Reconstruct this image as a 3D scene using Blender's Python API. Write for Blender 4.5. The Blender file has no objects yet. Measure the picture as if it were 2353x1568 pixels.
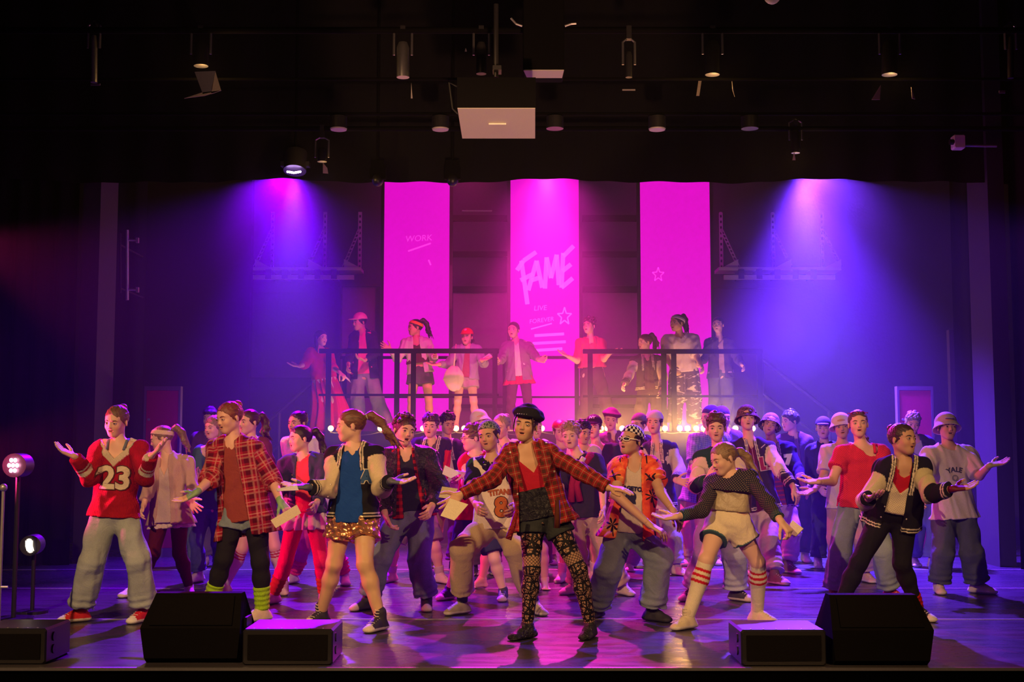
import bpy, math, random
import numpy as np
from mathutils import Vector
PI = math.pi
random.seed(7)
W_IMG, H_IMG = 2353.0, 1568.0
F_PX = 2900.0
CAM_Z = 1.2
HORIZON = 1036.0
TH = math.atan((HORIZON - 784.0) / F_PX)
scn = bpy.context.scene
COL = scn.collection

# ------------------------------------------------------------------ camera
cam_data = bpy.data.cameras.new('camera')
cam = bpy.data.objects.new('camera', cam_data)
COL.objects.link(cam)
cam.location = (0, 0, CAM_Z)
cam.rotation_euler = (PI / 2 + TH, 0, 0)
cam_data.sensor_width = 36
cam_data.lens = 36 * F_PX / W_IMG
cam_data.clip_end = 100
scn.camera = cam

def at(px, py, Y):
    """world point at depth Y seen at photo pixel (px, py)"""
    xc = (px - W_IMG / 2) / F_PX
    yc = (H_IMG / 2 - py) / F_PX
    dy = math.cos(TH) - yc * math.sin(TH)
    dz = math.sin(TH) + yc * math.cos(TH)
    s = Y / dy
    return np.array([xc * s, Y, CAM_Z + dz * s])

def floor_y(py, z=0.0):
    yc = (H_IMG / 2 - py) / F_PX
    return (z - CAM_Z) * (math.cos(TH) - yc * math.sin(TH)) / (math.sin(TH) + yc * math.cos(TH))

# ------------------------------------------------------------------ world, view
w = bpy.data.worlds.new('hall')
scn.world = w
w.use_nodes = True
w.node_tree.nodes['Background'].inputs[0].default_value = (0.35, 0.12, 0.30, 1)
w.node_tree.nodes['Background'].inputs[1].default_value = 0.03
scn.view_settings.view_transform = 'Standard'
scn.view_settings.look = 'None'
scn.view_settings.exposure = 0.0
scn.view_settings.gamma = 1.0
scn.view_settings.use_curve_mapping = False
cy = scn.cycles
cy.max_bounces = 4
cy.diffuse_bounces = 2
cy.glossy_bounces = 2
cy.transmission_bounces = 3
cy.volume_bounces = 0
cy.transparent_max_bounces = 6
cy.caustics_reflective = False
cy.caustics_refractive = False
cy.sample_clamp_indirect = 3.0
cy.adaptive_threshold = 0.03

# ------------------------------------------------------------------ stage lights
def spot(name, loc, aim, col, power, angle, blend=0.35, rad=0.06):
    d = bpy.data.lights.new(name, 'SPOT')
    d.color = col
    d.energy = power
    d.spot_size = math.radians(angle)
    d.spot_blend = blend
    d.shadow_soft_size = rad
    o = bpy.data.objects.new(name, d)
    COL.objects.link(o)
    o.location = loc
    v = Vector(aim) - Vector(loc)
    o.rotation_euler = v.to_track_quat('-Z', 'Y').to_euler()
    return o

HAZE = 0.019
LED_L = at(676, 400, 14.0)
LED_C = at(1257, 396, 14.6)
LED_R = at(1845, 398, 14.2)
# LED washes hung behind the border, pointing down and forward
spot('led_wash_light', LED_L, (LED_L[0] + 0.1, 13.4, 0), (0.13, 0.0, 1.0), 6500, 68, 1.0, 0.07)
spot('led_wash_light', LED_C, (LED_C[0], 13.6, 0), (1.0, 0.02, 0.5), 7000, 66, 1.0, 0.07)
spot('led_wash_light', LED_R, (LED_R[0] + 0.1, 13.6, 0), (0.12, 0.02, 1.0), 17000, 80, 1.0, 0.1)
spot('led_wash_light', LED_R, (LED_R[0] + 0.1, 13.8, 0), (0.42, 0.40, 1.0), 2600, 40, 1.0, 0.1)
spot('led_wash_light', LED_L, (LED_L[0] + 0.1, 13.6, 0), (0.42, 0.26, 1.0), 1500, 36, 1.0, 0.07)
# the same bar throws forward onto the floor and the backs of the singers
spot('backlight', LED_L + np.array([-.1, -.1, 0]), (LED_L[0] + 0.3, 8.4, 0), (0.22, 0.0, 1.0), 6000, 66, 0.6, 0.05)
spot('backlight', LED_C + np.array([0, -.1, 0]), (LED_C[0], 8.2, 0), (1.0, 0.02, 0.60), 2600, 50, 0.6, 0.05)
spot('backlight', LED_R + np.array([.1, -.1, 0]), (LED_R[0] - 0.2, 8.4, 0), (0.17, 0.03, 1.0), 5600, 68, 0.6, 0.05)
# warm front of house profiles
spot('warm_front_light', (-3.8, 1.0, 5.2), (-0.6, 9.2, 0.6), (1.0, 0.56, 0.24), 2000, 44, 0.5, 0.05)
spot('warm_front_light', (3.4, 0.8, 5.2), (0.6, 9.0, 0.6), (1.0, 0.54, 0.22), 1250, 40, 0.5, 0.05)
# added low warm fill standing in for bounce on the overhead undersides
spot('bounce_fill', (0.4, 2.0, 0.2), (0.1, 8.8, 3.6), (1.0, 0.50, 0.25), 1500, 20, 0.4, 0.1)
spot('bounce_fill', (0.0, 2.0, 0.5), (0.0, 9.5, 4.8), (1.0, 0.55, 0.32), 300, 40, 0.4, 0.1)
# magenta and purple side light
spot('side_light', at(30, 1070, 9.0) + np.array([-0.5, 0, 0.1]), (2.0, 10.4, 0.8), (1.0, 0.03, 0.22), 620, 60, 0.6, 0.08)
spot('side_light', (-5.2, 11.6, 3.2), (1.5, 9.8, 0.7), (1.0, 0.03, 0.30), 1100, 50, 0.6, 0.08)
spot('side_light', (5.4, 12.0, 3.4), (-0.5, 10.4, 0.7), (0.40, 0.06, 1.0), 300, 50, 0.6, 0.08)
# wash on the balcony
spot('balcony_light', (-0.5, 13.9, 4.7), (-0.4, 17.4, 2.2), (1.0, 0.02, 0.34), 1100, 74, 0.8, 0.1)
# ================================================================== helpers
def link(o, parent=None):
    COL.objects.link(o)
    if parent is not None:
        o.parent = parent
    return o

def thing(name, label, cat, loc=(0, 0, 0), group=None, kind=None):
    o = bpy.data.objects.new(name, None)
    o.empty_display_size = 0.1
    o.location = loc
    link(o)
    return tag(o, label, cat, group, kind)

def tag(o, label=None, cat=None, group=None, kind=None):
    if label: o['label'] = label
    if cat: o['category'] = cat
    if group: o['group'] = group
    if kind: o['kind'] = kind
    return o

def mesh_obj(name, V, Fc, mat, parent=None, origin=None, smooth=True, col=None, pat=None):
    """V world coordinates (n,3); faces list or (m,k) array"""
    V = np.asarray(V, dtype=np.float64)
    if origin is None:
        origin = np.array(parent.location) if parent is not None and parent.parent is None else np.zeros(3)
        p = parent
        if p is not None and p.parent is not None:
            origin = np.array(p.parent.location) + np.array(p.location)
    Vl = V - origin
    me = bpy.data.meshes.new(name)
    if isinstance(Fc, np.ndarray):
        n, k = Fc.shape
        me.vertices.add(len(Vl)); me.vertices.foreach_set('co', Vl.ravel().astype(np.float32))
        me.loops.add(n * k); me.loops.foreach_set('vertex_index', Fc.ravel().astype(np.int32))
        me.polygons.add(n)
        me.polygons.foreach_set('loop_start', np.arange(0, n * k, k, dtype=np.int32))
        me.update(calc_edges=True)
    else:
        me.from_pydata([tuple(v) for v in Vl], [], Fc)
        me.update()
    me.validate()
    if smooth:
        me.polygons.foreach_set('use_smooth', np.ones(len(me.polygons), dtype=bool))
    if col is not None:
        a = me.color_attributes.new('col', 'FLOAT_COLOR', 'POINT')
        c = np.ones((len(V), 4), dtype=np.float32); c[:, :3] = col
        a.data.foreach_set('color', c.ravel())
    if pat is not None:
        a = me.attributes.new('pat', 'FLOAT_VECTOR', 'POINT')
        a.data.foreach_set('vector', np.asarray(pat, dtype=np.float32).ravel())
    me.materials.append(mat)
    o = bpy.data.objects.new(name, me)
    link(o, parent)
    if parent is None:
        o.location = origin
    return o

class MB:
    """collects simple solids into one mesh (world coordinates)"""
    def __init__(s): s.v = []; s.f = []; s.n = 0
    def add(s, V, Fc):
        V = np.asarray(V, float)
        s.v.append(V); s.f += [tuple(int(i) + s.n for i in f) for f in Fc]; s.n += len(V)
        return s
    def box(s, lo, hi, bev=0.0):
        x0, y0, z0 = lo; x1, y1, z1 = hi
        if bev <= 0:
            V = [(x, y, z) for x in (x0, x1) for y in (y0, y1) for z in (z0, z1)]
            Fc = [(0, 1, 3, 2), (4, 6, 7, 5), (0, 4, 5, 1), (2, 3, 7, 6), (0, 2, 6, 4), (1, 5, 7, 3)]
            return s.add(V, Fc)
        # chamfered box: profile in xz with bevelled corners, also inset along y
        b = bev
        def ring(i, y):
            return [(x0 + b + i, y, z0 + i), (x1 - b - i, y, z0 + i), (x1 - i, y, z0 + b + i), (x1 - i, y, z1 - b - i),
                    (x1 - b - i, y, z1 - i), (x0 + b + i, y, z1 - i), (x0 + i, y, z1 - b - i), (x0 + i, y, z0 + b + i)]
        V = ring(b * .6, y0) + ring(0, y0 + b) + ring(0, y1 - b) + ring(b * .6, y1)
        Fc = []
        for k in range(3):
            for j in range(8):
                a = k * 8 + j; c = k * 8 + (j + 1) % 8
                Fc.append((a, c, c + 8, a + 8))
        Fc.append(tuple(range(7, -1, -1))); Fc.append(tuple(range(24, 32)))
        return s.add(V, Fc)
    def tube(s, pts, r, n=10, cap=True):
        pts = [np.asarray(p, float) for p in pts]
        rs = r if isinstance(r, (list, tuple, np.ndarray)) else [r] * len(pts)
        V = []; Fc = []
        ref = None
        for i, p in enumerate(pts):
            t = pts[min(i + 1, len(pts) - 1)] - pts[max(i - 1, 0)]
            t = t / (np.linalg.norm(t) + 1e-12)
            if ref is None:
                ref = np.array([0, 0, 1.]) if abs(t[2]) < .9 else np.array([1., 0, 0])
            u = np.cross(t, ref); u /= np.linalg.norm(u) + 1e-12
            v = np.cross(u, t); ref = v
            # v x t = u keeps frame
            for k in range(n):
                a = 2 * PI * k / n
                V.append(p + rs[i] * (math.cos(a) * u + math.sin(a) * v))
        for i in range(len(pts) - 1):
            for k in range(n):
                a = i * n + k; b = i * n + (k + 1) % n
                Fc.append((a, b, b + n, a + n))
        if cap:
            Fc.append(tuple(range(n - 1, -1, -1))); Fc.append(tuple(range((len(pts) - 1) * n, len(pts) * n)))
        return s.add(V, Fc)
    def cyl(s, a, b, r, n=16, r2=None):
        return s.tube([a, b], [r, r if r2 is None else r2], n)
    def prism(s, poly, axis, a0, a1):
        """poly: list of 2D points; axis 'x','y','z' extrusion from a0 to a1"""
        def mk(p, a):
            return {'x': (a, p[0], p[1]), 'y': (p[0], a, p[1]), 'z': (p[0], p[1], a)}[axis]
        n = len(poly)
        V = [mk(p, a0) for p in poly] + [mk(p, a1) for p in poly]
        Fc = [(i, (i + 1) % n, (i + 1) % n + n, i + n) for i in range(n)] + [tuple(range(n - 1, -1, -1)), tuple(range(n, 2 * n))]
        return s.add(V, Fc)
    def sphere(s, c, r, n=12, m=8, sc=(1, 1, 1)):
        V = []; Fc = []
        c = np.asarray(c, float)
        for i in range(m + 1):
            ph = PI * i / m
            for k in range(n):
                a = 2 * PI * k / n
                V.append(c + r * np.array([sc[0] * math.sin(ph) * math.cos(a), sc[1] * math.sin(ph) * math.sin(a), sc[2] * math.cos(ph)]))
        for i in range(m):
            for k in range(n):
                a = i * n + k; b = i * n + (k + 1) % n
                Fc.append((a, a + n, b + n, b))
        return s.add(V, Fc)
    def build(s, name, mat, parent=None, origin=None, smooth=False, auto=True):
        V = np.vstack(s.v)
        if parent is None and origin is None:
            origin = np.array([V[:, 0].mean(), V[:, 1].mean(), V[:, 2].min()])
        o = mesh_obj(name, V, s.f, mat, parent, origin, smooth)
        if smooth and auto:
            me = o.data
            import bmesh
            bm = bmesh.new(); bm.from_mesh(me)
            for e in bm.edges:
                if len(e.link_faces) == 2 and e.calc_face_angle(0) > 0.6:
                    e.smooth = False
            bm.to_mesh(me); bm.free()
        return o

# ------------------------------------------------------------------ materials
def nm(name):
    m = bpy.data.materials.new(name)
    m.use_nodes = True
    nt = m.node_tree
    return m, nt, nt.nodes['Principled BSDF']

def N(nt, typ, **kw):
    n = nt.nodes.new(typ)
    for k, v in kw.items():
        if k.startswith('i_'):
            n.inputs[k[2:]].default_value = v
        elif k.startswith('n_'):
            n.inputs[int(k[2:])].default_value = v
        else:
            setattr(n, k, v)
    return n

def math_node(nt, op, a, b=None, c=None):
    n = nt.nodes.new('ShaderNodeMath'); n.operation = op
    for i, x in enumerate((a, b, c)):
        if x is None: continue
        if isinstance(x, (int, float)): n.inputs[i].default_value = x
        else: nt.links.new(x, n.inputs[i])
    return n.outputs[0]

def mixc(nt, f, a, b):
    n = nt.nodes.new('ShaderNodeMix'); n.data_type = 'RGBA'
    for s, x in ((n.inputs[0], f), (n.inputs[6], a), (n.inputs[7], b)):
        if isinstance(x, (int, float)): s.default_value = x
        elif isinstance(x, (tuple, list)): s.default_value = tuple(x) + ((1,) if len(x) == 3 else ())
        else: nt.links.new(x, s)
    return n.outputs[2]

def flat(name, col, rough=0.6, metal=0.0, bump=0.0, scale=60, spec=0.5, emit=None, es=0.0):
    m, nt, b = nm(name)
    b.inputs['Base Color'].default_value = tuple(col) + (1,)
    b.inputs['Roughness'].default_value = rough
    b.inputs['Metallic'].default_value = metal
    b.inputs['Specular IOR Level'].default_value = spec
    if emit:
        b.inputs['Emission Color'].default_value = tuple(emit) + (1,)
        b.inputs['Emission Strength'].default_value = es
    tc = N(nt, 'ShaderNodeTexCoord')
    nz = N(nt, 'ShaderNodeTexNoise', i_Scale=scale, i_Detail=3.0)
    nt.links.new(tc.outputs['Object'], nz.inputs['Vector'])
    if bump > 0:
        bp = N(nt, 'ShaderNodeBump', i_Strength=bump, i_Distance=0.005)
        nt.links.new(nz.outputs[0], bp.inputs['Height'])
        nt.links.new(bp.outputs[0], b.inputs['Normal'])
    cr = mixc(nt, nz.outputs[0], tuple(c * .85 for c in col), tuple(min(1, c * 1.12) for c in col))
    nt.links.new(cr, b.inputs['Base Color'])
    return m

def cloth(name, rough=0.85, pattern=None, bump=0.35, spec=0.25, sheen=0.0, metal=0.0):
    """garment material: colour from the 'col' attribute, pattern in 'pat' coordinates (metres on the cloth)"""
    m, nt, b = nm(name)
    L = nt.links.new
    at_c = N(nt, 'ShaderNodeAttribute', attribute_name='col')
    at_p = N(nt, 'ShaderNodeAttribute', attribute_name='pat')
    sep = N(nt, 'ShaderNodeSeparateXYZ'); L(at_p.outputs['Vector'], sep.inputs[0])
    x, z = sep.outputs[0], sep.outputs[1]
    tc = N(nt, 'ShaderNodeTexCoord')
    colr = at_c.outputs['Color']
    b.inputs['Roughness'].default_value = rough
    b.inputs['Specular IOR Level'].default_value = spec
    b.inputs['Metallic'].default_value = metal
    if sheen: b.inputs['Sheen Weight'].default_value = sheen
    n1 = N(nt, 'ShaderNodeTexNoise', i_Scale=14.0, i_Detail=4.0, i_Distortion=0.8)
    L(tc.outputs['Object'], n1.inputs['Vector'])
    n2 = N(nt, 'ShaderNodeTexNoise', i_Scale=220.0, i_Detail=2.0)
    L(tc.outputs['Object'], n2.inputs['Vector'])
    h = math_node(nt, 'ADD', n1.outputs[0], math_node(nt, 'MULTIPLY', n2.outputs[0], 0.12))
    # woven mottling
    v = math_node(nt, 'ADD', math_node(nt, 'MULTIPLY', n2.outputs[0], 0.5), 0.75)
    hsv = N(nt, 'ShaderNodeHueSaturation')
    L(colr, hsv.inputs['Color']); L(v, hsv.inputs['Value'])
    colr = hsv.outputs[0]
    def line(c, period, width, off=0.0):
        f = math_node(nt, 'FRACT', math_node(nt, 'ADD', math_node(nt, 'DIVIDE', c, period), off))
        return math_node(nt, 'LESS_THAN', f, width)
    if pattern in ('plaid', 'tartan', 'check'):
        P = {'plaid': 0.085, 'tartan': 0.052, 'check': 0.022}[pattern]
        dark = {'plaid': (0.05, 0.0, 0.004), 'tartan': (0.035, 0.02, 0.005), 'check': (0.10, 0.12, 0.3)}[pattern]
        lite = {'plaid': (0.75, 0.38, 0.30), 'tartan': (0.55, 0.42, 0.22), 'check': (0.4, 0.45, 0.75)}[pattern]
        wd = math_node(nt, 'ADD', math_node(nt, 'MULTIPLY', line(x, P, .45), .42), math_node(nt, 'MULTIPLY', line(z, P, .45), .42))
        colr = mixc(nt, wd, colr, dark)
        lw = .09 if pattern != 'tartan' else .05
        ln = math_node(nt, 'MAXIMUM', line(x, P, lw, .3), line(z, P, lw, .3))
        colr = mixc(nt, math_node(nt, 'MULTIPLY', ln, .45), colr, lite)
        if pattern == 'plaid':
            l2 = math_node(nt, 'MAXIMUM', line(x, P, .16, .62), line(z, P, .16, .62))
            colr = mixc(nt, math_node(nt, 'MULTIPLY', l2, .3), colr, lite)
    if pattern == 'buffalo':
        wd = math_node(nt, 'ADD', math_node(nt, 'MULTIPLY', line(x, .05, .5), .47), math_node(nt, 'MULTIPLY', line(z, .05, .5), .47))
        colr = mixc(nt, wd, colr, (0.01, 0.005, 0.01))
    if pattern == 'hawaii':
        nz = N(nt, 'ShaderNodeTexNoise', i_Scale=7.0, i_Detail=5.0, i_Distortion=1.0)
        L(at_p.outputs['Vector'], nz.inputs['Vector'])
        rp = N(nt, 'ShaderNodeValToRGB')
        e = rp.color_ramp.elements
        e[0].position = .34; e[0].color = (.62, .02, .01, 1)
        e[1].position = .66; e[1].color = (1.0, .62, .12, 1)
        k = e.new(.5); k.color = (.95, .14, .03, 1)
        L(nz.outputs[0], rp.inputs[0]); colr = rp.outputs[0]
        # palm fronds: radial leaves round scattered centres
        sc = N(nt, 'ShaderNodeVectorMath', operation='SCALE'); L(at_p.outputs['Vector'], sc.inputs[0]); sc.inputs['Scale'].default_value = 7.5
        vo = N(nt, 'ShaderNodeTexVoronoi', i_Scale=1.0, i_Randomness=.55); L(sc.outputs[0], vo.inputs['Vector'])
        df = N(nt, 'ShaderNodeVectorMath', operation='SUBTRACT'); L(sc.outputs[0], df.inputs[0]); L(vo.outputs['Position'], df.inputs[1])
        s2 = N(nt, 'ShaderNodeSeparateXYZ'); L(df.outputs[0], s2.inputs[0])
        ang = math_node(nt, 'ARCTAN2', s2.outputs[0], s2.outputs[1])
        leaf = math_node(nt, 'ABSOLUTE', math_node(nt, 'SINE', math_node(nt, 'MULTIPLY', ang, 3.5)))
        rr = math_node(nt, 'MULTIPLY', vo.outputs['Distance'], 2.1)
        palm = math_node(nt, 'GREATER_THAN', leaf, math_node(nt, 'ADD', rr, 0.12))
        trunk = math_node(nt, 'MULTIPLY', math_node(nt, 'LESS_THAN', math_node(nt, 'ABSOLUTE', math_node(nt, 'ADD', s2.outputs[0], math_node(nt, 'MULTIPLY', s2.outputs[1], .25))), .035),
                          math_node(nt, 'MULTIPLY', math_node(nt, 'LESS_THAN', s2.outputs[1], 0.0), math_node(nt, 'GREATER_THAN', s2.outputs[1], -.6)))
        colr = mixc(nt, math_node(nt, 'MAXIMUM', palm, trunk), colr, (.03, .012, .004))
    if pattern == 'lace':
        # fishnet diamonds with bands of lace over skin
        a = math_node(nt, 'ADD', x, z); d = math_node(nt, 'SUBTRACT', x, z)
        net = math_node(nt, 'MAXIMUM', line(a, .012, .16), line(d, .012, .16))
        big = math_node(nt, 'MAXIMUM', line(a, .022, .2), line(d, .022, .2))
        vo = N(nt, 'ShaderNodeTexVoronoi', feature='DISTANCE_TO_EDGE', i_Scale=52.0); L(at_p.outputs['Vector'], vo.inputs['Vector'])
        vd = N(nt, 'ShaderNodeTexVoronoi', feature='DISTANCE_TO_EDGE', i_Scale=24.0); L(at_p.outputs['Vector'], vd.inputs['Vector'])
        lace = math_node(nt, 'MAXIMUM', math_node(nt, 'LESS_THAN', vo.outputs['Distance'], .085), math_node(nt, 'LESS_THAN', vd.outputs['Distance'], .10))
        band = line(z, .31, .80, .1)
        bands = math_node(nt, 'MAXIMUM', line(z, .31, .035, .1), line(z, .31, .035, .48))
        k = mixc(nt, band, big, lace)
        t = math_node(nt, 'MAXIMUM', math_node(nt, 'MAXIMUM', k, bands), math_node(nt, 'MULTIPLY', net, .5))
        colr = mixc(nt, math_node(nt, 'MAXIMUM', t, .32), colr, (.006, .005, .006))
    if pattern == 'fishnet':
        a = math_node(nt, 'ADD', x, z); d = math_node(nt, 'SUBTRACT', x, z)
        hole = math_node(nt, 'MINIMUM', line(a, .019, .40), line(d, .019, .40))
        colr = mixc(nt, hole, colr, (.30, .19, .12))
    if pattern == 'openknit':
        a = math_node(nt, 'ADD', x, z); d = math_node(nt, 'SUBTRACT', x, z)
        hole = math_node(nt, 'MINIMUM', line(a, .016, .4), line(d, .016, .4))
        hsv2 = N(nt, 'ShaderNodeHueSaturation', i_Value=.45); L(colr, hsv2.inputs['Color'])
        colr = mixc(nt, hole, colr, hsv2.outputs[0])
    if pattern == 'bandana':
        vo = N(nt, 'ShaderNodeTexVoronoi', feature='DISTANCE_TO_EDGE', i_Scale=45.0); L(at_p.outputs['Vector'], vo.inputs['Vector'])
        colr = mixc(nt, math_node(nt, 'MULTIPLY', math_node(nt, 'LESS_THAN', vo.outputs['Distance'], .1), .55), colr, (.5, .5, .42))
    if pattern == 'checker':
        ck = N(nt, 'ShaderNodeTexChecker', i_Scale=46.0)
        ck.inputs[1].default_value = (.85, .82, .78, 1); ck.inputs[2].default_value = (.01, .01, .012, 1)
        L(at_p.outputs['Vector'], ck.inputs[0]); colr = ck.outputs[0]
    if pattern == 'camo':
        vo = N(nt, 'ShaderNodeTexNoise', i_Scale=38.0, i_Detail=3.0, i_Distortion=1.5); L(tc.outputs['Object'], vo.inputs['Vector'])
        colr = mixc(nt, math_node(nt, 'GREATER_THAN', vo.outputs[0], .52), colr, (.05, .03, .04))
    if pattern == 'print':
        vo = N(nt, 'ShaderNodeTexNoise', i_Scale=9.0, i_Detail=2.0, i_Distortion=2.5); L(at_p.outputs['Vector'], vo.inputs['Vector'])
        colr = mixc(nt, math_node(nt, 'GREATER_THAN', vo.outputs[0], .56), colr, (.62, .5, .5))
    if pattern == 'stripes':
        colr = mixc(nt, line(z, .045, .35), colr, (.45, .05, .07))
    if pattern == 'denim':
        n3 = N(nt, 'ShaderNodeTexNoise', i_Scale=5.0, i_Detail=3.0); L(tc.outputs['Object'], n3.inputs['Vector'])
        hs = N(nt, 'ShaderNodeHueSaturation'); L(colr, hs.inputs['Color'])
        L(math_node(nt, 'ADD', math_node(nt, 'MULTIPLY', n3.outputs[0], 1.0), .5), hs.inputs['Value']); colr = hs.outputs[0]
    if pattern == 'knit':
        wv = N(nt, 'ShaderNodeTexWave', i_Scale=38.0); L(at_p.outputs['Vector'], wv.inputs['Vector'])
        h = math_node(nt, 'ADD', h, math_node(nt, 'MULTIPLY', wv.outputs[1], .3))
    if pattern == 'rib':
        w2 = math_node(nt, 'SINE', math_node(nt, 'MULTIPLY', x, 900.0))
        h = math_node(nt, 'ADD', h, math_node(nt, 'MULTIPLY', w2, .08))
    if pattern == 'foil':
        vo = N(nt, 'ShaderNodeTexVoronoi', i_Scale=26.0); L(tc.outputs['Object'], vo.inputs['Vector'])
        h = math_node(nt, 'MULTIPLY', vo.outputs[0], 1.6)
    if pattern == 'leather':
        wr = N(nt, 'ShaderNodeTexNoise', i_Scale=30.0, i_Detail=6.0, i_Distortion=2.0); L(tc.outputs['Object'], wr.inputs['Vector'])
        h = math_node(nt, 'MULTIPLY', wr.outputs[0], 1.5)
    if pattern == 'hair':
        mp = N(nt, 'ShaderNodeMapping'); mp.inputs['Scale'].default_value = (260, 18, 18); L(at_p.outputs['Vector'], mp.inputs[0])
        hn = N(nt, 'ShaderNodeTexNoise', i_Scale=1.0, i_Detail=3.0); L(mp.outputs[0], hn.inputs['Vector'])
        hs = N(nt, 'ShaderNodeHueSaturation'); L(at_c.outputs['Color'], hs.inputs['Color'])
        L(math_node(nt, 'ADD', math_node(nt, 'MULTIPLY', hn.outputs[0], 1.5), -.12), hs.inputs['Value']); colr = hs.outputs[0]
        h = math_node(nt, 'MULTIPLY', hn.outputs[0], 1.6)
    if pattern == 'skin':
        colr = at_c.outputs['Color']
        h = n2.outputs[0]
        b.inputs['Subsurface Weight'].default_value = 0.0
    L(colr, b.inputs['Base Color'])
    bp = N(nt, 'ShaderNodeBump', i_Strength=bump, i_Distance=0.02 if pattern not in ('skin', 'hair') else 0.004)
    L(h, bp.inputs['Height']); L(bp.outputs[0], b.inputs['Normal'])
    return m

M = {}
M['skin'] = cloth('skin', .5, 'skin', .06, .4)
M['hair'] = cloth('hair', .42, 'hair', .6, .6)
M['cotton'] = cloth('cotton', .88)
M['wool'] = cloth('wool', .92, None, .3)
M['knit'] = cloth('knitted wool', .95, 'knit', .55)
M['rib'] = cloth('ribbed knit', .95, 'rib', .8)
M['plaid'] = cloth('plaid flannel', .9, 'plaid')
M['tartan'] = cloth('tartan', .8, 'tartan')
M['check'] = cloth('checked cotton', .9, 'check')
M['buffalo'] = cloth('buffalo check flannel', .9, 'buffalo')
M['hawaii'] = cloth('palm print cotton', .8, 'hawaii')
M['lace'] = cloth('lace tights', .7, 'lace', .1)
M['fishnet'] = cloth('fishnet knit', .85, 'fishnet', .5)
M['openknit'] = cloth('open knit', .9, 'openknit', .5)
M['bandana'] = cloth('paisley cotton', .85, 'bandana')
M['checker'] = cloth('checkered cotton', .8, 'checker')
M['camo'] = cloth('camouflage cotton', .9, 'camo')
M['print'] = cloth('printed cotton', .9, 'print')
M['stripes'] = cloth('striped cotton', .9, 'stripes')
M['denim'] = cloth('denim', .9, 'denim', .45)
M['foil'] = cloth('metallic foil cloth', .28, 'foil', 1.0, .8, 0, .75)
M['leather'] = cloth('leather', .38, 'leather', .9, .6)
M['satin'] = cloth('satin', .38, None, .5, .6)
M['canvas'] = cloth('shoe canvas', .7, None, .15, .4)
M['gloss'] = cloth('glossy plastic', .18, None, .0, .8)

# ------------------------------------------------------------------ SDF surfaces
def cap(a, b, ra, rb=None, k=.02, n=None, s=1.0, lab=0, pl=()):
    """tapered capsule; n: axis along which it is flattened by factor s; pl: (point, outward normal) planes that end it"""
    return ('c', np.asarray(a, float), np.asarray(b, float), ra, ra if rb is None else rb, k, None if n is None else np.asarray(n, float), s, lab, pl)

def ell(c, R, rad, k=.02, lab=0, pl=()):
    """ellipsoid: R rows are local axes, rad radii"""
    return ('e', np.asarray(c, float), np.asarray(R, float), np.asarray(rad, float), 0, k, None, 1, lab, pl)

def pdist(p, P):
    d = pdist0(p, P)
    for pt, nr in p[9]:
        d = np.maximum(d, (P - pt) @ nr)
    return d

def pdist0(p, P):
    if p[0] == 'c':
        a, b = p[1], p[2]
        ba = b - a
        l2 = ba @ ba + 1e-12
        q = P - a
        t = np.clip((q @ ba) / l2, 0, 1)
        q = q - t[:, None] * ba
        if p[6] is not None:
            nn = q @ p[6]
            q = q + (nn * (1 / p[7] - 1))[:, None] * p[6]
            return (np.sqrt((q * q).sum(1)) - (p[3] + (p[4] - p[3]) * t)) * (0.5 + 0.5 * p[7])
        return np.sqrt((q * q).sum(1)) - (p[3] + (p[4] - p[3]) * t)
    q = (P - p[1]) @ p[2].T
    r = p[3]
    k0 = np.sqrt(((q / r) ** 2).sum(1))
    k1 = np.sqrt(((q / (r * r)) ** 2).sum(1)) + 1e-9
    return k0 * (k0 - 1.0) / k1

def smin(a, b, k):
    h = np.maximum(k - np.abs(a - b), 0) / k
    return np.minimum(a, b) - h * h * k * .25

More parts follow.
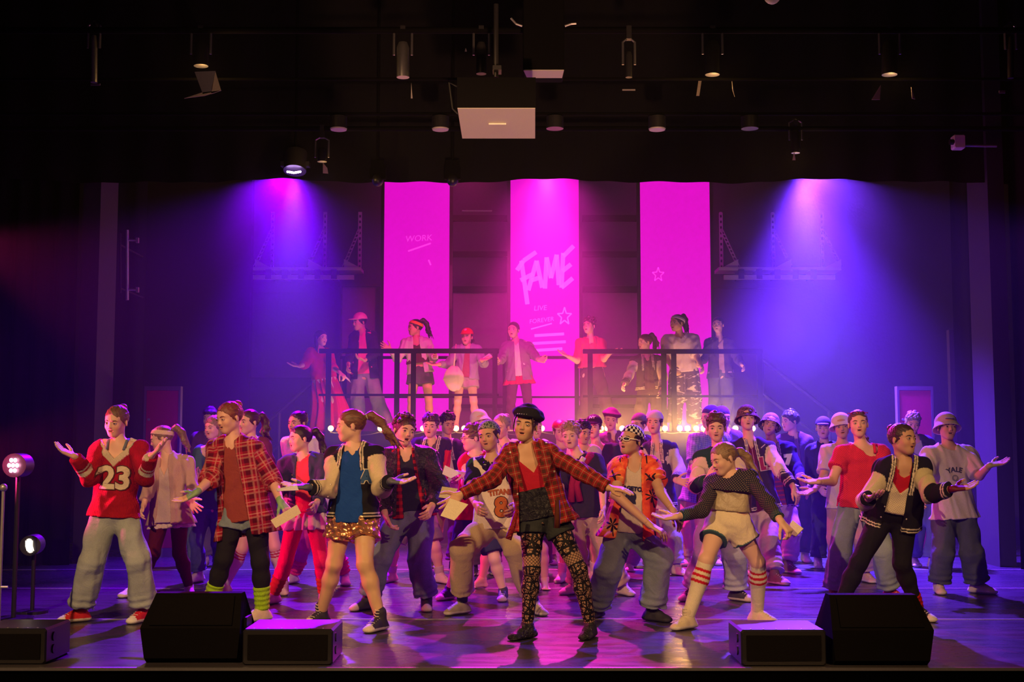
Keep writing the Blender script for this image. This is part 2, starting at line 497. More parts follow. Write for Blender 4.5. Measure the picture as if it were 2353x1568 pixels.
def surf(prims, vox, cuts=(), disp=None, pad=0.02):
    """surface nets of the smooth union of prims, minus cuts.
    cuts: functions f(P)->d, kept region is d<=0 (intersection). disp(P) is added to the distance."""
    lo = np.full(3, 1e9); hi = np.full(3, -1e9)
    for p in prims:
        if p[0] == 'c':
            r = max(p[3], p[4]) + pad
            lo = np.minimum(lo, np.minimum(p[1], p[2]) - r); hi = np.maximum(hi, np.maximum(p[1], p[2]) + r)
        else:
            r = p[3].max() + pad
            lo = np.minimum(lo, p[1] - r); hi = np.maximum(hi, p[1] + r)
    B = 8
    nb = np.maximum(1, np.ceil((hi - lo) / (B * vox)).astype(int))
    bi = np.stack(np.meshgrid(*[np.arange(n) for n in nb], indexing='ij'), -1).reshape(-1, 3)
    cen = lo + (bi + .5) * B * vox
    hd = B * vox * .87
    D = np.stack([pdist(p, cen) for p in prims])
    dm = D.min(0)
    near = dm < hd * 1.35 + .05
    fin = dm.copy()
    for c in cuts:
        fin = np.maximum(fin, c(cen))
    act = near & (np.abs(fin) < hd * 1.5 + .04)
    fill = np.where(fin > 0, 1.0, -1.0).astype(np.float32)
    G = np.repeat(np.repeat(np.repeat(fill.reshape(nb), B, 0), B, 1), B, 2)
    G = np.pad(G, ((0, 1), (0, 1), (0, 1)), constant_values=1.0)
    ai = np.where(act)[0]
    if len(ai) == 0:
        return np.zeros((0, 3)), np.zeros((0, 4), int)
    g = np.stack(np.meshgrid(*[np.arange(B + 1)] * 3, indexing='ij'), -1).reshape(-1, 3)
    gi = (bi[ai] * B)[:, None, :] + g[None]
    P = lo + gi * vox
    val = np.full(P.shape[:2], 1.0); pvs = np.full(P.shape[:2], -1.0)
    Da = D[:, ai]
    order = range(len(prims))
    lim = Da.min(0) + 2 * hd + .06
    for j in order:
        p = prims[j]
        sel = np.where(Da[j] < lim)[0]
        if len(sel) == 0: continue
        Q = P[sel].reshape(-1, 3)
        d = pdist(p, Q).reshape(len(sel), -1)
        cur = val[sel]
        if disp is not None:
            pv = np.full(len(Q), -1.0)
            for pt, nr in p[9]:
                pv = np.maximum(pv, (Q - pt) @ nr)
            pvs[sel] = np.where(d < cur, pv.reshape(d.shape), pvs[sel])
        val[sel] = np.where(cur >= 1.0, d, smin(cur, d, p[5]))
    if disp is not None:
        val = np.maximum(val + disp(P.reshape(-1, 3)).reshape(val.shape), pvs)
    for c in cuts:
        cv = c(P.reshape(-1, 3)).reshape(val.shape)
        val = np.maximum(val, cv)
    G[gi[..., 0], gi[..., 1], gi[..., 2]] = val
    # surface nets
    S = G < 0
    C = np.zeros(tuple(np.array(G.shape) - 1), dtype=np.int8)
    for dx in (0, 1):
        for dy in (0, 1):
            for dz in (0, 1):
                C += S[dx:dx + C.shape[0], dy:dy + C.shape[1], dz:dz + C.shape[2]]
    cell = np.argwhere((C > 0) & (C < 8))
    if len(cell) == 0:
        return np.zeros((0, 3)), np.zeros((0, 4), int)
    idx = np.full(C.shape, -1, dtype=np.int32)
    idx[cell[:, 0], cell[:, 1], cell[:, 2]] = np.arange(len(cell))
    cor = np.array([(x, y, z) for x in (0, 1) for y in (0, 1) for z in (0, 1)])
    vals = np.stack([G[cell[:, 0] + c[0], cell[:, 1] + c[1], cell[:, 2] + c[2]] for c in cor], 1).astype(np.float64)
    acc = np.zeros((len(cell), 3)); cnt = np.zeros(len(cell))
    for i in range(8):
        for ax, st in ((0, 4), (1, 2), (2, 1)):
            if i & st: continue
            j = i | st
            a = vals[:, i]; b = vals[:, j]
            m = (a < 0) != (b < 0)
            t = np.where(m, a / np.where(m, a - b, 1), 0)
            pt = cor[i][None] + t[:, None] * (cor[j] - cor[i])[None]
            acc += np.where(m[:, None], pt, 0); cnt += m
    V = lo + (cell + acc / cnt[:, None]) * vox
    quads = []
    for ax in range(3):
        sl0 = [slice(None)] * 3; sl1 = [slice(None)] * 3
        sl0[ax] = slice(0, -1); sl1[ax] = slice(1, None)
        e = np.argwhere(S[tuple(sl0)] != S[tuple(sl1)])
        o1, o2 = [(1, 2), (2, 0), (0, 1)][ax]
        ok = (e[:, o1] > 0) & (e[:, o2] > 0) & (e[:, o1] < C.shape[o1]) & (e[:, o2] < C.shape[o2]) & (e[:, ax] < C.shape[ax])
        e = e[ok]
        ins = S[e[:, 0], e[:, 1], e[:, 2]]
        u = np.zeros(3, int); u[o1] = 1
        v = np.zeros(3, int); v[o2] = 1
        q = [e - u - v, e - v, e, e - u]
        q = np.stack([idx[k[:, 0], k[:, 1], k[:, 2]] for k in q], 1)
        q = np.where(ins[:, None], q, q[:, ::-1])
        quads.append(q)
    Q = np.vstack(quads)
    Q = Q[(Q >= 0).all(1)]
    return V, Q

def relax(V, Q, it=1, f=.5):
    for _ in range(it):
        s = np.zeros_like(V); c = np.zeros(len(V))
        for a in range(4):
            b = (a + 1) % 4
            for i, j in ((a, b), (b, a)):
                np.add.at(s, Q[:, i], V[Q[:, j]]) if False else None
            s[:, 0] += np.bincount(Q[:, a], V[Q[:, b], 0], len(V)) + np.bincount(Q[:, b], V[Q[:, a], 0], len(V))
            s[:, 1] += np.bincount(Q[:, a], V[Q[:, b], 1], len(V)) + np.bincount(Q[:, b], V[Q[:, a], 1], len(V))
            s[:, 2] += np.bincount(Q[:, a], V[Q[:, b], 2], len(V)) + np.bincount(Q[:, b], V[Q[:, a], 2], len(V))
            c += np.bincount(Q[:, a], minlength=len(V)) + np.bincount(Q[:, b], minlength=len(V))
        V = V * (1 - f) + f * s / np.maximum(c, 1)[:, None]
    return V

def nearest_label(prims, V):
    D = np.stack([pdist(p, V) for p in prims])
    return D.argmin(0)

def unit(v):
    v = np.asarray(v, float)
    return v / (np.linalg.norm(v) + 1e-12)

# ---- marks on clothing -------------------------------------------------
from mathutils.bvhtree import BVHTree
import bmesh
def text_mesh(txt, size, offset=0.0, shear=0.0, arc=None):
    cu = bpy.data.curves.new('t', 'FONT'); cu.body = txt; cu.size = size; cu.align_x = 'CENTER'; cu.align_y = 'CENTER'
    cu.offset = offset; cu.shear = shear; cu.resolution_u = 3
    ob = bpy.data.objects.new('t', cu); COL.objects.link(ob)
    dg = bpy.context.evaluated_depsgraph_get(); dg.update()
    me = bpy.data.meshes.new_from_object(ob.evaluated_get(dg))
    bm = bmesh.new(); bm.from_mesh(me)
    bmesh.ops.triangulate(bm, faces=bm.faces[:])
    for _ in range(3):
        es = [e for e in bm.edges if e.calc_length() > .014]
        if not es: break
        bmesh.ops.subdivide_edges(bm, edges=es, cuts=1)
        bmesh.ops.triangulate(bm, faces=bm.faces[:])
    V = np.array([v.co[:] for v in bm.verts]); Fc = [tuple(v.index for v in f.verts) for f in bm.faces]
    bm.free(); bpy.data.objects.remove(ob); bpy.data.curves.remove(cu); bpy.data.meshes.remove(me)
    if arc:      # bend the line of letters up at the middle
        a = V[:, 0] / arc
        V = np.stack([np.sin(a) * (arc + V[:, 1]), np.cos(a) * (arc + V[:, 1]) - arc, V[:, 2]], 1)
    return V, Fc

def poly_mesh(polys):
    bm = bmesh.new()
    for poly in polys:
        vs = [bm.verts.new((x, y, 0)) for x, y in poly]
        bm.faces.new(vs)
    bmesh.ops.triangulate(bm, faces=bm.faces[:])
    for _ in range(4):
        es = [e for e in bm.edges if e.calc_length() > .014]
        if not es: break
        bmesh.ops.subdivide_edges(bm, edges=es, cuts=1)
        bmesh.ops.triangulate(bm, faces=bm.faces[:])
    bm.verts.index_update()
    V = np.array([v.co[:] for v in bm.verts]); Fc = [tuple(v.index for v in f.verts) for f in bm.faces]
    bm.free()
    return V, Fc

# ================================================================== stage
def structure(mb, name, mat, smooth=False):
    o = mb.build(name, mat, smooth=smooth)
    o['kind'] = 'structure'
    return o

STY = 7.13            # front edge of the stage
DECK_Y, DECK_Z = 16.35, 1.45
BACK_Y = 19.9

# glossy black dance floor with taped joints
m, nt, b = nm('black vinyl floor')
tc = N(nt, 'ShaderNodeTexCoord')
nz = N(nt, 'ShaderNodeTexNoise', i_Scale=2.2, i_Detail=5.0); nt.links.new(tc.outputs['Object'], nz.inputs['Vector'])
mp = N(nt, 'ShaderNodeMapping'); mp.inputs['Scale'].default_value = (3, 9, 1); nt.links.new(tc.outputs['Object'], mp.inputs[0])
n2 = N(nt, 'ShaderNodeTexNoise', i_Scale=1.0, i_Detail=4.0); nt.links.new(mp.outputs[0], n2.inputs['Vector'])
c = mixc(nt, nz.outputs[0], (.032, .028, .034), (.070, .062, .072))
nt.links.new(c, b.inputs['Base Color'])
r = math_node(nt, 'ADD', math_node(nt, 'MULTIPLY', n2.outputs[0], .22), .17)
nt.links.new(r, b.inputs['Roughness'])
bp = N(nt, 'ShaderNodeBump', i_Strength=.04, i_Distance=.01); nt.links.new(n2.outputs[0], bp.inputs['Height']); nt.links.new(bp.outputs[0], b.inputs['Normal'])
b.inputs['Specular IOR Level'].default_value = .55
M['floor'] = m
M['black'] = flat('black paint', (.0045, .004, .005), .85, spec=.06)
M['blackgloss'] = flat('black gloss paint', (.015, .014, .016), .35)
M['velvet'] = flat('black stage cloth', (.010, .009, .011), .98, 0, .4, 30, .1)
M['steel'] = flat('bare steel', (.45, .44, .45), .35, .9)
M['darksteel'] = flat('black painted steel', (.03, .028, .032), .4, .3)
M['brickdark'] = flat('painted dark wall', (.05, .045, .055), .85, 0, .5, 25)
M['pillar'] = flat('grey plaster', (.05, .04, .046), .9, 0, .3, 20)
M['tape'] = flat('floor tape', (.30, .29, .31), .28)
M['grille'] = flat('black speaker grille', (.006, .005, .006), .75, 0, 1.0, 420, .08)
M['whitebox'] = flat('off white casing', (.62, .56, .50), .55, 0, .2, 300)
M['void'] = flat('unlit black cloth', (.0012, .001, .0012), 1.0, spec=0.0)
M['tray'] = flat('pale painted steel', (.62, .58, .62), .5)
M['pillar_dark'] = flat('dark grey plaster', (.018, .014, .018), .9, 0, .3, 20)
M['silver'] = flat('galvanised steel', (.55, .53, .55), .42, .7)

structure(MB().box((-7.5, STY, -.06), (7.5, BACK_Y + .3, 0)), 'floor', M['floor'])
structure(MB().box((-7.5, STY - .03, -.012), (7.5, STY, .004)), 'trim_1', M['steel'])
structure(MB().box((-7.5, STY - .01, -1.2), (7.5, STY - .001, -.012)), 'wall_front', M['void'])
structure(MB().box((-7.5, 1.5, -1.25), (7.5, STY - .01, -1.2)), 'floor_auditorium', M['void'])
for i, py in enumerate((1353, 1424, 1310)):
    y = floor_y(py)
    o = structure(MB().box((-6.5, y - .022, 0), (6.5, y + .022, .003)), 'trim_%d' % (i + 2), M['tape'])
structure(MB().box((-7.6, BACK_Y, 0), (7.6, BACK_Y + .3, 7.2)), 'wall_back', M['brickdark'])
structure(MB().box((-7.8, STY, -1.2), (-7.5, BACK_Y + .3, 7.2)), 'wall_left', M['black'])
structure(MB().box((7.5, STY, -1.2), (7.8, BACK_Y + .3, 7.2)), 'wall_right', M['black'])
structure(MB().box((-7.8, 5.0, 6.9), (7.8, BACK_Y + .3, 7.2)), 'ceiling', M['black'])

# side pillars of the proscenium
def vslab(px0, px1, py0, py1, Y, th, name, mat):
    a = at(px0, py1, Y); c_ = at(px1, py0, Y)
    return structure(MB().box((a[0], Y, a[2]), (c_[0], Y + th, c_[2])), name, mat)
zt = 6.9
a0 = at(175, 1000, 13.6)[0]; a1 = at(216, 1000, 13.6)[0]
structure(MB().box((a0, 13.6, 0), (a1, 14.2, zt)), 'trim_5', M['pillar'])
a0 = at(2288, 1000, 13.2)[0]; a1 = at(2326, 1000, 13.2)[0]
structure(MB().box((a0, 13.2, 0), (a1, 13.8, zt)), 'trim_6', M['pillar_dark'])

# pleated black side curtains
def drape(name, label, x0, x1, Y, z0, z1, pleat, depth, mat, wave=0.0, nz_=3, group=None):
    n = int(abs(x1 - x0) / pleat * 8) + 2
    V = []; Fc = []
    zs = np.linspace(z0, z1, nz_)
    for k, z in enumerate(zs):
        for i in range(n):
            x = x0 + (x1 - x0) * i / (n - 1)
            dz = wave * math.sin(x * 2.1 + .6) + wave * .6 * math.sin(x * 4.4) if k == 0 else 0
            V.append((x, Y + depth * math.sin(2 * PI * (x - x0) / pleat + .4 * math.sin(z + x * 3)), z + dz))
    for k in range(nz_ - 1):
        for i in range(n - 1):
            a = k * n + i
            Fc.append((a, a + 1, a + n + 1, a + n))
    m0 = len(V)
    V2 = [(v[0], v[1] + .012, v[2]) for v in V]
    F2 = [tuple(m0 + i for i in reversed(f)) for f in Fc]
    o = mesh_obj(name, np.array(V + V2), Fc + F2, mat, None, np.array([(x0 + x1) / 2, Y, z0]), True)
    tag(o, label, 'curtain', group)
    return o

L_ = lambda px, Y: at(px, 1000, Y)[0]
drape('stage_curtain', 'black pleated side curtain hanging at the far left, left of the grey pillar', -5.9, L_(172, 13.5), 13.45, 0, 6.6, .22, .05, M['velvet'])
drape('stage_curtain', 'black pleated curtain between the left pillar and the left red locker', L_(218, 15.6), L_(322, 15.6), 15.6, 0, 6.6, .26, .05, M['velvet'])
drape('stage_curtain', 'black curtain hanging at the right beside the grey right pillar', L_(2200, 15.8), L_(2292, 15.8), 15.8, 0, 6.6, .26, .05, M['velvet'])
drape('stage_curtain', 'black side curtain at the far right edge beyond the pillar', L_(2328, 13.0), 6.6, 12.9, 0, 6.6, .24, .05, M['velvet'])
# borders across the stage
zb = at(1176, 412, 13.3)[2]
drape('border_curtain', 'wide black border curtain whose wavy lower edge hides the wash lamps', -7.3, 7.3, 13.3, zb - .02, 6.8, .5, .03, M['velvet'], .018, 2)
# low dark side masking walls
x0, x1 = L_(574, 18.6), L_(700, 18.6)
structure(MB().box((-7.4, 18.9, 0), (at(572, 800, 18.9)[0], 19.1, 6)), 'wall_mask', M['black'])

# magenta light banners
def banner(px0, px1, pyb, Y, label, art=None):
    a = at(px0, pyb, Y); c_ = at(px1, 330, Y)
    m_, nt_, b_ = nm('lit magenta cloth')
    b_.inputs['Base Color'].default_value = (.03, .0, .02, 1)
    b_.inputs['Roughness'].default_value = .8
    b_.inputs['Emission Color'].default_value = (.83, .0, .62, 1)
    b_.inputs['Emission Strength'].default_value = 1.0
    root = thing('lit_banner', label, 'banner', ((a[0] + c_[0]) / 2, Y, a[2]), 'tall lit magenta banners')
    MB().box((a[0], Y - .02, a[2]), (c_[0], Y + .02, c_[2])).build('cloth_panel', m_, root)
    fr_ = MB()
    for x in (a[0] - .05, c_[0] + .0):
        fr_.box((x, Y - .05, .0), (x + .05, Y + .05, c_[2]))
    fr_.build('frame', M['darksteel'], root)
    return root, a, c_, Y
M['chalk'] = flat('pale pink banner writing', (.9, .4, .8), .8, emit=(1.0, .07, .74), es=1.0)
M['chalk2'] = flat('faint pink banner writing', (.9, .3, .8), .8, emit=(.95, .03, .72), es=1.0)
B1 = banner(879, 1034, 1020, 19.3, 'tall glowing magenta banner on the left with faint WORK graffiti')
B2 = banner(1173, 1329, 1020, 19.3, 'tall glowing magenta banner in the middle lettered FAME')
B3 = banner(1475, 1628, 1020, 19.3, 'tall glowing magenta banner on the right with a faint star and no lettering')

def scribble(root, name, mat, px, py, px2, Y, txt=None, strokes=None, w=.02, slant=0.0, shear=.15, bold=.0):
    """brush writing on a banner: text scaled to run from px to px2, or strokes in photo pixels"""
    if txt:
        V, Fc = text_mesh(txt, 1.0, bold, shear)
        wd = V[:, 0].max() - V[:, 0].min()
        A = at(px, py, Y); Bp = at(px2, py, Y)
        sc = (Bp[0] - A[0]) / wd
        V = V * sc
        a = slant
        X = V[:, 0] * math.cos(a) - V[:, 1] * math.sin(a); Z = V[:, 0] * math.sin(a) + V[:, 1] * math.cos(a)
        c0 = (A + Bp) / 2
        W_ = np.stack([c0[0] + X, np.full(len(X), Y - .024), c0[2] + Z], 1)
        return mesh_obj(name, W_, Fc, mat, root)
    mb = MB()
    for st in strokes:
        P_ = [at(x, y, Y) for x, y in st]
        for q0, q1 in zip(P_[:-1], P_[1:]):
            d = unit(q1 - q0); n_ = np.array([-d[2], 0, d[0]]) * w
            V = [q0 - n_, q1 - n_, q1 + n_, q0 + n_]
            V = [v + np.array([0, -.023, 0]) for v in V] + [v + np.array([0, -.026, 0]) for v in V]
            mb.add(V, [(0, 3, 2, 1), (4, 5, 6, 7), (0, 1, 5, 4), (1, 2, 6, 5), (2, 3, 7, 6), (3, 0, 4, 7)])
    return mb.build(name, mat, root)
Yb_ = 19.3
# FAME, brushed in tall slanting strokes
fame = [[(1198, 600), (1212, 700)], [(1188, 622), (1203, 600), (1232, 580)], [(1196, 645), (1226, 630)],
        [(1233, 600), (1214, 668)], [(1233, 600), (1246, 662)], [(1220, 645), (1243, 638)],
        [(1252, 664), (1256, 592), (1266, 640), (1279, 586), (1284, 656)],
        [(1294, 582), (1290, 662)], [(1294, 590), (1318, 566)], [(1292, 624), (1312, 608)], [(1290, 662), (1316, 640)]]
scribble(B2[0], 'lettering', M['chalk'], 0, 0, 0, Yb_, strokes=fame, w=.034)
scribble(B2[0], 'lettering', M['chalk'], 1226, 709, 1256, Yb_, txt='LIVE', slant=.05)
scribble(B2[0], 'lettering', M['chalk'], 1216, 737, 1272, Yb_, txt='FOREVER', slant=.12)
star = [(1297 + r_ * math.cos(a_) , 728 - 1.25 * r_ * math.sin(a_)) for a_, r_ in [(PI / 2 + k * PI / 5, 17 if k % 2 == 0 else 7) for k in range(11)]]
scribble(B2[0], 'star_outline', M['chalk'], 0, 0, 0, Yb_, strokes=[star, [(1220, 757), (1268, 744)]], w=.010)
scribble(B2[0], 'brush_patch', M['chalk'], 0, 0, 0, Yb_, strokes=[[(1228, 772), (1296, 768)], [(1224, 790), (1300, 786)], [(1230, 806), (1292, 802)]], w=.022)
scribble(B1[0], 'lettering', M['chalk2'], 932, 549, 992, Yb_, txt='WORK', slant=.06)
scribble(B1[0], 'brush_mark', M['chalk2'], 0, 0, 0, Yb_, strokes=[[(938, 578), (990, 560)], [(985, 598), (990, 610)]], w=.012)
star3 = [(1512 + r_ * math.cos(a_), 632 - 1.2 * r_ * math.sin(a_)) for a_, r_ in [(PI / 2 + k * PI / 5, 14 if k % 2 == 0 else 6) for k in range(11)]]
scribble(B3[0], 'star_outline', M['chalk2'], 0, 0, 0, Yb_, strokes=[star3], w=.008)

# panelled wall between the banners: horizontal rails and door leaves
M['panel'] = flat('dark plum board', (.17, .10, .15), .8, 0, .3, 12)
def board(px0, px1, py0, py1, Y, th, mat, name):
    a = at(px0, py1, Y); c_ = at(px1, py0, Y)
    return structure(MB().box((a[0], Y - th, max(a[2], 0)), (c_[0], Y, c_[2])), name, mat)
k = 10
for (xa, xb) in ((1040, 1168), (1336, 1470)):
    for py in ((497, 510), (580, 592), (660, 673)):
        board(xa, xb, py[0], py[1], 19.7, .10, M['black'], 'trim_%d' % k); k += 1
    board(xa, xb, 674, 1010, 19.75, .05, M['panel'], 'door_%d' % (k - 10)); k += 1
    for py in (930,):
        board(xa, xb, py, py + 8, 19.68, .08, M['black'], 'trim_%d' % k); k += 1
board(784, 876, 660, 1010, 19.75, .05, M['panel'], 'door_1')
for xa in (780, 872):
    board(xa, xa + 7, 655, 1010, 19.7, .12, M['pillar'], 'trim_%d' % k); k += 1
board(780, 879, 655, 660, 19.7, .12, M['pillar'], 'trim_%d' % k); k += 1
board(1636, 1790, 660, 664, 19.7, .12, M['pillar'], 'trim_%d' % k); k += 1
board(520, 690, 672, 675, 19.7, .04, M['pillar'], 'trim_%d' % k); k += 1
structure(MB().box((at(575, 0, 19.0)[0], 19.0, 0), (at(786, 0, 19.0)[0], 19.1, at(600, 868, 19.0)[2])), 'wall_low', M['black'])

# ---------------------------------------------------------------- balcony
deck = thing('balcony_platform', 'long raised black platform behind the crowd carrying the second row of singers', 'platform', (0, DECK_Y, 0))
xl, xr = L_(748, DECK_Y), L_(1760, DECK_Y)
MB().box((xl, DECK_Y, DECK_Z - .06), (xr, 18.9, DECK_Z)).build('deck', M['black'], deck)
MB().box((xl, DECK_Y - .02, DECK_Z - .22), (xr, DECK_Y, DECK_Z - .0)).build('fascia', M['black'], deck)
MB().box((xl + .05, DECK_Y + .25, 0), (xr - .05, DECK_Y + .3, DECK_Z - .06)).build('skirt_cloth', M['velvet'], deck)
for x in np.linspace(xl + .05, xr - .05, 6):
    MB().box((x - .03, DECK_Y + .02, 0), (x + .03, DECK_Y + .08, DECK_Z - .06)).build('leg', M['darksteel'], deck)

def railing(label, Y, x_a, x_b, posts, top_py, low_py, r=.030):
    zt_ = at(1000, top_py, Y)[2]; zl = at(1000, low_py, Y)[2]
    A, Bx = L_(x_a, Y), L_(x_b, Y)
    root = thing('railing', label, 'railing', ((A + Bx) / 2, Y, DECK_Z), 'black platform railings')
    MB().box((A, Y - r, zt_ - r), (Bx, Y + r, zt_ + r), .006).build('top_rail', M['black'], root)
    MB().box((A, Y - .012, zl - .014), (Bx, Y + .012, zl + .014)).build('lower_rail', M['black'], root)
    for px in posts:
        X = L_(px, Y)
        MB().box((X - .032, Y - .03, DECK_Z), (X + .032, Y + .03, zt_ - r + .005)).build('post', M['black'], root)
railing('black handrail along the front of the left half of the platform', DECK_Y + .06, 731, 1146, (753, 911, 949, 1137), 807, 908)
railing('black handrail along the front of the right half of the platform', DECK_Y + .06, 1340, 1755, (1357, 1527, 1550, 1748), 808, 911)
railing('thinner handrail at the back of the platform across the middle banner', 18.6, 780, 1480, (790, 1160, 1326, 1470), 822, 913, .022)
# stairs going down on the right and left
def stair(label, pa, pb, Ya, Yb2, n=7, w_=1.0):
    a = np.array(pa, float); b_ = np.array(pb, float)
    root = thing('staircase', label, 'stairs', ((a[0] + b_[0]) / 2, Ya, 0))
    for i in range(n):
        t = (i + .5) / n
        q = a + (b_ - a) * t
        MB().box((q[0] - abs(b_[0] - a[0]) / n * .55, Ya, q[2] - .04), (q[0] + abs(b_[0] - a[0]) / n * .55, Ya + w_, q[2])).build('tread', M['black'], root)
    for yy in (Ya, Ya + w_):
        MB().tube([a + (0, yy - a[1], -.05), b_ + (0, yy - b_[1], -.05)], .035, 6).build('stringer', M['black'], root)
    for dz_, nm_ in ((.95, 'handrail'), (.5, 'lower_rail')):
        MB().tube([a + (0, Ya - a[1], dz_), b_ + (0, Ya - b_[1], dz_)], .028, 8).build(nm_, M['darksteel'], root)
    for q in (a, (a + b_) / 2, b_):
        MB().cyl(q + (0, Ya - q[1], 0), q + (0, Ya - q[1], .96), .025, 8).build('post', M['darksteel'], root)
stair('black staircase with handrails going down from the right end of the platform', (xr + .02, 16.6, DECK_Z), (xr + 1.75, 16.6, .1), 16.6, 17.0)
stair('black staircase with handrail going down from the left end of the platform', (xl - .02, 17.2, DECK_Z), (xl - 1.5, 17.2, .1), 17.2, 17.4)

# festoon lights along the platform edge
bulb_px = [760, 783, 874, 890, 972, 1048, 1067, 1150, 1245, 1345, 1381, 1396, 1430, 1528, 1562, 1580, 1600, 1617, 1690, 1730]
M['bulb'] = flat('warm lit bulb', (1, .8, .5), .3, emit=(1.0, .52, .12), es=8.0)
M['socket'] = flat('black rubber', (.02, .02, .02), .6)
fest = MB()
zc_ = DECK_Z + .035
pts = []
for i, px in enumerate(bulb_px):
    X = L_(px, DECK_Y - .06)
    t = thing('festoon_bulb', 'small glowing warm bulb on the festoon cable along the platform edge', 'light bulb', (X, DECK_Y - .06, zc_ - .045), 'glowing warm bulbs along the platform edge')
    MB().sphere((X, DECK_Y - .06, zc_), .037, 12, 8).build('glass_bulb', M['bulb'], t, smooth=True)
    MB().cyl((X, DECK_Y - .06, zc_ - .055), (X, DECK_Y - .06, zc_ - .02), .014, 8).build('socket', M['socket'], t)
    pts.append((X, DECK_Y - .06, zc_ - .05))
cable = []
for a, c2 in zip(pts[:-1], pts[1:]):
    a = np.array(a); c2 = np.array(c2)
    for t in (0, .25, .5, .75):
        q = a + (c2 - a) * t; q[2] -= .04 * math.sin(PI * t) * min(1, abs(c2[0] - a[0]) / .5); cable.append(q)
cable.append(np.array(pts[-1]))
tag(MB().tube(cable, .006, 6).build('festoon_cable', M['socket'], smooth=True), 'thin black cable carrying the warm festoon bulbs along the platform edge', 'cable')
# added point lights beside the bulbs, carrying their light onto platform, crowd and haze
for i, px in enumerate(bulb_px):
    d = bpy.data.lights.new('festoon_glow', 'POINT'); d.energy = 6.0 if px < 1300 else 15.0; d.color = (1.0, .50, .10); d.shadow_soft_size = .04
    o = bpy.data.objects.new('festoon_glow', d); COL.objects.link(o); o.location = (L_(px, DECK_Y - .13), DECK_Y - .14, zc_ + .01)

# ---------------------------------------------------------------- lockers
M['lockerred'] = flat('red locker door', (.42, .006, .05), .5)
M['lockergrey'] = flat('grey locker frame', (.12, .095, .11), .6)
def locker(px0, px1, label):
    Y = 14.4
    x0, x1 = at(px0, 1000, Y)[0], at(px1, 1000, Y)[0]; z1 = at(1000, 888, Y)[2]
    root = thing('locker', label, 'locker', ((x0 + x1) / 2, Y, 0))
    t = .024
    m_ = MB(); m_.box((x0, Y, 0), (x0 + t, Y + .09, z1)); m_.box((x1 - t, Y, 0), (x1, Y + .09, z1)); m_.box((x0 + t, Y, z1 - .045), (x1 - t, Y + .09, z1)); m_.box((x0 + t, Y, 0), (x1 - t, Y + .09, .10)); m_.box((x0 + t, Y + .06, .1), (x1 - t, Y + .09, z1 - .045))
    m_.build('frame', M['lockergrey'], root)
    d_ = MB().box((x0 + t + .003, Y + .006, .104), (x1 - t - .003, Y + .03, z1 - .049)).build('door', M['lockerred'], root)
    MB().cyl((x0 + .06, Y + .006, z1 - .38), (x0 + .06, Y - .012, z1 - .38), .014, 10).build('lock', M['silver'], d_)
    return root
locker(329, 413, 'tall red locker with grey frame behind the singers at the left')
locker(2064, 2147, 'tall red locker with grey frame behind the blond boy at the right')

# ---------------------------------------------------------------- stage monitors
def wedge(px0, px1, pxt0, pxt1, pyt, pyb, label, glow=False):
    """wedge monitor: front bottom edge px0..px1 at pyb, top edge pxt0..pxt1 at pyt"""
    Yf = floor_y(pyb)
    xa, xb = at(px0, pyb, Yf)[0], at(px1, pyb, Yf)[0]
    H_ = .42
    root = thing('stage_monitor', label, 'speaker', ((xa + xb) / 2, Yf, 0))
    # seen from behind its front panel: low front, sloped baffle facing the singers
    prof = [(Yf, .03), (Yf - .02, .20), (Yf + .17, .375), (Yf + .26, .375), (Yf + .46, .12), (Yf + .46, .03), (Yf + .42, 0), (Yf + .05, 0)]
    inset = .025
    mb = MB()
    n_ = len(prof)
    for sgn, X in ((1, xa), (-1, xb)):
        pass
    V = [(xa + (.02 if z < .05 else 0) + (.035 if z > .3 else 0), y, z) for y, z in prof] + [(xb - (.02 if z < .05 else 0) - (.035 if z > .3 else 0), y, z) for y, z in prof]
    mb.add(V, [(i, (i + 1) % n_, (i + 1) % n_ + n_, i + n_) for i in range(n_)] + [tuple(range(n_ - 1, -1, -1)), tuple(range(n_, 2 * n_))])
    mb.build('cabinet', M['black'], root)
    g = MB()
    a = np.array([xa + .05, Yf - .009, .212]); b_ = np.array([xb - .05, Yf - .009, .212]); c_ = np.array([xb - .07, Yf + .15, .360]); d_ = np.array([xa + .07, Yf + .15, .360])
    nn = unit(np.cross(b_ - a, d_ - a)) * .008
    g.add([a + nn, b_ + nn, c_ + nn, d_ + nn, a, b_, c_, d_], [(0, 1, 2, 3), (0, 4, 5, 1), (1, 5, 6, 2), (2, 6, 7, 3), (3, 7, 4, 0), (7, 6, 5, 4)])
    g.build('grille', M['grille'], root)
    MB().box((xb - .012, Yf + .14, .18), (xb + .004, Yf + .28, .24)).build('handle', M['darksteel'], root)
    return root
wedge(322, 552, 0, 0, 1375, 1526, 'black wedge stage monitor on the left at the front of the stage')
wedge(1912, 2146, 0, 0, 1380, 1532, 'black wedge stage monitor on the right at the front of the stage')

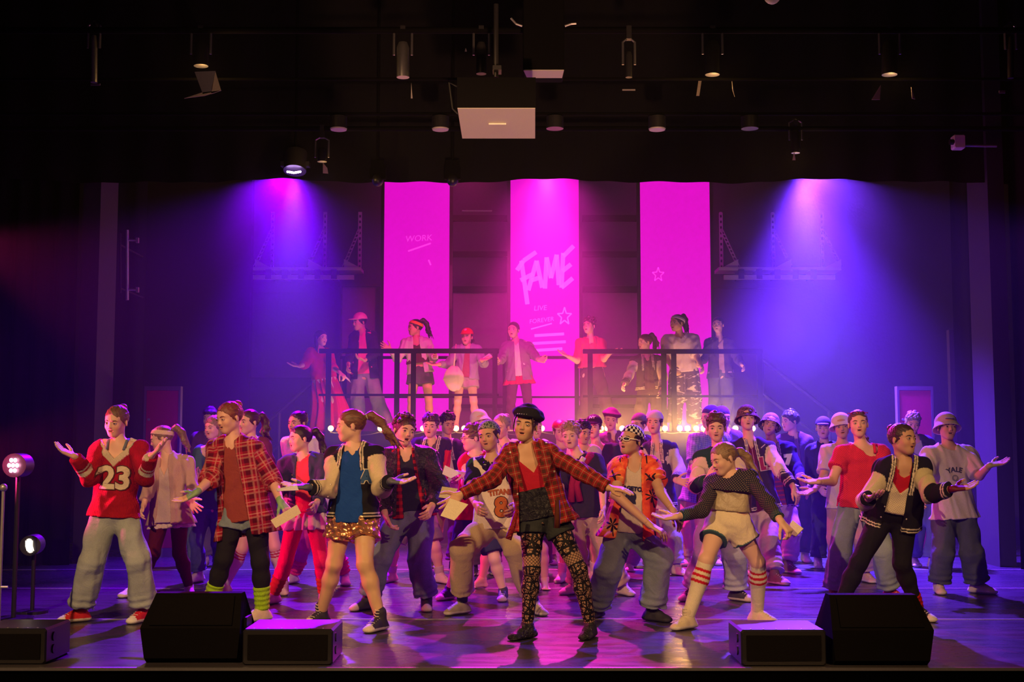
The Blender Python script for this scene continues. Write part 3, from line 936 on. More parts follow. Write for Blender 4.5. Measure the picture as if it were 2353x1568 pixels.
def flatbox(px0, px1, pyb, h_, dep, label, side=1):
    Yf = floor_y(pyb)
    xa, xb = at(px0, pyb, Yf)[0], at(px1, pyb, Yf)[0]
    root = thing('stage_speaker', label, 'speaker', ((xa + xb) / 2, Yf, 0))
    MB().box((xa, Yf, 0), (xb, Yf + dep, h_), .012).build('cabinet', M['blackgloss'], root)
    MB().box((xa + .03, Yf - .006, .03), (xb - .03, Yf + .006, h_ - .03)).build('grille', M['grille'], root)
    X = xb if side > 0 else xa
    for zz in (.07, .14):
        MB().cyl((X - .01 * side, Yf + .12, zz), (X + .006 * side, Yf + .12, zz), .026, 12).build('socket', M['darksteel'], root)
    for i in range(6):
        MB().cyl((xa + .06 + (xb - xa - .12) * i / 5, Yf + .03, h_ - .001), (xa + .06 + (xb - xa - .12) * i / 5, Yf + .03, h_ + .003), .006, 8).build('screw', M['silver'], root)
    return root
flatbox(556, 764, 1530, .20, .42, 'low black box speaker beside the left wedge monitor, lit violet on top', 1)
flatbox(1704, 1900, 1532, .20, .42, 'low black box speaker beside the right wedge monitor, lit violet on top', -1)
flatbox(-60, 104, 1528, .20, .4, 'dim black box speaker cut by the left edge of the stage', 1)

# chrome microphone stand at the far left
Ym = 7.9
X = L_(12, Ym)
ms = thing('microphone_stand', 'thin chrome microphone stand at the left edge of the stage', 'stand', (X, Ym, 0))
MB().cyl((X, Ym, .02), (X, Ym, .95), .010, 10).build('pole', M['silver'], ms, smooth=True)
MB().cyl((X, Ym, 0), (X, Ym, .02), .13, 24).build('base', M['darksteel'], ms)
MB().sphere((X, Ym, .97), .025, 10, 8).build('top_clip', M['silver'], ms, smooth=True)
MB().cyl((X - .02, Ym, .36), (X + .05, Ym, .36), .008, 8).build('cable_clip', M['silver'], ms)

# floor-mounted side lamps at the left
Yl = 9.0
c0 = at(30, 1070, Yl)
fl = thing('led_par_lamp', 'round led lamp with seven glowing pink lenses at the left edge', 'stage lamp', (c0[0], Yl, 0))
M['lens_on'] = flat('lit pink lens', (1, .8, .9), .3, emit=(1.0, .42, .60), es=26.0)
M['lens_warm'] = flat('lit white lens', (1, .9, .7), .3, emit=(1.0, .85, .62), es=3.0)
MB().cyl(c0 + (0, .02, 0), c0 + (0, .18, 0), .085, 20).build('housing', M['darksteel'], fl, smooth=True)
lm = MB()
for i in range(7):
    a_ = i * PI / 3
    q = c0 + (0 if i == 6 else .028 * math.cos(a_), 0, 0 if i == 6 else .042 * math.sin(a_))
    lm.sphere(q, .0125, 10, 6, (1, .5, 1.2))
lm.build('lens_cluster', M['lens_on'], fl, smooth=True)
MB().cyl((c0[0], Yl + .1, 0.02), (c0[0], Yl + .1, c0[2] - .06), .018, 8).build('stand_pole', M['darksteel'], fl)
MB().cyl((c0[0], Yl + .1, 0.0), (c0[0], Yl + .1, .02), .14, 20).build('base', M['darksteel'], fl)
c1 = at(67, 1255, 9.4)
f2 = thing('par_lamp', 'low round lamp with a bright ribbed white lens below the pink led lamp', 'stage lamp', (c1[0], 9.4, 0))
MB().cyl(c1 + (.0, .02, 0), c1 + (-.03, .2, 0), .075, 20).build('housing', M['darksteel'], f2, smooth=True)
mb = MB()
for i in range(6):
    xx = -.024 + i * .0095
    hh = .052 * math.sqrt(max(.05, 1 - (xx / .034) ** 2))
    mb.tube([c1 + (xx - .006, .012, hh), c1 + (xx, -.002, 0), c1 + (xx + .006, .012, -hh)], .0035, 6)
mb.build('ribbed_lens', M['lens_warm'], f2, smooth=True)
MB().cyl((c1[0], 9.5, 0), (c1[0], 9.5, c1[2] - .05), .016, 8).build('stand_pole', M['darksteel'], f2)
MB().cyl((c1[0], 9.5, 0), (c1[0], 9.5, .02), .12, 20).build('base', M['darksteel'], f2)

# ---------------------------------------------------------------- overhead rig
def pipe(Y, py, label, x0=-7.5, x1=7.5, r=.026):
    z = at(1000, py, Y)[2]
    o = MB().cyl((x0, Y, z), (x1, Y, z), r, 10).build('lighting_bar', M['black'], smooth=True)
    tag(o, label, 'bar')
    return z
zb1 = pipe(9.6, 70, 'black lighting bar across the stage carrying the front row of lamps')
zb2 = pipe(9.9, 182, 'thin black bar below and behind the front lighting bar', r=.012)
zb3 = pipe(12.6, 296, 'black lighting bar nearest the border curtain')
zb4 = pipe(11.2, 262, 'black bar above the row of small flush downlights', r=.015)
zb5 = pipe(14.1, 352, 'black bar behind the border curtain carrying the wash lamps')

M['flap'] = flat('white inner flap', (.75, .62, .42), .6)
M['flapgrey'] = flat('grey metal flap', (.30, .27, .27), .55)
def fresnel(px, py0, py1, w_px, label, flaps, Y=9.6, tilt=0.0, barz=None, body='darksteel'):
    """barn-door lamp hanging from py0 to py1"""
    a = at(px, py0, Y); b_ = at(px, py1, Y)
    r = w_px / F_PX * Y / 2
    root = thing('barn_door_lamp', label, 'stage lamp', tuple(b_))
    ax = unit((b_ - a) + np.array([tilt, 0, 0]))
    MB().tube([a, a + (b_ - a) * .15, b_], [r * .7, r, r], 18).build('housing', M[body], root, smooth=True)
    y_ = MB(); y_.tube([a + (-r - .02, 0, -.1), a + (-r - .02, 0, .08), a + (0, 0, .12), a + (r + .02, 0, .08), a + (r + .02, 0, -.1)], .010, 6)
    y_.build('yoke', M['steel'], root)
    MB().box((a[0] - .02, Y - .03, a[2] + .10), (a[0] + .02, Y + .03, (barz or zb1) + .03)).build('clamp', M['darksteel'], root)
    for (poly, mt) in flaps:
        pts_ = [at(x, y, Y - .05) for x, y in poly]
        n_ = len(pts_); V = pts_ + [q + np.array([0, .006, 0]) for q in pts_]
        mb_ = MB().add(V, [tuple(range(n_)), tuple(range(2 * n_ - 1, n_ - 1, -1))] + [(i, i + n_, (i + 1) % n_ + n_, (i + 1) % n_) for i in range(n_)])
        mb_.build('barn_door', M[mt], root)
    if 'flap' in [f_[1] for f_ in flaps]:
        q_ = at(px + 6, py1 + 14, Y - .02)
        d_ = bpy.data.lights.new('lamp_glow', 'POINT'); d_.energy = 5.0; d_.color = (1, .55, .15); d_.shadow_soft_size = .03
        o_ = bpy.data.objects.new('lamp_glow', d_); COL.objects.link(o_); o_.location = q_
    return root
fresnel(462, 96, 152, 34, 'tilted lamp with open grey and yellow lit barn doors at the upper left', [([(447, 165), (495, 163), (486, 212), (466, 216)], 'flapgrey'), ([(495, 165), (508, 208), (485, 216), (487, 200)], 'flap'), ([(423, 226), (466, 212), (490, 210), (508, 208), (470, 220)], 'flap')])
fresnel(1637, 96, 172, 34, 'slim lamp with half closed flaps hanging right of the big black box', [([(1605, 186), (1612, 186), (1607, 220), (1600, 220)], 'flap'), ([(1682, 186), (1685, 200), (1688, 222), (1683, 205)], 'flapgrey')])
fresnel(2044, 96, 172, 36, 'slim lamp with one bright yellow flap at the upper right', [([(2024, 195), (2022, 229), (2003, 229)], 'flap'), ([(2094, 200), (2103, 228), (2096, 226)], 'flapgrey')])
fresnel(926, 98, 178, 30, 'grey tubular lamp hanging left of the projector', [([(945, 190), (948, 226), (944, 226)], 'flapgrey')], body='steel')
fresnel(1106, 98, 170, 24, 'faint tubular lamp just behind and left of the projector', [([(1070, 110), (1073, 118), (1068, 118)], 'flapgrey')])
fresnel(1445, 120, 178, 16, 'thin dim lamp hanging between the black box and the slim flapped lamp', [([(1430, 205), (1460, 205), (1460, 208), (1430, 208)], 'flapgrey')])
fresnel(216, 82, 190, 16, 'narrow vertical tube lamp at the upper left above the pillar', [([(208, 196), (230, 196), (230, 192), (208, 192)], 'flapgrey')], body='steel')
fresnel(2322, 85, 180, 14, 'narrow dim tube lamp at the upper right corner', [([(2296, 214), (2310, 214), (2310, 208), (2296, 208)], 'flapgrey')])
fresnel(1828, 300, 352, 20, 'small dim lamp with a lit flap above the blue beam', [([(1825, 348), (1828, 368), (1821, 368)], 'flap')], Y=12.59, barz=zb3)
fresnel(740, 340, 372, 22, 'small lamp with an orange lit flap just right of the violet wash lamp', [([(742, 374), (752, 386), (754, 399), (742, 398)], 'flap')], Y=12.59, barz=zb3)

# projector
Yp = 8.6
def boxpx(px0, px1, py0, py1, Y, dep, bev=.01):
    a = at(px0, py1, Y); c_ = at(px1, py0, Y)
    return MB().box((a[0], Y, a[2]), (c_[0], Y + dep, c_[2]), bev)
a = at(1050, 249, Yp); c_ = at(1231, 178, Yp)
pj = thing('projector', 'large projector hanging at the top centre, black front and tan underside', 'projector', ((a[0] + c_[0]) / 2, Yp, a[2]))
zf = a[2]
# depth from the underside outline
xb0, xb1 = at(1059, 317, Yp), at(1232, 317, Yp)
# the underside slopes down towards the back so that it faces the hall
Yb3 = 8.6 + .42
q0 = at(1061, 316, Yb3); q1 = at(1231, 316, Yb3)
V = [(a[0], Yp, zf), (c_[0], Yp, zf), (q1[0], Yb3, q1[2]), (q0[0], Yb3, q0[2]), (a[0], Yp, c_[2]), (c_[0], Yp, c_[2]), (q1[0], Yb3, c_[2]), (q0[0], Yb3, c_[2])]
MB().add(V, [(4, 5, 1, 0), (5, 6, 2, 1), (6, 7, 3, 2), (7, 4, 0, 3), (7, 6, 5, 4), (0, 1, 2, 3)]).build('cabinet', M['black'], pj)
e = .006
V = [(a[0] + .004, Yp - e, zf - .003), (c_[0] - .004, Yp - e, zf - .003), (q1[0] - .004, Yb3, q1[2] - .008), (q0[0] + .004, Yb3, q0[2] - .008)]
V += [(v[0], v[1], v[2] + .004) for v in V]
MB().add(V, [(0, 3, 2, 1), (4, 5, 6, 7), (0, 1, 5, 4), (1, 2, 6, 5), (2, 3, 7, 6), (3, 0, 4, 7)]).build('underside_grille', M['whitebox'], pj)
s0 = at(1123, 282, Yp + .2); s1 = at(1163, 284, Yp + .2)
s0[2] -= .010
M['badge'] = flat('pale badge', (.85, .78, .7), .4)
MB().box((s0[0], Yp + .19, s0[2] - .006), (s1[0], Yp + .20, s0[2] + .004)).build('badge', M['badge'], pj)
MB().cyl(at(1140, 178, Yp + .2), at(1140, 10, Yp + .2), .018, 10).build('hanging_pole', M['darksteel'], pj)
MB().box(tuple(at(1132, 160, Yp + .14)), tuple(at(1152, 150, Yp + .14) + np.array([0, .12, .0]))).build('mount', M['darksteel'], pj)
cb = MB(); cb.tube([at(1052, 200, Yp + .1), at(1032, 190, Yp + .1), at(1040, 250, Yp + .1), at(1052, 262, Yp + .1)], .006, 6); cb.build('cable', M['socket'], pj)
# tall black hanging loudspeaker above
Ys = 9.2
a = at(1202, 162, Ys); c_ = at(1296, -30, Ys)
sp_ = thing('hanging_speaker', 'tall black box loudspeaker hanging above and right of the projector', 'speaker', ((a[0] + c_[0]) / 2, Ys, a[2]))
MB().box((a[0], Ys, a[2]), (c_[0], Ys + .32, c_[2]), .01).build('cabinet', M['black'], sp_)
b1_ = at(1211, 171, Ys + .1); b2_ = at(1292, 171, Ys + .1)
V = [(a[0] + .003, Ys - .002, a[2] - .001), (c_[0] - .003, Ys - .002, a[2] - .001), (b2_[0], Ys + .14, a[2] - .016), (b1_[0], Ys + .14, a[2] - .016)]
V += [(v[0], v[1], v[2] + .006) for v in V]
MB().add(V, [(0, 3, 2, 1), (4, 5, 6, 7), (0, 1, 5, 4), (1, 2, 6, 5), (2, 3, 7, 6), (3, 0, 4, 7)]).build('underside', M['whitebox'], sp_)
for sx, xx in ((-1, 1200), (1, 1298)):
    br = MB(); br.tube([at(xx, 60, Ys + .02), at(xx + sx * 14, 55, Ys + .02), at(xx + sx * 26, 42 if sx < 0 else 54, Ys + .02)], .008, 6)
    br.build('bracket', M['silver'], sp_)
# top-edge lamp rim
c0 = at(1778, -6, 9.0)
rd = thing('round_lamp', 'round lamp whose tan rim dips in at the top edge of the picture', 'stage lamp', tuple(c0))
MB().sphere(c0 + (0, .05, .03), .062, 16, 10).build('housing', M['whitebox'], rd, smooth=True)
MB().cyl(c0 + (0, .05, .05), (c0[0], c0[1] + .05, 6.9), .03, 10).build('stem', M['darksteel'], rd)
# small downlights under the border
for i, (px, lab_) in enumerate(((778, 'small flush downlight with a dim magenta face, leftmost of the row'), (1012, 'small flush downlight with a tan face left of the projector'), (1510, 'small flush downlight with a bright tan face right of the projector'), (1275, 'small dark flush downlight below the projector'), (1723, 'small dark flush downlight, rightmost of the row'))):
    q = at(px, 296, 11.2)
    d_ = thing('downlight', lab_, 'lamp', tuple(q), 'small flush downlights')
    MB().cyl(q + (0, 0, .0), q + (0, 0, .11), .078, 20).build('housing', M['darksteel'], d_, smooth=True)
    if i < 3:
        MB().cyl(q + (0, -.0, -.012), q + (0, 0, .0), .072, 20, .076).build('face_ring', M['whitebox'], d_, smooth=True)
    MB().cyl(q + (0, 0, .11), (q[0], q[1], zb4), .012, 8).build('stem', M['darksteel'], d_)
# small white camera box on an arm at the right pillar
q = at(2205, 325, 12.9)
cm = thing('wall_camera', 'small pale camera box on an arm beside the right pillar', 'camera', tuple(q))
MB().box(tuple(q + (-.055, 0, -.07)), tuple(q + (.065, .12, .075)), .012).build('casing', M['whitebox'], cm)
MB().cyl(q + (-.05, .03, 0), q + (-.095, .03, .0), .03, 12).build('lens', M['blackgloss'], cm)
MB().cyl(q + (.06, .06, -.03), at(2290, 336, 12.96), .014, 8).build('arm', M['silver'], cm)
# dim red sign at the left
M['signred'] = flat('dim red sign', (.30, .015, .03), .6)
M['signfig'] = flat('pale sign figure', (.5, .25, .25), .6)
a = at(270, 402, 14.9); c_ = at(318, 350, 14.9)
sg = thing('wall_sign', 'dim red square sign high on the left wall', 'sign', ((a[0] + c_[0]) / 2, 14.9, a[2]))
MB().box((a[0], 14.9, a[2]), (c_[0], 14.94, c_[2])).build('plate', M['signred'], sg)
mb = MB()
for (u0, v0, u1, v1) in ((.2, .55, .4, .8), (.45, .35, .65, .62), (.68, .6, .85, .82), (.25, .15, .42, .34), (.6, .12, .78, .26)):
    mb.box((a[0] + (c_[0] - a[0]) * u0, 14.89, a[2] + (c_[2] - a[2]) * v0), (a[0] + (c_[0] - a[0]) * u1, 14.90, a[2] + (c_[2] - a[2]) * v1))
mb.build('marking', M['signfig'], sg)
# vertical rail lit pink at the left
q0, q1 = at(292, 690, 14.6), at(292, 529, 14.6)
rl = thing('vertical_rail', 'upright metal rail with two side clamps shining pink at the left', 'rail', tuple(q0))
MB().cyl(q0, q1, .020, 12).build('tube', M['silver'], rl, smooth=True)
for py in (552, 666):
    w_ = at(292, py, 14.6)
    MB().cyl(w_, w_ + (.12, .02, 0), .014, 8).build('clamp_arm', M['silver'], rl)
    MB().box(tuple(w_ + (.10, 0, -.03)), tuple(w_ + (.13, .04, .03))).build('clamp', M['silver'], rl)
MB().cyl(q0 + (-.11, .1, .1), q1 + (-.11, .1, -.02), .012, 8).build('back_tube', M['darksteel'], rl)
for py in (560, 660):
    w_ = at(292, py, 14.6)
    MB().cyl(w_ + (-.11, .1, 0), w_ + (-.11, 1.0, 0), .012, 8).build('wall_arm', M['darksteel'], rl)

# the LED wash lamps themselves
M['led_v'] = flat('lit violet led', (.8, .5, 1), .3, emit=(.70, .42, 1.0), es=28.0)
def wash(c, label, mat_, n=7, sp=.035, vis=True):
    t = thing('led_wash_lamp', label, 'stage lamp', tuple(c))
    MB().cyl(c + (0, .03, .05), c + (0, .10, .26), .12, 20).build('housing', M['darksteel'], t, smooth=True)
    MB().box((c[0] - .15, c[1] + .02, c[2] + .10), (c[0] + .15, c[1] + .12, c[2] + .15)).build('yoke', M['darksteel'], t)
    MB().cyl(c + (0, .07, .2), (c[0], c[1] + .07, 6.9), .015, 8).build('hanging_rod', M['black'], t)
    mb = MB()
    for i in range(n):
        mb.sphere(c + ((i - (n - 1) / 2) * sp * .62, -.02, .03 - .012 * (1 - abs(i - (n - 1) / 2) / n * 2)), .012, 8, 6)
    mb.build('lens_row', M[mat_], t, smooth=True)
    return t
M['led_b'] = flat('lit blue led', (.8, .8, 1), .3, emit=(.6, .55, 1.0), es=18.0)
M['led_p'] = flat('lit pink led', (1, .7, .9), .3, emit=(1.0, .5, .8), es=14.0)
wash(at(676, 402, 13.05), 'violet led wash lamp glowing under the border curtain at the left', 'led_v')
wash(LED_C + np.array([0, .06, .02]), 'pink led wash lamp above the middle banner, mostly behind the border', 'led_p')
wash(LED_R + np.array([0, .06, .02]), 'blue led wash lamp at the right, mostly behind the border', 'led_b', 9, .05)
for px, lab_ in ((868, 'small black moving head lamp hanging at the upper left corner of the left banner'), (1040, 'small black moving head lamp between the left and middle banners')):
    q = at(px, 412, 13.12)
    t = thing('moving_head_lamp', lab_, 'stage lamp', tuple(q))
    MB().sphere(q + (0, 0, -.01), .062, 14, 10, (1, .9, 1.1)).build('head', M['blackgloss'], t, smooth=True)
    MB().box(tuple(q + (-.085, -.02, .0)), tuple(q + (.085, .04, .12))).build('yoke', M['black'], t)
    MB().box(tuple(q + (-.07, -.03, .12)), tuple(q + (.07, .05, .20))).build('base', M['black'], t)
    MB().cyl(q + (0, .01, .2), (q[0], q[1] + .01, 6.9), .015, 8).build('hanging_rod', M['black'], t)

# perforated steel brackets with cable trays on the back wall
def tray(label, px0, px1, posts, pyt, pyb, mirror=1, Y=19.45):
    a = at(px0, pyb, Y); c_ = at(px1, pyt, Y)
    zt0 = at(px0, 614, Y)[2]; zb0 = at(px0, 640, Y)[2]
    t = thing('cable_tray', label, 'shelf', ((a[0] + c_[0]) / 2, Y, zb0))
    MB().box((a[0], Y, zt0 - .05), (c_[0], Y + .42, zt0)).build('tray', M['tray'], t)
    MB().box((a[0] + .08, Y - .02, zb0 - .02), (c_[0] - .1, Y + .04, zb0 + .05)).build('front_channel', M['tray'], t)
    for i in range(5):
        x = a[0] + .3 + i * (c_[0] - a[0] - .5) / 5
        MB().box((x, Y - .03, zb0 - .01), (x + .09, Y + .3, zt0 - .04)).build('spacer', M['darksteel'], t)
    for px in posts:
        X = at(px, 600, Y)[0]; zt1 = at(px, pyt, Y)[2]
        # upright with punched holes (two strips joined by rungs)
        u_ = MB()
        for dx in (-.028, .016):
            u_.box((X + dx, Y + .4, zt0), (X + dx + .012, Y + .43, zt1))
        for z in np.arange(zt0, zt1, .09):
            u_.box((X - .02, Y + .4, z), (X + .02, Y + .43, z + .045))
        u_.build('upright', M['tray'], t)
        d0 = np.array([X - mirror * .20, Y + .05, zt0 + .02]); d1 = np.array([X, Y + .4, zt0 + (zt1 - zt0) * .72])
        b2 = MB()
        for dx in (-.022, .022):
            b2.tube([d0 + (dx, 0, 0), d1 + (dx, 0, 0)], .008, 4)
        for k_ in range(10):
            q = d0 + (d1 - d0) * (k_ + .5) / 10
            b2.tube([q + (-.022, 0, 0), q + (.022, 0, 0)], .012, 4)
        b2.build('brace', M['tray'], t)
        MB().prism([(d0[0], zt0), (d0[0] + mirror * .25, zt0), (d0[0], zt0 + .13)], 'y', Y + .04, Y + .06).build('gusset', M['tray'], t)
tray('steel cable tray with three perforated brackets high on the back wall at the left', 566, 830, (614, 737, 819), 476, 645)
tray('steel cable tray with bracket high on the right back wall in the blue beam', 1652, 1930, (1668, 1790, 1905), 478, 650, -1)
# wall battens behind
structure(MB().box((L_(1060, 19.6), 19.6, at(0, 486, 19.6)[2]), (L_(1130, 19.6), 19.65, at(0, 483, 19.6)[2])), 'trim_40', M['silver'])
# cloth hanging over the side wall at right
structure(MB().box((at(2185, 900, 16.2)[0], 16.2, 0), (at(2240, 900, 16.2)[0] + 1.2, 16.3, at(2190, 758, 16.2)[2])), 'wall_side_low', M['pillar'])

# ---------------------------------------------------------------- haze
hz = bpy.data.materials.new('haze'); hz.use_nodes = True
nt = hz.node_tree; nt.nodes.clear()
out = N(nt, 'ShaderNodeOutputMaterial'); vs = N(nt, 'ShaderNodeVolumeScatter')
vs.inputs['Color'].default_value = (.9, .9, .9, 1); vs.inputs['Density'].default_value = HAZE
vs.inputs['Anisotropy'].default_value = .25
nt.links.new(vs.outputs[0], out.inputs['Volume'])
hz2 = hz.copy(); hz2.name = 'thin haze'
[n_ for n_ in hz2.node_tree.nodes if n_.type == 'VOLUME_SCATTER'][0].inputs['Density'].default_value = HAZE * .13
hb2 = MB().box((-7.2, 7.4, .02), (7.2, 12.94, 6.5)).build('thin_haze', hz2)
tag(hb2, 'very thin stage haze over the front half of the stage', 'haze', kind='stuff')
hb = MB().box((-7.2, 12.95, .02), (7.2, 19.25, 6.5)).build('haze', hz)
tag(hb, 'thin stage haze lit by the lamps over the back of the stage', 'haze', kind='stuff')

def puff(label, c, r, dens):
    m_ = hz.copy(); m_.name = 'smoke puff'
    [n_ for n_ in m_.node_tree.nodes if n_.type == 'VOLUME_SCATTER'][0].inputs['Density'].default_value = dens
    mb_ = MB().sphere(c, 1.0, 24, 16, r)
    tag(mb_.build('smoke_puff', m_, smooth=True), label, 'smoke', kind='stuff')
puff('soft cloud of smoke hanging in front of the right end of the platform', at(1500, 935, 15.9), (1.5, .40, .66), .075)
puff('denser low smoke right above the warm bulbs', at(1540, 965, 15.9), (.95, .3, .36), .10)
puff('soft cloud of smoke drifting in the blue beam right of the platform', at(1780, 775, 14.8), (.75, .5, .62), .022)
puff('denser heart of the smoke cloud in the blue beam', at(1772, 765, 14.8), (.42, .3, .36), .03)
# ================================================================== people
def rot(yaw, pitch, roll):
    y, p, r = math.radians(yaw), math.radians(-pitch), math.radians(roll)
    Rz = np.array([[math.cos(y), -math.sin(y), 0], [math.sin(y), math.cos(y), 0], [0, 0, 1]])
    Rx = np.array([[1, 0, 0], [0, math.cos(p), -math.sin(p)], [0, math.sin(p), math.cos(p)]])
    Ry = np.array([[math.cos(r), 0, math.sin(r)], [0, 1, 0], [-math.sin(r), 0, math.cos(r)]])
    return Ry @ Rz @ Rx

def folds(seed, amp, wl=.09):
    r = np.random.RandomState(seed)
    k = r.normal(size=(4, 3)); k /= np.linalg.norm(k, axis=1)[:, None]
    k = k * np.array([1.0, 1.0, .55]); k *= (2 * PI / wl) * np.array([1, .62, 1.5, .8])[:, None]
    ph = r.uniform(0, 6, 4)
    def f(P):
        a = np.sin(P @ k[0] + ph[0] + 1.6 * np.sin(P @ k[1] + ph[1]))
        b = np.sin(P @ k[2] + ph[2] + 1.2 * np.sin(P @ k[3] + ph[3]))
        return amp * (a * .7 + b * .35)
    return f

SK = {'fair': (.80, .50, .36), 'pink': (.82, .47, .36), 'tan': (.62, .36, .22), 'olive': (.58, .35, .22), 'dark': (.30, .15, .09)}
BL = (.012, .012, .015); NAVY = (.02, .022, .06); CREAM = (.74, .66, .48); WHITE = (.80, .78, .76); JEAN = (.16, .22, .34); LJEAN = (.34, .42, .50)
KHAKI = (.52, .40, .24); RED = (.55, .01, .02)

class P: pass

def head_prims(H, R, h, mouth, hs_dark=False):
    """prims of the head, local metres scaled by h"""
    def w(x, y, z): return H + h * (R @ np.array([x, y, z]))
    RT = R.T
    L = []
    L.append(ell(w(0, .014, .034), RT, h * np.array([.074, .093, .083]), .02, 1))
    L.append(ell(w(0, -.026, -.030), RT, h * np.array([.052, .060, .060]), .03, 1))
    L.append(ell(w(0, -.030, .030), RT, h * np.array([.062, .056, .060]), .02, 1))
    L.append(cap(w(-.007, -.060, -.082), w(.007, -.060, -.082), h * .0140, None, .028, lab=1))
    L.append(ell(w(0, -.050, -.050), RT, h * np.array([.032, .0325, .030]), .025, 1))
    for sx in (-1, 1):
        L.append(ell(w(sx * .033, -.054, -.024), RT, h * np.array([.024, .027, .025]), .025, 1))
        L.append(cap(w(sx * .038, -.010, -.052), w(sx * .012, -.054, -.078), h * .015, h * .013, .035, lab=1))
        L.append(ell(w(sx * .0080, -.090, -.0255), RT, h * np.array([.0055, .008, .0052]), .009, 1))
        L.append(cap(w(sx * .012, -.082, .026), w(sx * .042, -.068, .024), h * .0060, h * .005, .018, lab=1))
        L.append(ell(w(sx * .0735, .012, -.006), (R @ rot(sx * 22, 0, 0)).T, h * np.array([.007, .015, .024]), .008, 1))
    L.append(cap(w(0, -.082, .012), w(0, -.0965, -.0195), h * .0050, h * .0072, .016, lab=1))
    o = mouth
    L.append(cap(w(-.017, -.0775, -.0455 + .002 * o), w(.017, -.0775, -.0455 + .002 * o), h * .0050, None, .008, lab=2))
    L.append(cap(w(-.006, -.0835, -.0455 + .002 * o), w(.006, -.0835, -.0455 + .002 * o), h * .0044, None, .009, lab=2))
    L.append(cap(w(-.011, -.0800, -.0560 - .011 * o), w(.011, -.0800, -.0560 - .011 * o), h * .0058, None, .010, lab=2))
    return L, w

def head_cuts(H, R, h, mouth):
    RT = R.T
    def w(x, y, z): return H + h * (R @ np.array([x, y, z]))
    socks = [ell(w(sx * .031, -.106, .004), RT, h * np.array([.018, .024, .0125])) for sx in (-1, 1)]
    def f(Pt):
        d = np.full(len(Pt), -1.0)
        for s in socks:
            d = smin(-d, pdist0(s, Pt), .012) * -1 if False else np.maximum(d, -pdist0(s, Pt))
        return d
    cs = [f]
    m = ell(w(0, -.094, -.0510 - .0052 * mouth), RT, h * np.array([.0185 + .001 * mouth, .028, .0016 + .0070 * mouth]))
    if mouth > .05:
        cs.append(lambda Pt: -pdist0(m, Pt))
    return cs, m

def hand_prims(W, f, n, right, pose, s):
    """palm at wrist W, fingers along f, palm faces n"""
    f = unit(f); n = unit(n - (n @ f) * f)
    t = np.cross(f, n) if right else np.cross(n, f)      # thumb side
    L = []
    s = s * 1.0
    pc = W + f * .045 * s
    for k in (-1, 0, 1):
        L.append(cap(W + f * .012 * s + t * k * .014 * s, W + f * .082 * s + t * k * .023 * s, .016 * s, .0145 * s, .012, n=n, s=.85, lab=5))
    curl = {'open': .22, 'relax': .55, 'hold': 1.15, 'flat': .08, 'fist': 1.5}[pose]
    spread = {'open': .16, 'relax': .06, 'hold': .03, 'flat': .12, 'fist': .0}[pose]
    for i, (off, ln) in enumerate(((.029, .070), (.010, .078), (-.010, .072), (-.028, .057))):
        base = W + f * (.084 - (.004 if i in (0, 2) else .010 if i == 3 else 0)) * s + t * off * s
        a = (1.5 - i) * spread
        d = unit(f * math.cos(a) + t * math.sin(a))
        c = curl * (1 + .14 * i)
        p = base
        seg = (ln * .45, ln * .32, ln * .26)
        ang = 0
        for j, l in enumerate(seg):
            ang += c * (.55, .75, .5)[j]
            q = p + (d * math.cos(ang) + n * math.sin(ang)) * l * s
            r0 = (.0092, .0085, .0078, .0070)[j] * s * (1 if i < 3 else .88)
            L.append(cap(p, q, r0, r0 * .92, .005, lab=5))
            p = q
    b = W + f * .022 * s + t * .020 * s
    td = unit(f * (.72 if pose != 'open' else .5) + t * (.75 if pose in ('open', 'flat') else .45) + n * (.25 if pose != 'hold' else .8))
    m = b + td * .042 * s
    e = m + unit(td + f * .5 + (n * .5 if pose in ('hold', 'fist') else 0)) * .030 * s
    e2 = e + unit(td * .7 + f * .8 + (n * .5 if pose in ('hold', 'fist') else 0)) * .024 * s
    L.append(cap(b, m, .0135 * s, .0105 * s, .010, lab=5)); L.append(cap(m, e, .0105 * s, .0092 * s, .006, lab=5)); L.append(cap(e, e2, .0092 * s, .0078 * s, .006, lab=5))
    return L

PEOPLE = {}

def limb_pat(V, a, b):
    ax = unit(b - a); ref = np.array([0, -1., 0])
    u = unit(np.cross(ax, ref)) if abs(ax @ ref) < .95 else unit(np.cross(ax, np.array([1., 0, 0])))
    v = np.cross(u, ax)
    q = V - a
    r = .055
    return np.stack([np.arctan2(q @ u, q @ v) * r, q @ ax, np.zeros(len(V))], 1)

def garment(p, name, prims, mat, col, vox=None, cuts=(), fold=.004, wl=.09, paint=None, seed=None, it=1, bones=None, parent=None):
    vox = vox or p.vox
    V, Q = surf(prims, vox, cuts, folds(seed if seed is not None else sum(map(ord, name)) % 97 + p.seed, fold, wl) if fold else None)
    if len(V) == 0: return None
    V = relax(V, Q, it)
    j = nearest_label(prims, V)
    lab = np.array([q[8] if isinstance(q[8], (int, float)) else 0 for q in prims])[j]
    pat = np.stack([(V - p.P) @ p.lat, (V - p.P) @ p.up, np.zeros(len(V))], 1)
    for k, pr in enumerate(prims):
        if pr[8] >= 10:                       # limb bones
            m = j == k
            if m.any(): pat[m] = limb_pat(V[m], pr[1], pr[2])
    C = np.tile(np.array(col, float), (len(V), 1))
    if paint: paint(V, lab, C, pat)
    p.surfs[name] = (V, Q)
    return mesh_obj(name, V, Q, M[mat], parent or p.root, p.org, True, C, pat)

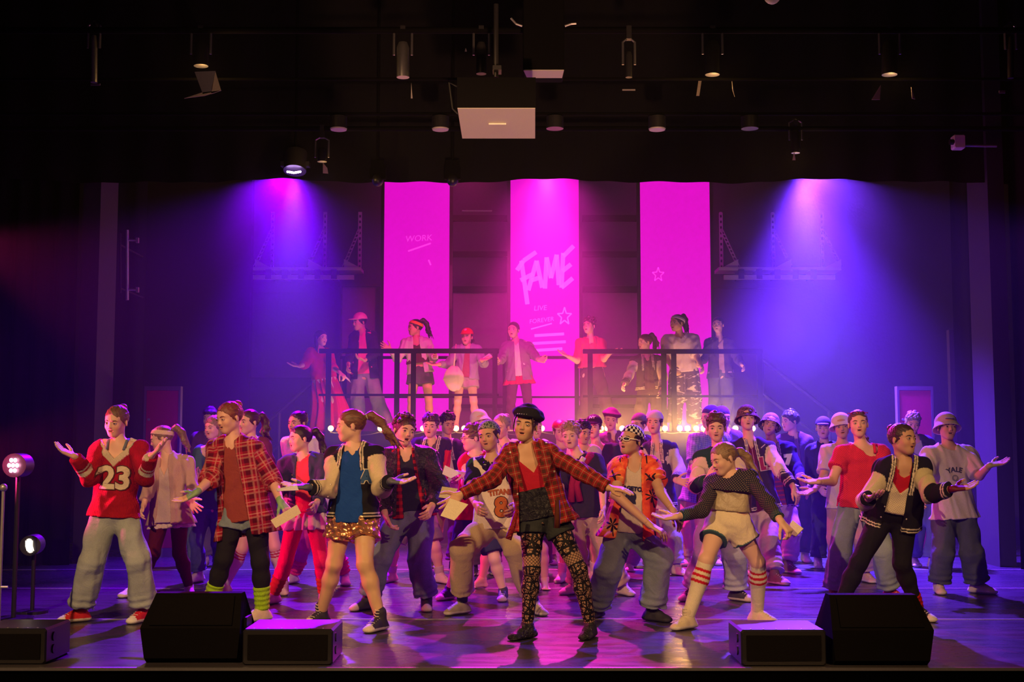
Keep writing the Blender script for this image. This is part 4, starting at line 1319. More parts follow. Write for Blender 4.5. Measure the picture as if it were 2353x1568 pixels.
def tor(p, off, hem, chest=1.0, waist=1.0, k=.05, flare=0.0, sidepl=(), hipr=.116):
    """torso prims inflated by off, ending hem metres below the pelvis centre"""
    s = p.s
    H = p.P - p.up * hem
    pl = [(H, -p.up)] + list(sidepl)
    L = []
    top = p.C - p.up * .085 * s
    for sx in (-1, 1):
        L.append(cap(top + p.lat * sx * .052 * s, p.P + p.up * .05 * s + p.lat * sx * .048 * s, .088 * s * chest + off, .091 * s * waist + off, k, p.fr, .92, 1, pl))
        L.append(cap(p.P + p.up * .06 * s + p.lat * sx * .048 * s, H + p.lat * sx * (.05 * s + flare * .5) - p.up * .03, .094 * s * waist + off, hipr * s + off + flare, k, p.fr, .9, 1, pl))
    for i, S in enumerate((p.sl, p.sr)):
        L.append(cap(p.C + p.up * .012 * s, S + p.up * .0, .052 * s + off * .7, .050 * s + off, k, None, 1, 1, [(H, -p.up)]))
    return L

def arm(p, side, r0, r1, r2, to=1.0, lab=10):
    """sleeve prims for one arm; to: 0..1 upper arm, 1..2 forearm"""
    S, E, Wt = (p.sl, p.el, p.wl) if side == 0 else (p.sr, p.er, p.wr)
    L = []
    if to < 1:
        pt = S + (E - S) * to; nr = unit(E - S)
        L.append(cap(S, E, r0, r1, .025, lab=lab, pl=[(pt, nr)]))
    else:
        L.append(cap(S, E, r0, r1, .025, lab=lab))
        pt = E + (Wt - E) * (to - 1); nr = unit(Wt - E)
        L.append(cap(E, Wt, r1, r2, .025, lab=lab + 1, pl=[(pt, nr)]))
    return L

def neckhole(p, r=.062, down=.0, vdepth=0.0, vw=.5, shift=0.0):
    a = p.C - p.up * (.02 + down) * p.s + p.fr * .015 + p.lat * shift; b = p.C + (p.Hc - p.C) * .8
    hole = cap(a, b, r * p.s, (r + .02) * p.s)
    def f(Q):
        d = -pdist0(hole, Q)
        if vdepth > 0:
            q = Q - p.C
            v = q @ p.up; u = np.abs(q @ p.lat - shift); n = q @ p.fr
            dd = np.minimum((v + vdepth) * vw - u, n + .0)
            d = np.maximum(d, dd)
        return d
    return f

def opening(p, w0, w1, u0=0.0, u1=0.0, v0=.0, v1=-.55):
    """front opening of a jacket: half width w0 at the neck to w1 at the hem, centred u0..u1"""
    def f(Q):
        q = Q - p.C
        v = np.clip((q @ p.up - v0) / (v1 - v0), 0, 1.3)
        u = q @ p.lat - (u0 + (u1 - u0) * v)
        return np.minimum(w0 + (w1 - w0) * v - np.abs(u), q @ p.fr - .0)
    return f

def uvn(p, V):
    q = V - p.C
    return q @ p.lat, q @ p.up, q @ p.fr

# ---- garments ------------------------------------------------------
def tee(p, col, mat='cotton', name='t_shirt', off=.010, hem=.06, sleeve=.62, neck=.062, vd=0, fold=.005, paint=None, flare=0.0, sl_r=.062, shift=0.0, tuck=False, cuts=(), vw=.5):
    L = tor(p, off, hem, flare=flare, hipr=.088 if tuck else .116)
    if sleeve:
        for sd in (0, 1):
            sv = sleeve[sd] if isinstance(sleeve, tuple) else sleeve
            if sv: L += arm(p, sd, sl_r * p.s + off * .4, (sl_r - .006) * p.s, .05 * p.s, sv)
    else:
        pass
    return garment(p, name, L, mat, col, cuts=[neckhole(p, neck, 0, vd, vw, shift)] + list(cuts), fold=fold, paint=paint)

def jacket(p, col, slcol=None, mat='wool', name='jacket', off=.026, hem=.05, w=(.05, .09), u=(0, 0), to=1.9, r=(.066, .058, .044), stripes=None, fold=.007, body_paint=None, cuff=None, flare=0.01, band=False):
    L = tor(p, off, hem, flare=flare)
    for sd in (0, 1):
        tt = to[sd] if isinstance(to, tuple) else to
        L += arm(p, sd, r[0] * p.s, r[1] * p.s, r[2] * p.s, tt)
    na = unit(p.Hc - p.C); ct = p.C + na * .036 * p.s - p.fr * .004
    L.append(cap(p.C - na * .03, ct + na * .02, .070 * p.s + off * .3, .062 * p.s + off * .2, .015, lab=1, pl=[(ct, na)]))
    op = opening(p, w[0], w[1], u[0], u[1])
    def paint(V, lab, C, pat):
        if slcol is not None:
            C[lab >= 10] = slcol
            # the body colour reaches over the shoulder
            for S in (p.sl, p.sr):
                m = (lab >= 10) & (np.linalg.norm(V - S, axis=1) < .055 * p.s)
                C[m] = col
        uu, vv, nn = uvn(p, V)
        if stripes is not None:
            vf = np.clip(vv / -.55, 0, 1.3)
            e = np.abs(uu - (u[0] + (u[1] - u[0]) * vf)) - (w[0] + (w[1] - w[0]) * vf)
            m = (lab == 1) & (nn > 0) & (vv > -.16) & (((e > .006) & (e < .015)) | ((e > .022) & (e < .031)))
            C[m] = stripes
            for (E, Wt) in ((p.el, p.wl), (p.er, p.wr)):
                ax = unit(Wt - E); ln = np.linalg.norm(Wt - E) * ((to if not isinstance(to, tuple) else 1.9) - 1)
                t = (V - E) @ ax - ln
                m = (lab == 11) & (t > -.055)
                C[m] = cuff if cuff is not None else col
                m = (lab == 11) & (((t > -.05) & (t < -.04)) | ((t > -.028) & (t < -.018)))
                C[m] = stripes
            hv = (V - p.P) @ p.up + hem
            C[(lab == 1) & (hv < .05) & (((hv > .01) & (hv < .018)) | ((hv > .03) & (hv < .038)))] = stripes if band else col
        if body_paint: body_paint(V, lab, C, pat)
    return garment(p, name, L, mat, col, cuts=[neckhole(p, .053, -.01), op], fold=fold, paint=paint)

def legs_(p, r, to=2.0, lab=20, drop=0.0, waist=.13, k=.03):
    """trouser prims; r=(hip, thigh top, knee, shin bottom); to in 0..1 thigh, 1..2 shin"""
    s = p.s
    L = [cap(p.P - p.lat * .05 * s + p.up * .02, p.P + p.lat * .05 * s + p.up * .02, r[0] * s, None, .04, p.fr, .88, 1),
         cap(p.P + p.up * .03 * s - p.lat * .03 * s, p.P + p.up * waist * s - p.lat * .03 * s, min(r[0] - .005, .104) * s, .078 * s, .04, p.fr, .9, 1, [(p.P + p.up * waist * s, p.up)]),
         cap(p.P + p.up * .03 * s + p.lat * .03 * s, p.P + p.up * waist * s + p.lat * .03 * s, min(r[0] - .005, .104) * s, .078 * s, .04, p.fr, .9, 1, [(p.P + p.up * waist * s, p.up)])]
    for (Hh, K, A) in ((p.hl, p.kl, p.al), (p.hr, p.kr, p.ar)):
        if to <= 1:
            pt = Hh + (K - Hh) * to
            L.append(cap(Hh, K, r[1] * s, r[2] * s, k, lab=lab, pl=[(pt, unit(K - Hh))]))
        else:
            L.append(cap(Hh, K, r[1] * s, r[2] * s, k, lab=lab))
            pt = K + (A - K) * (to - 1)
            L.append(cap(K, A + (A - K) * .1, r[2] * s, r[3] * s, k, lab=lab + 1, pl=[(pt, unit(A - K))]))
    return L

def ripple(p, amp=.008):
    """cloth gathered near the knees and piled at the ankles"""
    f0 = folds(p.seed + 11, .008, .13)
    def f(Q):
        d = f0(Q)
        for (K, A) in ((p.kl, p.al), (p.kr, p.ar)):
            ax = unit(A - K); ln = np.linalg.norm(A - K)
            t = (Q - K) @ ax
            near = np.exp(-((Q - K - t[:, None] * ax) ** 2).sum(1) / .02)
            w = np.exp(-((t - ln) / .10) ** 2) + .15 * np.exp(-(t / .07) ** 2)
            tw = (Q - K) @ np.array([.7, .3, 0])
            d = d + amp * w * near * np.sin(t * 2 * PI / .052 + tw * 14)
        return d
    return f

def trousers(p, col, mat='denim', name='jeans', r=(.116, .098, .084, .088), to=1.93, amp=.009, paint=None, waist=.13):
    L = legs_(p, r, to, waist=waist)
    V, Q = surf(L, p.vox, (), ripple(p, amp))
    V = relax(V, Q, 1)
    j = nearest_label(L, V); lab = np.array([q[8] for q in L])[j]
    pat = np.stack([(V - p.P) @ p.lat, (V - p.P) @ p.up, np.zeros(len(V))], 1)
    for k, pr in enumerate(L):
        if pr[8] >= 20:
            m = j == k
            if m.any(): pat[m] = limb_pat(V[m], pr[1], pr[2])
    C = np.tile(np.array(col, float), (len(V), 1))
    if mat == 'denim':
        # seams and paler worn thighs
        fn = (V - p.P) @ p.fr
        C *= (1 + .35 * np.clip(fn / .12, 0, 1))[:, None]
    if paint: paint(V, lab, C, pat)
    return mesh_obj(name, V, Q, M[mat], p.root, p.org, True, C, pat)

def leggings(p, col, mat='cotton', name='leggings', off=.006, to=1.97, paint=None):
    r = (.108 + off, .081 + off, .053 + off, .036 + off)
    s = p.s
    L = legs_(p, r, 1.0)
    L = L[:3]
    for (Hh, K, A) in ((p.hl, p.kl, p.al), (p.hr, p.kr, p.ar)):
        mid = K + (A - K) * .33
        pt = K + (A - K) * (to - 1)
        L.append(cap(Hh, K, r[1] * s, r[2] * s, .03, lab=20))
        L.append(cap(K - p.fr * .004, mid - p.fr * .012, .050 * s + off, .052 * s + off, .03, lab=21))
        L.append(cap(mid - p.fr * .012, A, .052 * s + off, .034 * s + off, .03, lab=21, pl=[(pt, unit(A - K))]))
    return garment(p, name, L, mat, col, fold=.0015, wl=.05, paint=paint)

def shorts(p, col, mat='denim', name='shorts', to=.35, r=(.116, .098, .105), fold=.0025, paint=None):
    L = legs_(p, (r[0], r[1], r[1] + (r[2] - r[1]) / max(to, .2), 0), to)
    return garment(p, name, L, mat, col, fold=fold, paint=paint, wl=.06)

def skirt(p, col, ln=.22, flare=.07, mat='cotton', name='skirt', wavy=.012, top=.1):
    s = p.s
    H = p.P - p.up * ln
    L = []
    for sx in (-1, 1):
        L.append(cap(p.P + p.up * top * s + p.lat * sx * .04, H - p.up * .02 + p.lat * sx * (.05 + flare * .6), .09 * s, .105 * s + flare * .7, .06, p.fr, .9, 1, [(H, -p.up), (p.P + p.up * top * s, p.up)]))
    def paint(V, lab, C, pat): pass
    V, Q = surf(L, p.vox, (), lambda X: wavy * np.sin(np.arctan2((X - p.P) @ p.fr, (X - p.P) @ p.lat) * 13 + 1.3 * np.sin((X @ p.up) * 9)) * np.clip(-((X - p.P) @ p.up - top) / .2, 0, 1))
    V = relax(V, Q, 1)
    C = np.tile(np.array(col, float), (len(V), 1))
    pat = np.stack([(V - p.P) @ p.lat, (V - p.P) @ p.up, np.zeros(len(V))], 1)
    return mesh_obj(name, V, Q, M[mat], p.root, p.org, True, C, pat)

def shin(p, side, col, t0, t1, off, mat='cotton', name='sock', rip=0.0, paint=None):
    K, A = (p.kl, p.al) if side == 0 else (p.kr, p.ar)
    Hh = p.hl if side == 0 else p.hr
    ax = unit(A - K); s = p.s; mid = K + (A - K) * .33
    p0 = K + (A - K) * t0; p1 = K + (A - K) * t1
    pl = [(p0, -ax), (p1, ax)]
    L = [cap(K - p.fr * .004, mid - p.fr * .012, .050 * s + off, .052 * s + off, .03, lab=21, pl=pl), cap(mid - p.fr * .012, A + (A - K) * .1, .052 * s + off, .035 * s + off, .03, lab=21, pl=pl)]
    ln = np.linalg.norm(A - K)
    def dp(Q):
        t = (Q - K) @ ax
        return rip * np.sin(t * 2 * PI / .034 + (Q @ np.array([9., 4, 0])))
    V, Q = surf(L, min(p.vox, .0065), (), dp if rip else None)
    if len(V) == 0: return
    C = np.tile(np.array(col, float), (len(V), 1))
    pat = limb_pat(V, K, A)
    t = ((V - K) @ ax) / ln
    if paint: paint(t, C)
    return mesh_obj(name, V, Q, M[mat], p.root, p.org, True, C, pat)

def sock_stripes(c=(.6, .01, .03), z=((.16, .21), (.26, .31), (.36, .41))):
    def f(t, C):
        for a, b in z: C[(t > a) & (t < b)] = c
    return f

def shoe(p, side, col, kind='sneaker', toe=None, sole=(.75, .70, .66), lace=(.8, .78, .74)):
    A, d = (p.al, p.dl) if side == 0 else (p.ar, p.dr)
    s = p.s * 1.0
    z0 = p.z0
    up = np.array([0, 0, 1.])
    sd = np.cross(d, up)
    base = np.array([A[0], A[1], z0])
    hi = kind == 'hightop'
    L = [cap(base - d * .048 * s + up * .022, base + d * .125 * s + up * .020, .036 * s, .045 * s, .012, up, .5, 3),
         cap(base - d * .040 * s + up * .040 * s, base + d * .055 * s + up * .048 * s, .034 * s, .036 * s, .02, lab=1),
         cap(base + d * .045 * s + up * .050 * s, base + d * .125 * s + up * .026 * s, .033 * s, .030 * s, .02, lab=1),
         cap(base - d * .010 * s + up * .05 * s, A + up * (.035 if hi else .0) * s, .042 * s, .044 * s, .02, lab=1)]
    if kind == 'bare':
        L = [cap(A, base - d * .03 * s + up * .028, .034 * s, .026 * s, .02, lab=0), cap(A, base + d * .10 * s + up * .022, .032 * s, .024 * s, .03, lab=0),
             cap(base - d * .03 * s + up * .024, base + d * .12 * s + up * .018, .024 * s, .026 * s, .02, up, .6, lab=0)]
        for i in range(5):
            b = base + d * (.135 - .008 * abs(i - 1)) * s + sd * (i - 2) * .016 * s * (1 if side else -1) + up * .012
            L.append(cap(b, b + d * .024 * s, .0095 * s, .008 * s, .006, lab=0))
    flo = lambda X: (z0 + .002) - X[:, 2]
    V, Q = surf(L, .0065 if p.lod else .009, [flo])
    V = relax(V, Q, 1)
    j = nearest_label(L, V); lab = np.array([q[8] for q in L])[j]
    C = np.tile(np.array(col, float), (len(V), 1))
    pat = np.stack([(V - base) @ d, (V - base) @ up, (V - base) @ sd], 1)
    if kind == 'bare':
        return mesh_obj('foot', V, Q, M['skin'], p.root, p.org, True, C, pat)
    h = V[:, 2] - z0
    if sole is not None:
        C[h < .026] = sole
    if toe is not None:
        C[(pat[:, 0] > .118 * s) & (h < .06)] = toe
    o = mesh_obj('shoe', V, Q, M['leather' if kind == 'flat' else 'canvas'], p.root, p.org, True, C, pat)
    if lace is not None and p.lod:
        mb = MB()
        for i in range(5):
            x = (.035 + i * .019) * s
            zc = (.088 - i * .0085 + (.0 if not hi else .0)) * s
            a = base + d * x + up * zc - sd * .024 * s; c = base + d * (x + .006) + up * (zc + .004); b = base + d * (x + .012) + up * zc + sd * .024 * s
            mb.tube([a, c, b], .0032, 5)
        if hi:
            for i in range(3):
                zc = (.10 + i * .02) * s
                mb.tube([base + d * (.040 - i * .002) * s + up * zc - sd * .02, base + d * (.046) * s + up * zc, base + d * (.040) * s + up * (zc + .008) + sd * .02], .0032, 5)
        lo = mesh_obj('laces', np.vstack(mb.v), mb.f, M['canvas'], o, p.org, True, np.tile(np.array(lace), (mb.n, 1)))
    return o

# ---- heads ---------------------------------------------------------
def strands(seed, amp, fr):
    r = np.random.RandomState(seed)
    k = r.normal(size=(3, 3)) * fr
    def f(Q): return amp * (np.sin(Q @ k[0] + 2 * np.sin(Q @ k[1])) * np.sin(Q @ k[2] + 1.3))
    return f

def hair(p, style, col, name='hair', hat=None):
    col = tuple(c * .62 for c in col)
    h, R, H = p.h, p.R, p.Hc
    w = lambda x, y, z: H + h * (R @ np.array([x, y, z]))
    RT = R.T
    L = [ell(w(0, .013, .038), RT, h * np.array([.081, .102, .088]), .02, 1)]
    vox = .005 if p.lod else .007
    if style in ('pony', 'bun', 'slick', 'pony_low', 'pony_high'):
        L[0] = ell(w(0, .012, .036), RT, h * np.array([.0785, .1005, .0865]), .02, 1)
    slick = style in ('pony', 'bun', 'slick', 'pony_low', 'pony_high')
    face = ell(w(0, -.080, -.034 if slick else -.042), RT, h * np.array([.0655, .072, .101 if slick else .097]))
    low = {'pony': -.045, 'bun': -.05, 'slick': -.05, 'pony_low': -.05, 'pony_high': -.05, 'short': -.05, 'mop': -.04, 'curly': -.045, 'long': -.06, 'fringe': -.045, 'cap': -.055}[style]
    nrm = R @ np.array([0, -.28, -1.0])
    cutp = (w(0, .05, low), unit(nrm))
    def fcut(Q): return -pdist0(face, Q)
    def lcut(Q): return (Q - cutp[0]) @ cutp[1]
    ears = [ell(w(sx * .082, -.004, -.012), RT, h * np.array([.016, .024, .034])) for sx in (-1, 1)]
    def ecut(Q): return np.maximum(-pdist0(ears[0], Q), -pdist0(ears[1], Q))
    amp, fr = .0015, 60
    base_cuts = [fcut, lcut, ecut]
    extra = []
    rs = np.random.RandomState(p.seed + 5)
    if style == 'curly':
        for i in range(90):
            v = rs.normal(size=3); v /= np.linalg.norm(v)
            if v[2] < -.1 or (v[1] < -.55 and v[2] < .35): continue
            extra.append(ell(w(v[0] * .080, .016 + v[1] * .094, .046 + v[2] * .090), RT, h * np.full(3, rs.uniform(.013, .021)), .006, 1))
        amp, fr = .003, 130
    if style in ('mop', 'fringe'):
        n = 26
        for i in range(n):
            a = -1.35 + 2.7 * i / (n - 1)
            x0, y0 = .068 * math.sin(a), -.072 * math.cos(a)
            x1, y1 = .078 * math.sin(a), -.088 * math.cos(a)
            zz = .058 + rs.uniform(-.012, .012)
            extra.append(cap(w(x0 * .7, y0 * .55, .115), w(x1 * 1.0, y1 * 1.0 + .006, zz + .012), h * .013, h * .009, .006, lab=1))
        for i in range(30):
            v = rs.normal(size=3); v /= np.linalg.norm(v)
            if v[2] < .1: continue
            extra.append(ell(w(v[0] * .072, .012 + v[1] * .082, .048 + v[2] * .082), RT, h * np.full(3, .02), .008, 1))
        amp, fr = .003, 90
    if style in ('pony', 'pony_high', 'pony_low'):
        z = {'pony': .055, 'pony_high': .095, 'pony_low': .0}[style]
        y = {'pony': .112, 'pony_high': .085, 'pony_low': .108}[style]
        sw = p.spec.get('sway', 0.0)
        g = np.array([sw, 0, -1.0])
        A0 = w(0, y - .012, z); A1 = w(0, y + .035, z + .012); 
        A2 = A1 + h * (R @ np.array([0, .03, 0])) + g * .05 * h; A3 = A2 + g * .09 * h; A4 = A3 + (g + np.array([0, 0, .05])) * .09 * h
        extra += [cap(A0, A1, .018 * h, .026 * h, .01, lab=1), cap(A1, A2, .030 * h, .038 * h, .02, lab=1)]
        for i in range(9):
            o1 = rs.normal(size=3) * .016 * h; o2 = rs.normal(size=3) * .020 * h; o3 = rs.normal(size=3) * .026 * h
            r_ = rs.uniform(.7, 1.1)
            extra += [cap(A2 + o1 * .6, A3 + o2, .018 * h * r_, .015 * h, .012, lab=1), cap(A3 + o2, A4 + o3, .014 * h * r_, .004 * h, .008, lab=1)]
        mb = MB(); mb.tube([A0 + (A1 - A0) * .25, A0 + (A1 - A0) * .6], .024 * h, 12)
        p.extra_tie = mb
    if style == 'bun':
        extra.append(ell(w(0, .085, .085), RT, h * np.array([.036, .034, .034]), .006, 1))
        amp, fr = .002, 120
    if style == 'long':
        for sx in (-1, 1):
            extra.append(cap(w(sx * .062, .02, .02), w(sx * .062, .015, -.10), h * .026, h * .024, .02, lab=1))
            extra.append(cap(w(sx * .062, .015, -.10), w(sx * .060, .0, -.20), h * .024, h * .013, .02, lab=1))
        extra.append(cap(w(0, .075, -.01), w(0, .07, -.15), h * .05, h * .035, .03, lab=1))
    def allc(Q):
        return 0
    if hat: base_cuts.append(lambda Q: (Q - w(0, 0, .052)) @ unit(R @ np.array([0, -.25, 1.0])))
    D = strands(p.seed, amp, fr)
    V, Q = surf(L, vox, base_cuts, D)
    parts = [(V, Q)]
    if extra:
        if hat:
            extra = [e for e in extra if (R.T @ (e[1] - H))[2] < .058 * h or style.startswith('pony')]
        if extra:
            ex_c = [fcut] if style in ('curly',) else []
            V2, Q2 = surf(extra, vox, ex_c, D)
            parts.append((V2, Q2))
    Vs = []; Qs = []; n = 0
    for a, b in parts:
        if len(a) == 0: continue
        Vs.append(a); Qs.append(b + n); n += len(a)
    if not Vs: return
    V = np.vstack(Vs); Q = np.vstack(Qs)
    C = np.tile(np.array(col, float), (len(V), 1))
    q = (V - H) @ R / h
    pat = np.stack([np.arctan2(q[:, 0], np.abs(q[:, 2]) + .02) * .07 + q[:, 0] * .3, q[:, 1], q[:, 2] * .5], 1)
    o = mesh_obj(name, V, Q, M['hair'], p.root, p.org, True, C, pat)
    if getattr(p, 'extra_tie', None) is not None and style.startswith('pony'):
        mb = p.extra_tie
        mesh_obj('hair_tie', np.vstack(mb.v), mb.f, M['cotton'], o, p.org, True, np.tile(np.array(p.spec.get('tie', (.1, .1, .1))), (mb.n, 1)))
    return o

def simple_part(p, name, V, Q, mat, col, pat=None):
    C = np.tile(np.array(col, float), (len(V), 1)) if np.ndim(col) == 1 else col
    return mesh_obj(name, V, Q, M[mat], p.root, p.org, True, C, pat)

def hat(p, kind, col, col2=None, back=False, mat='cotton', tilt=0):
    h, R0, H = p.h, p.R, p.Hc
    R = R0 @ rot(0, tilt + (19 if kind == 'bucket' else 0), 0)
    w = lambda x, y, z: H + h * (R @ np.array([x, y, z]))
    RT = R.T
    vox = .005 if p.lod else .007
    parts = []
    if kind in ('cap', 'bucket', 'beanie', 'beret', 'newsboy', 'bandana', 'band'):
        up = unit(R @ np.array([0, 0, 1.0]))
    if kind == 'cap':
        sg = 1 if back else -1
        L = [ell(w(0, .014, .050), RT, h * np.array([.086, .102, .090]), .01, 1, [(w(0, 0, .046), -up)])]
        L.append(ell(w(0, .014 + sg * .105, .046), RT, h * np.array([.066, .078, .008]), .012, 2))
        inner = ell(w(0, .014, .040), RT, h * np.array([.078, .095, .084]))
        cuts = [lambda Q: -pdist0(inner, Q)]
        name = 'baseball_cap'
    elif kind == 'bucket':
        L = [ell(w(0, .014, .058), RT, h * np.array([.093, .107, .092]), .012, 1, [(w(0, 0, .045), -up)])]
        L += [cap(w(0, .012, .050), w(0, .010, .035), h * .098, h * .118, .012, lab=2, pl=[(w(0, 0, .052), up), (w(0, 0, .022), -up)])]
        L[-1] = cap(w(0, .012, .058), w(0, .008, -.022), h * .088, h * .130, .012, lab=2, pl=[(w(0, 0, .055), up), (w(0, 0, -.014), -up)])
        inner = ell(w(0, .014, .038), RT, h * np.array([.080, .096, .078]))
        in2 = cap(w(0, .012, .046), w(0, .008, -.034), h * .080, h * .130)
        cuts = [lambda Q: -pdist0(inner, Q), lambda Q: -pdist0(in2, Q) if True else 0]
        name = 'bucket_hat'
    elif kind == 'beanie':
        L = [ell(w(0, .016, .044), RT, h * np.array([.088, .104, .098]), .01, 1, [(w(0, 0, .035), -unit(R @ np.array([0, .25, 1.0])))])]
        inner = ell(w(0, .014, .034), RT, h * np.array([.079, .096, .086]))
        cuts = [lambda Q: -pdist0(inner, Q)]
        name = 'beanie'
    elif kind in ('beret', 'newsboy'):
        L = [ell(w(.004, .016, .082), (R @ rot(0, -8, 8)).T, h * np.array([.112, .118, .044]), .02, 1),
             cap(w(0, .014, .05), w(0, .014, .075), h * .086, None, .02, lab=1, pl=[(w(0, 0, .048), -up)])]
        if kind == 'newsboy':
            L.append(ell(w(0, -.100, .050), RT, h * np.array([.062, .045, .009]), .012, 2))
            for i in range(8):
                a = i * PI / 4
                L.append(ell(w(.055 * math.cos(a), .016 + .06 * math.sin(a), .092), RT, h * np.array([.052, .052, .034]), .01, 1))
        inner = ell(w(0, .014, .030), RT, h * np.array([.079, .096, .080]))
        cuts = [lambda Q: -pdist0(inner, Q)]
        name = 'newsboy_cap' if kind == 'newsboy' else 'beret'
    elif kind == 'bandana':
        fw = unit(R @ np.array([0, .30, 1.0]))
        L = [ell(w(0, .012, .038), RT, h * np.array([.0845, .105, .093]), .01, 1, [(w(0, 0, .040), -fw)]),
             cap(w(.0, .105, .02), w(.015, .13, -.05), h * .016, h * .010, .02, lab=1)]
        inner = ell(w(0, .014, .034), RT, h * np.array([.074, .093, .083]))
        cuts = [lambda Q: -pdist0(inner, Q)]
        name = 'bandana'
    else:  # band
        fw = unit(R @ np.array([0, .38, 1.0]))
        L = [ell(w(0, .012, .036), RT, h * np.array([.0845, .105, .092]), .01, 1, [(w(0, 0, .040), -fw), (w(0, 0, .085), fw)])]
        inner = ell(w(0, .014, .034), RT, h * np.array([.074, .093, .083]))
        cuts = [lambda Q: -pdist0(inner, Q)]
        name = 'headband'
    V, Q = surf(L, vox, cuts)
    if len(V) == 0: return
    V = relax(V, Q, 1)
    j = nearest_label(L, V); lab = np.array([q[8] for q in L])[j]
    C = np.tile(np.array(col, float), (len(V), 1))
    if col2 is not None: C[lab == 2] = col2
    q = (V - H) @ R / h
    pat = np.stack([np.arctan2(q[:, 0], -q[:, 1]) * .09, q[:, 2], q[:, 1] * 0], 1)
    p.hat_surf = (V, Q)
    return mesh_obj(name, V, Q, M[mat], p.root, p.org, True, C, pat)

def eyes_and_brows(p, browc, look=(0, 0)):
    h, R, H = p.h, p.R, p.Hc
    w = lambda x, y, z: H + h * (R @ np.array([x, y, z]))
    for sx in (-1, 1):
        c = w(sx * .031, -.0760, .0035)
        n, m = (28, 22) if p.lod else (14, 10)
        V = []; C = []; Fc = []
        gz = unit(np.array([look[0] * .35, -1.0, look[1] * .35]))
        for i in range(m + 1):
            ph = PI * i / m
            for k in range(n):
                a = 2 * PI * k / n
                d = np.array([math.sin(ph) * math.cos(a), -math.cos(ph), math.sin(ph) * math.sin(a)])
                e = math.atan2(d[2], -d[1])
                lid = e > .30 - .2 * d[0] ** 2 or e < -.36 + .1 * d[0] ** 2
                r = .0134 * h * (1.07 if lid else 1.0)
                V.append(c + r * (R @ d))
                if lid:
                    C.append(tuple(x * .92 for x in p.skin) if e > .45 or e < 0 else (.05, .03, .02))
                else:
                    ang = math.acos(max(-1, min(1, float(d @ gz))))
                    C.append((.01, .01, .01) if ang < .24 else (p.spec.get('iris', (.10, .07, .05)) if ang < .56 else (.42, .39, .36)))
        for i in range(m):
            for k in range(n):
                a = i * n + k; b = i * n + (k + 1) % n
                Fc.append((a, b, b + n, a + n))
        mesh_obj('eye', np.array(V), Fc, M['gloss'] if p.lod else M['skin'], p.root, p.org, True, np.array(C))
        mb = MB()
        pts = [w(sx * x, y, z) for x, y, z in ((.014, -.0900, .0205), (.026, -.0880, .0250), (.038, -.081, .0240), (.049, -.071, .0185))]
        mb.tube(pts, [.0036 * h, .0046 * h, .0040 * h, .0020 * h], 6)
        mesh_obj('eyebrow', np.vstack(mb.v), mb.f, M['hair'], p.root, p.org, True, np.tile(np.array(browc), (mb.n, 1)))

def solve(a, L, target, sign):
    """put the joint at depth so that |joint - a| is about L; target has the right x,z at its own depth a[1]"""
    v = target - a
    pl = math.hypot(v[0], v[2])
    dz = math.sqrt(max(0.0, L * L - pl * pl))
    return sign * min(dz, L * .8)

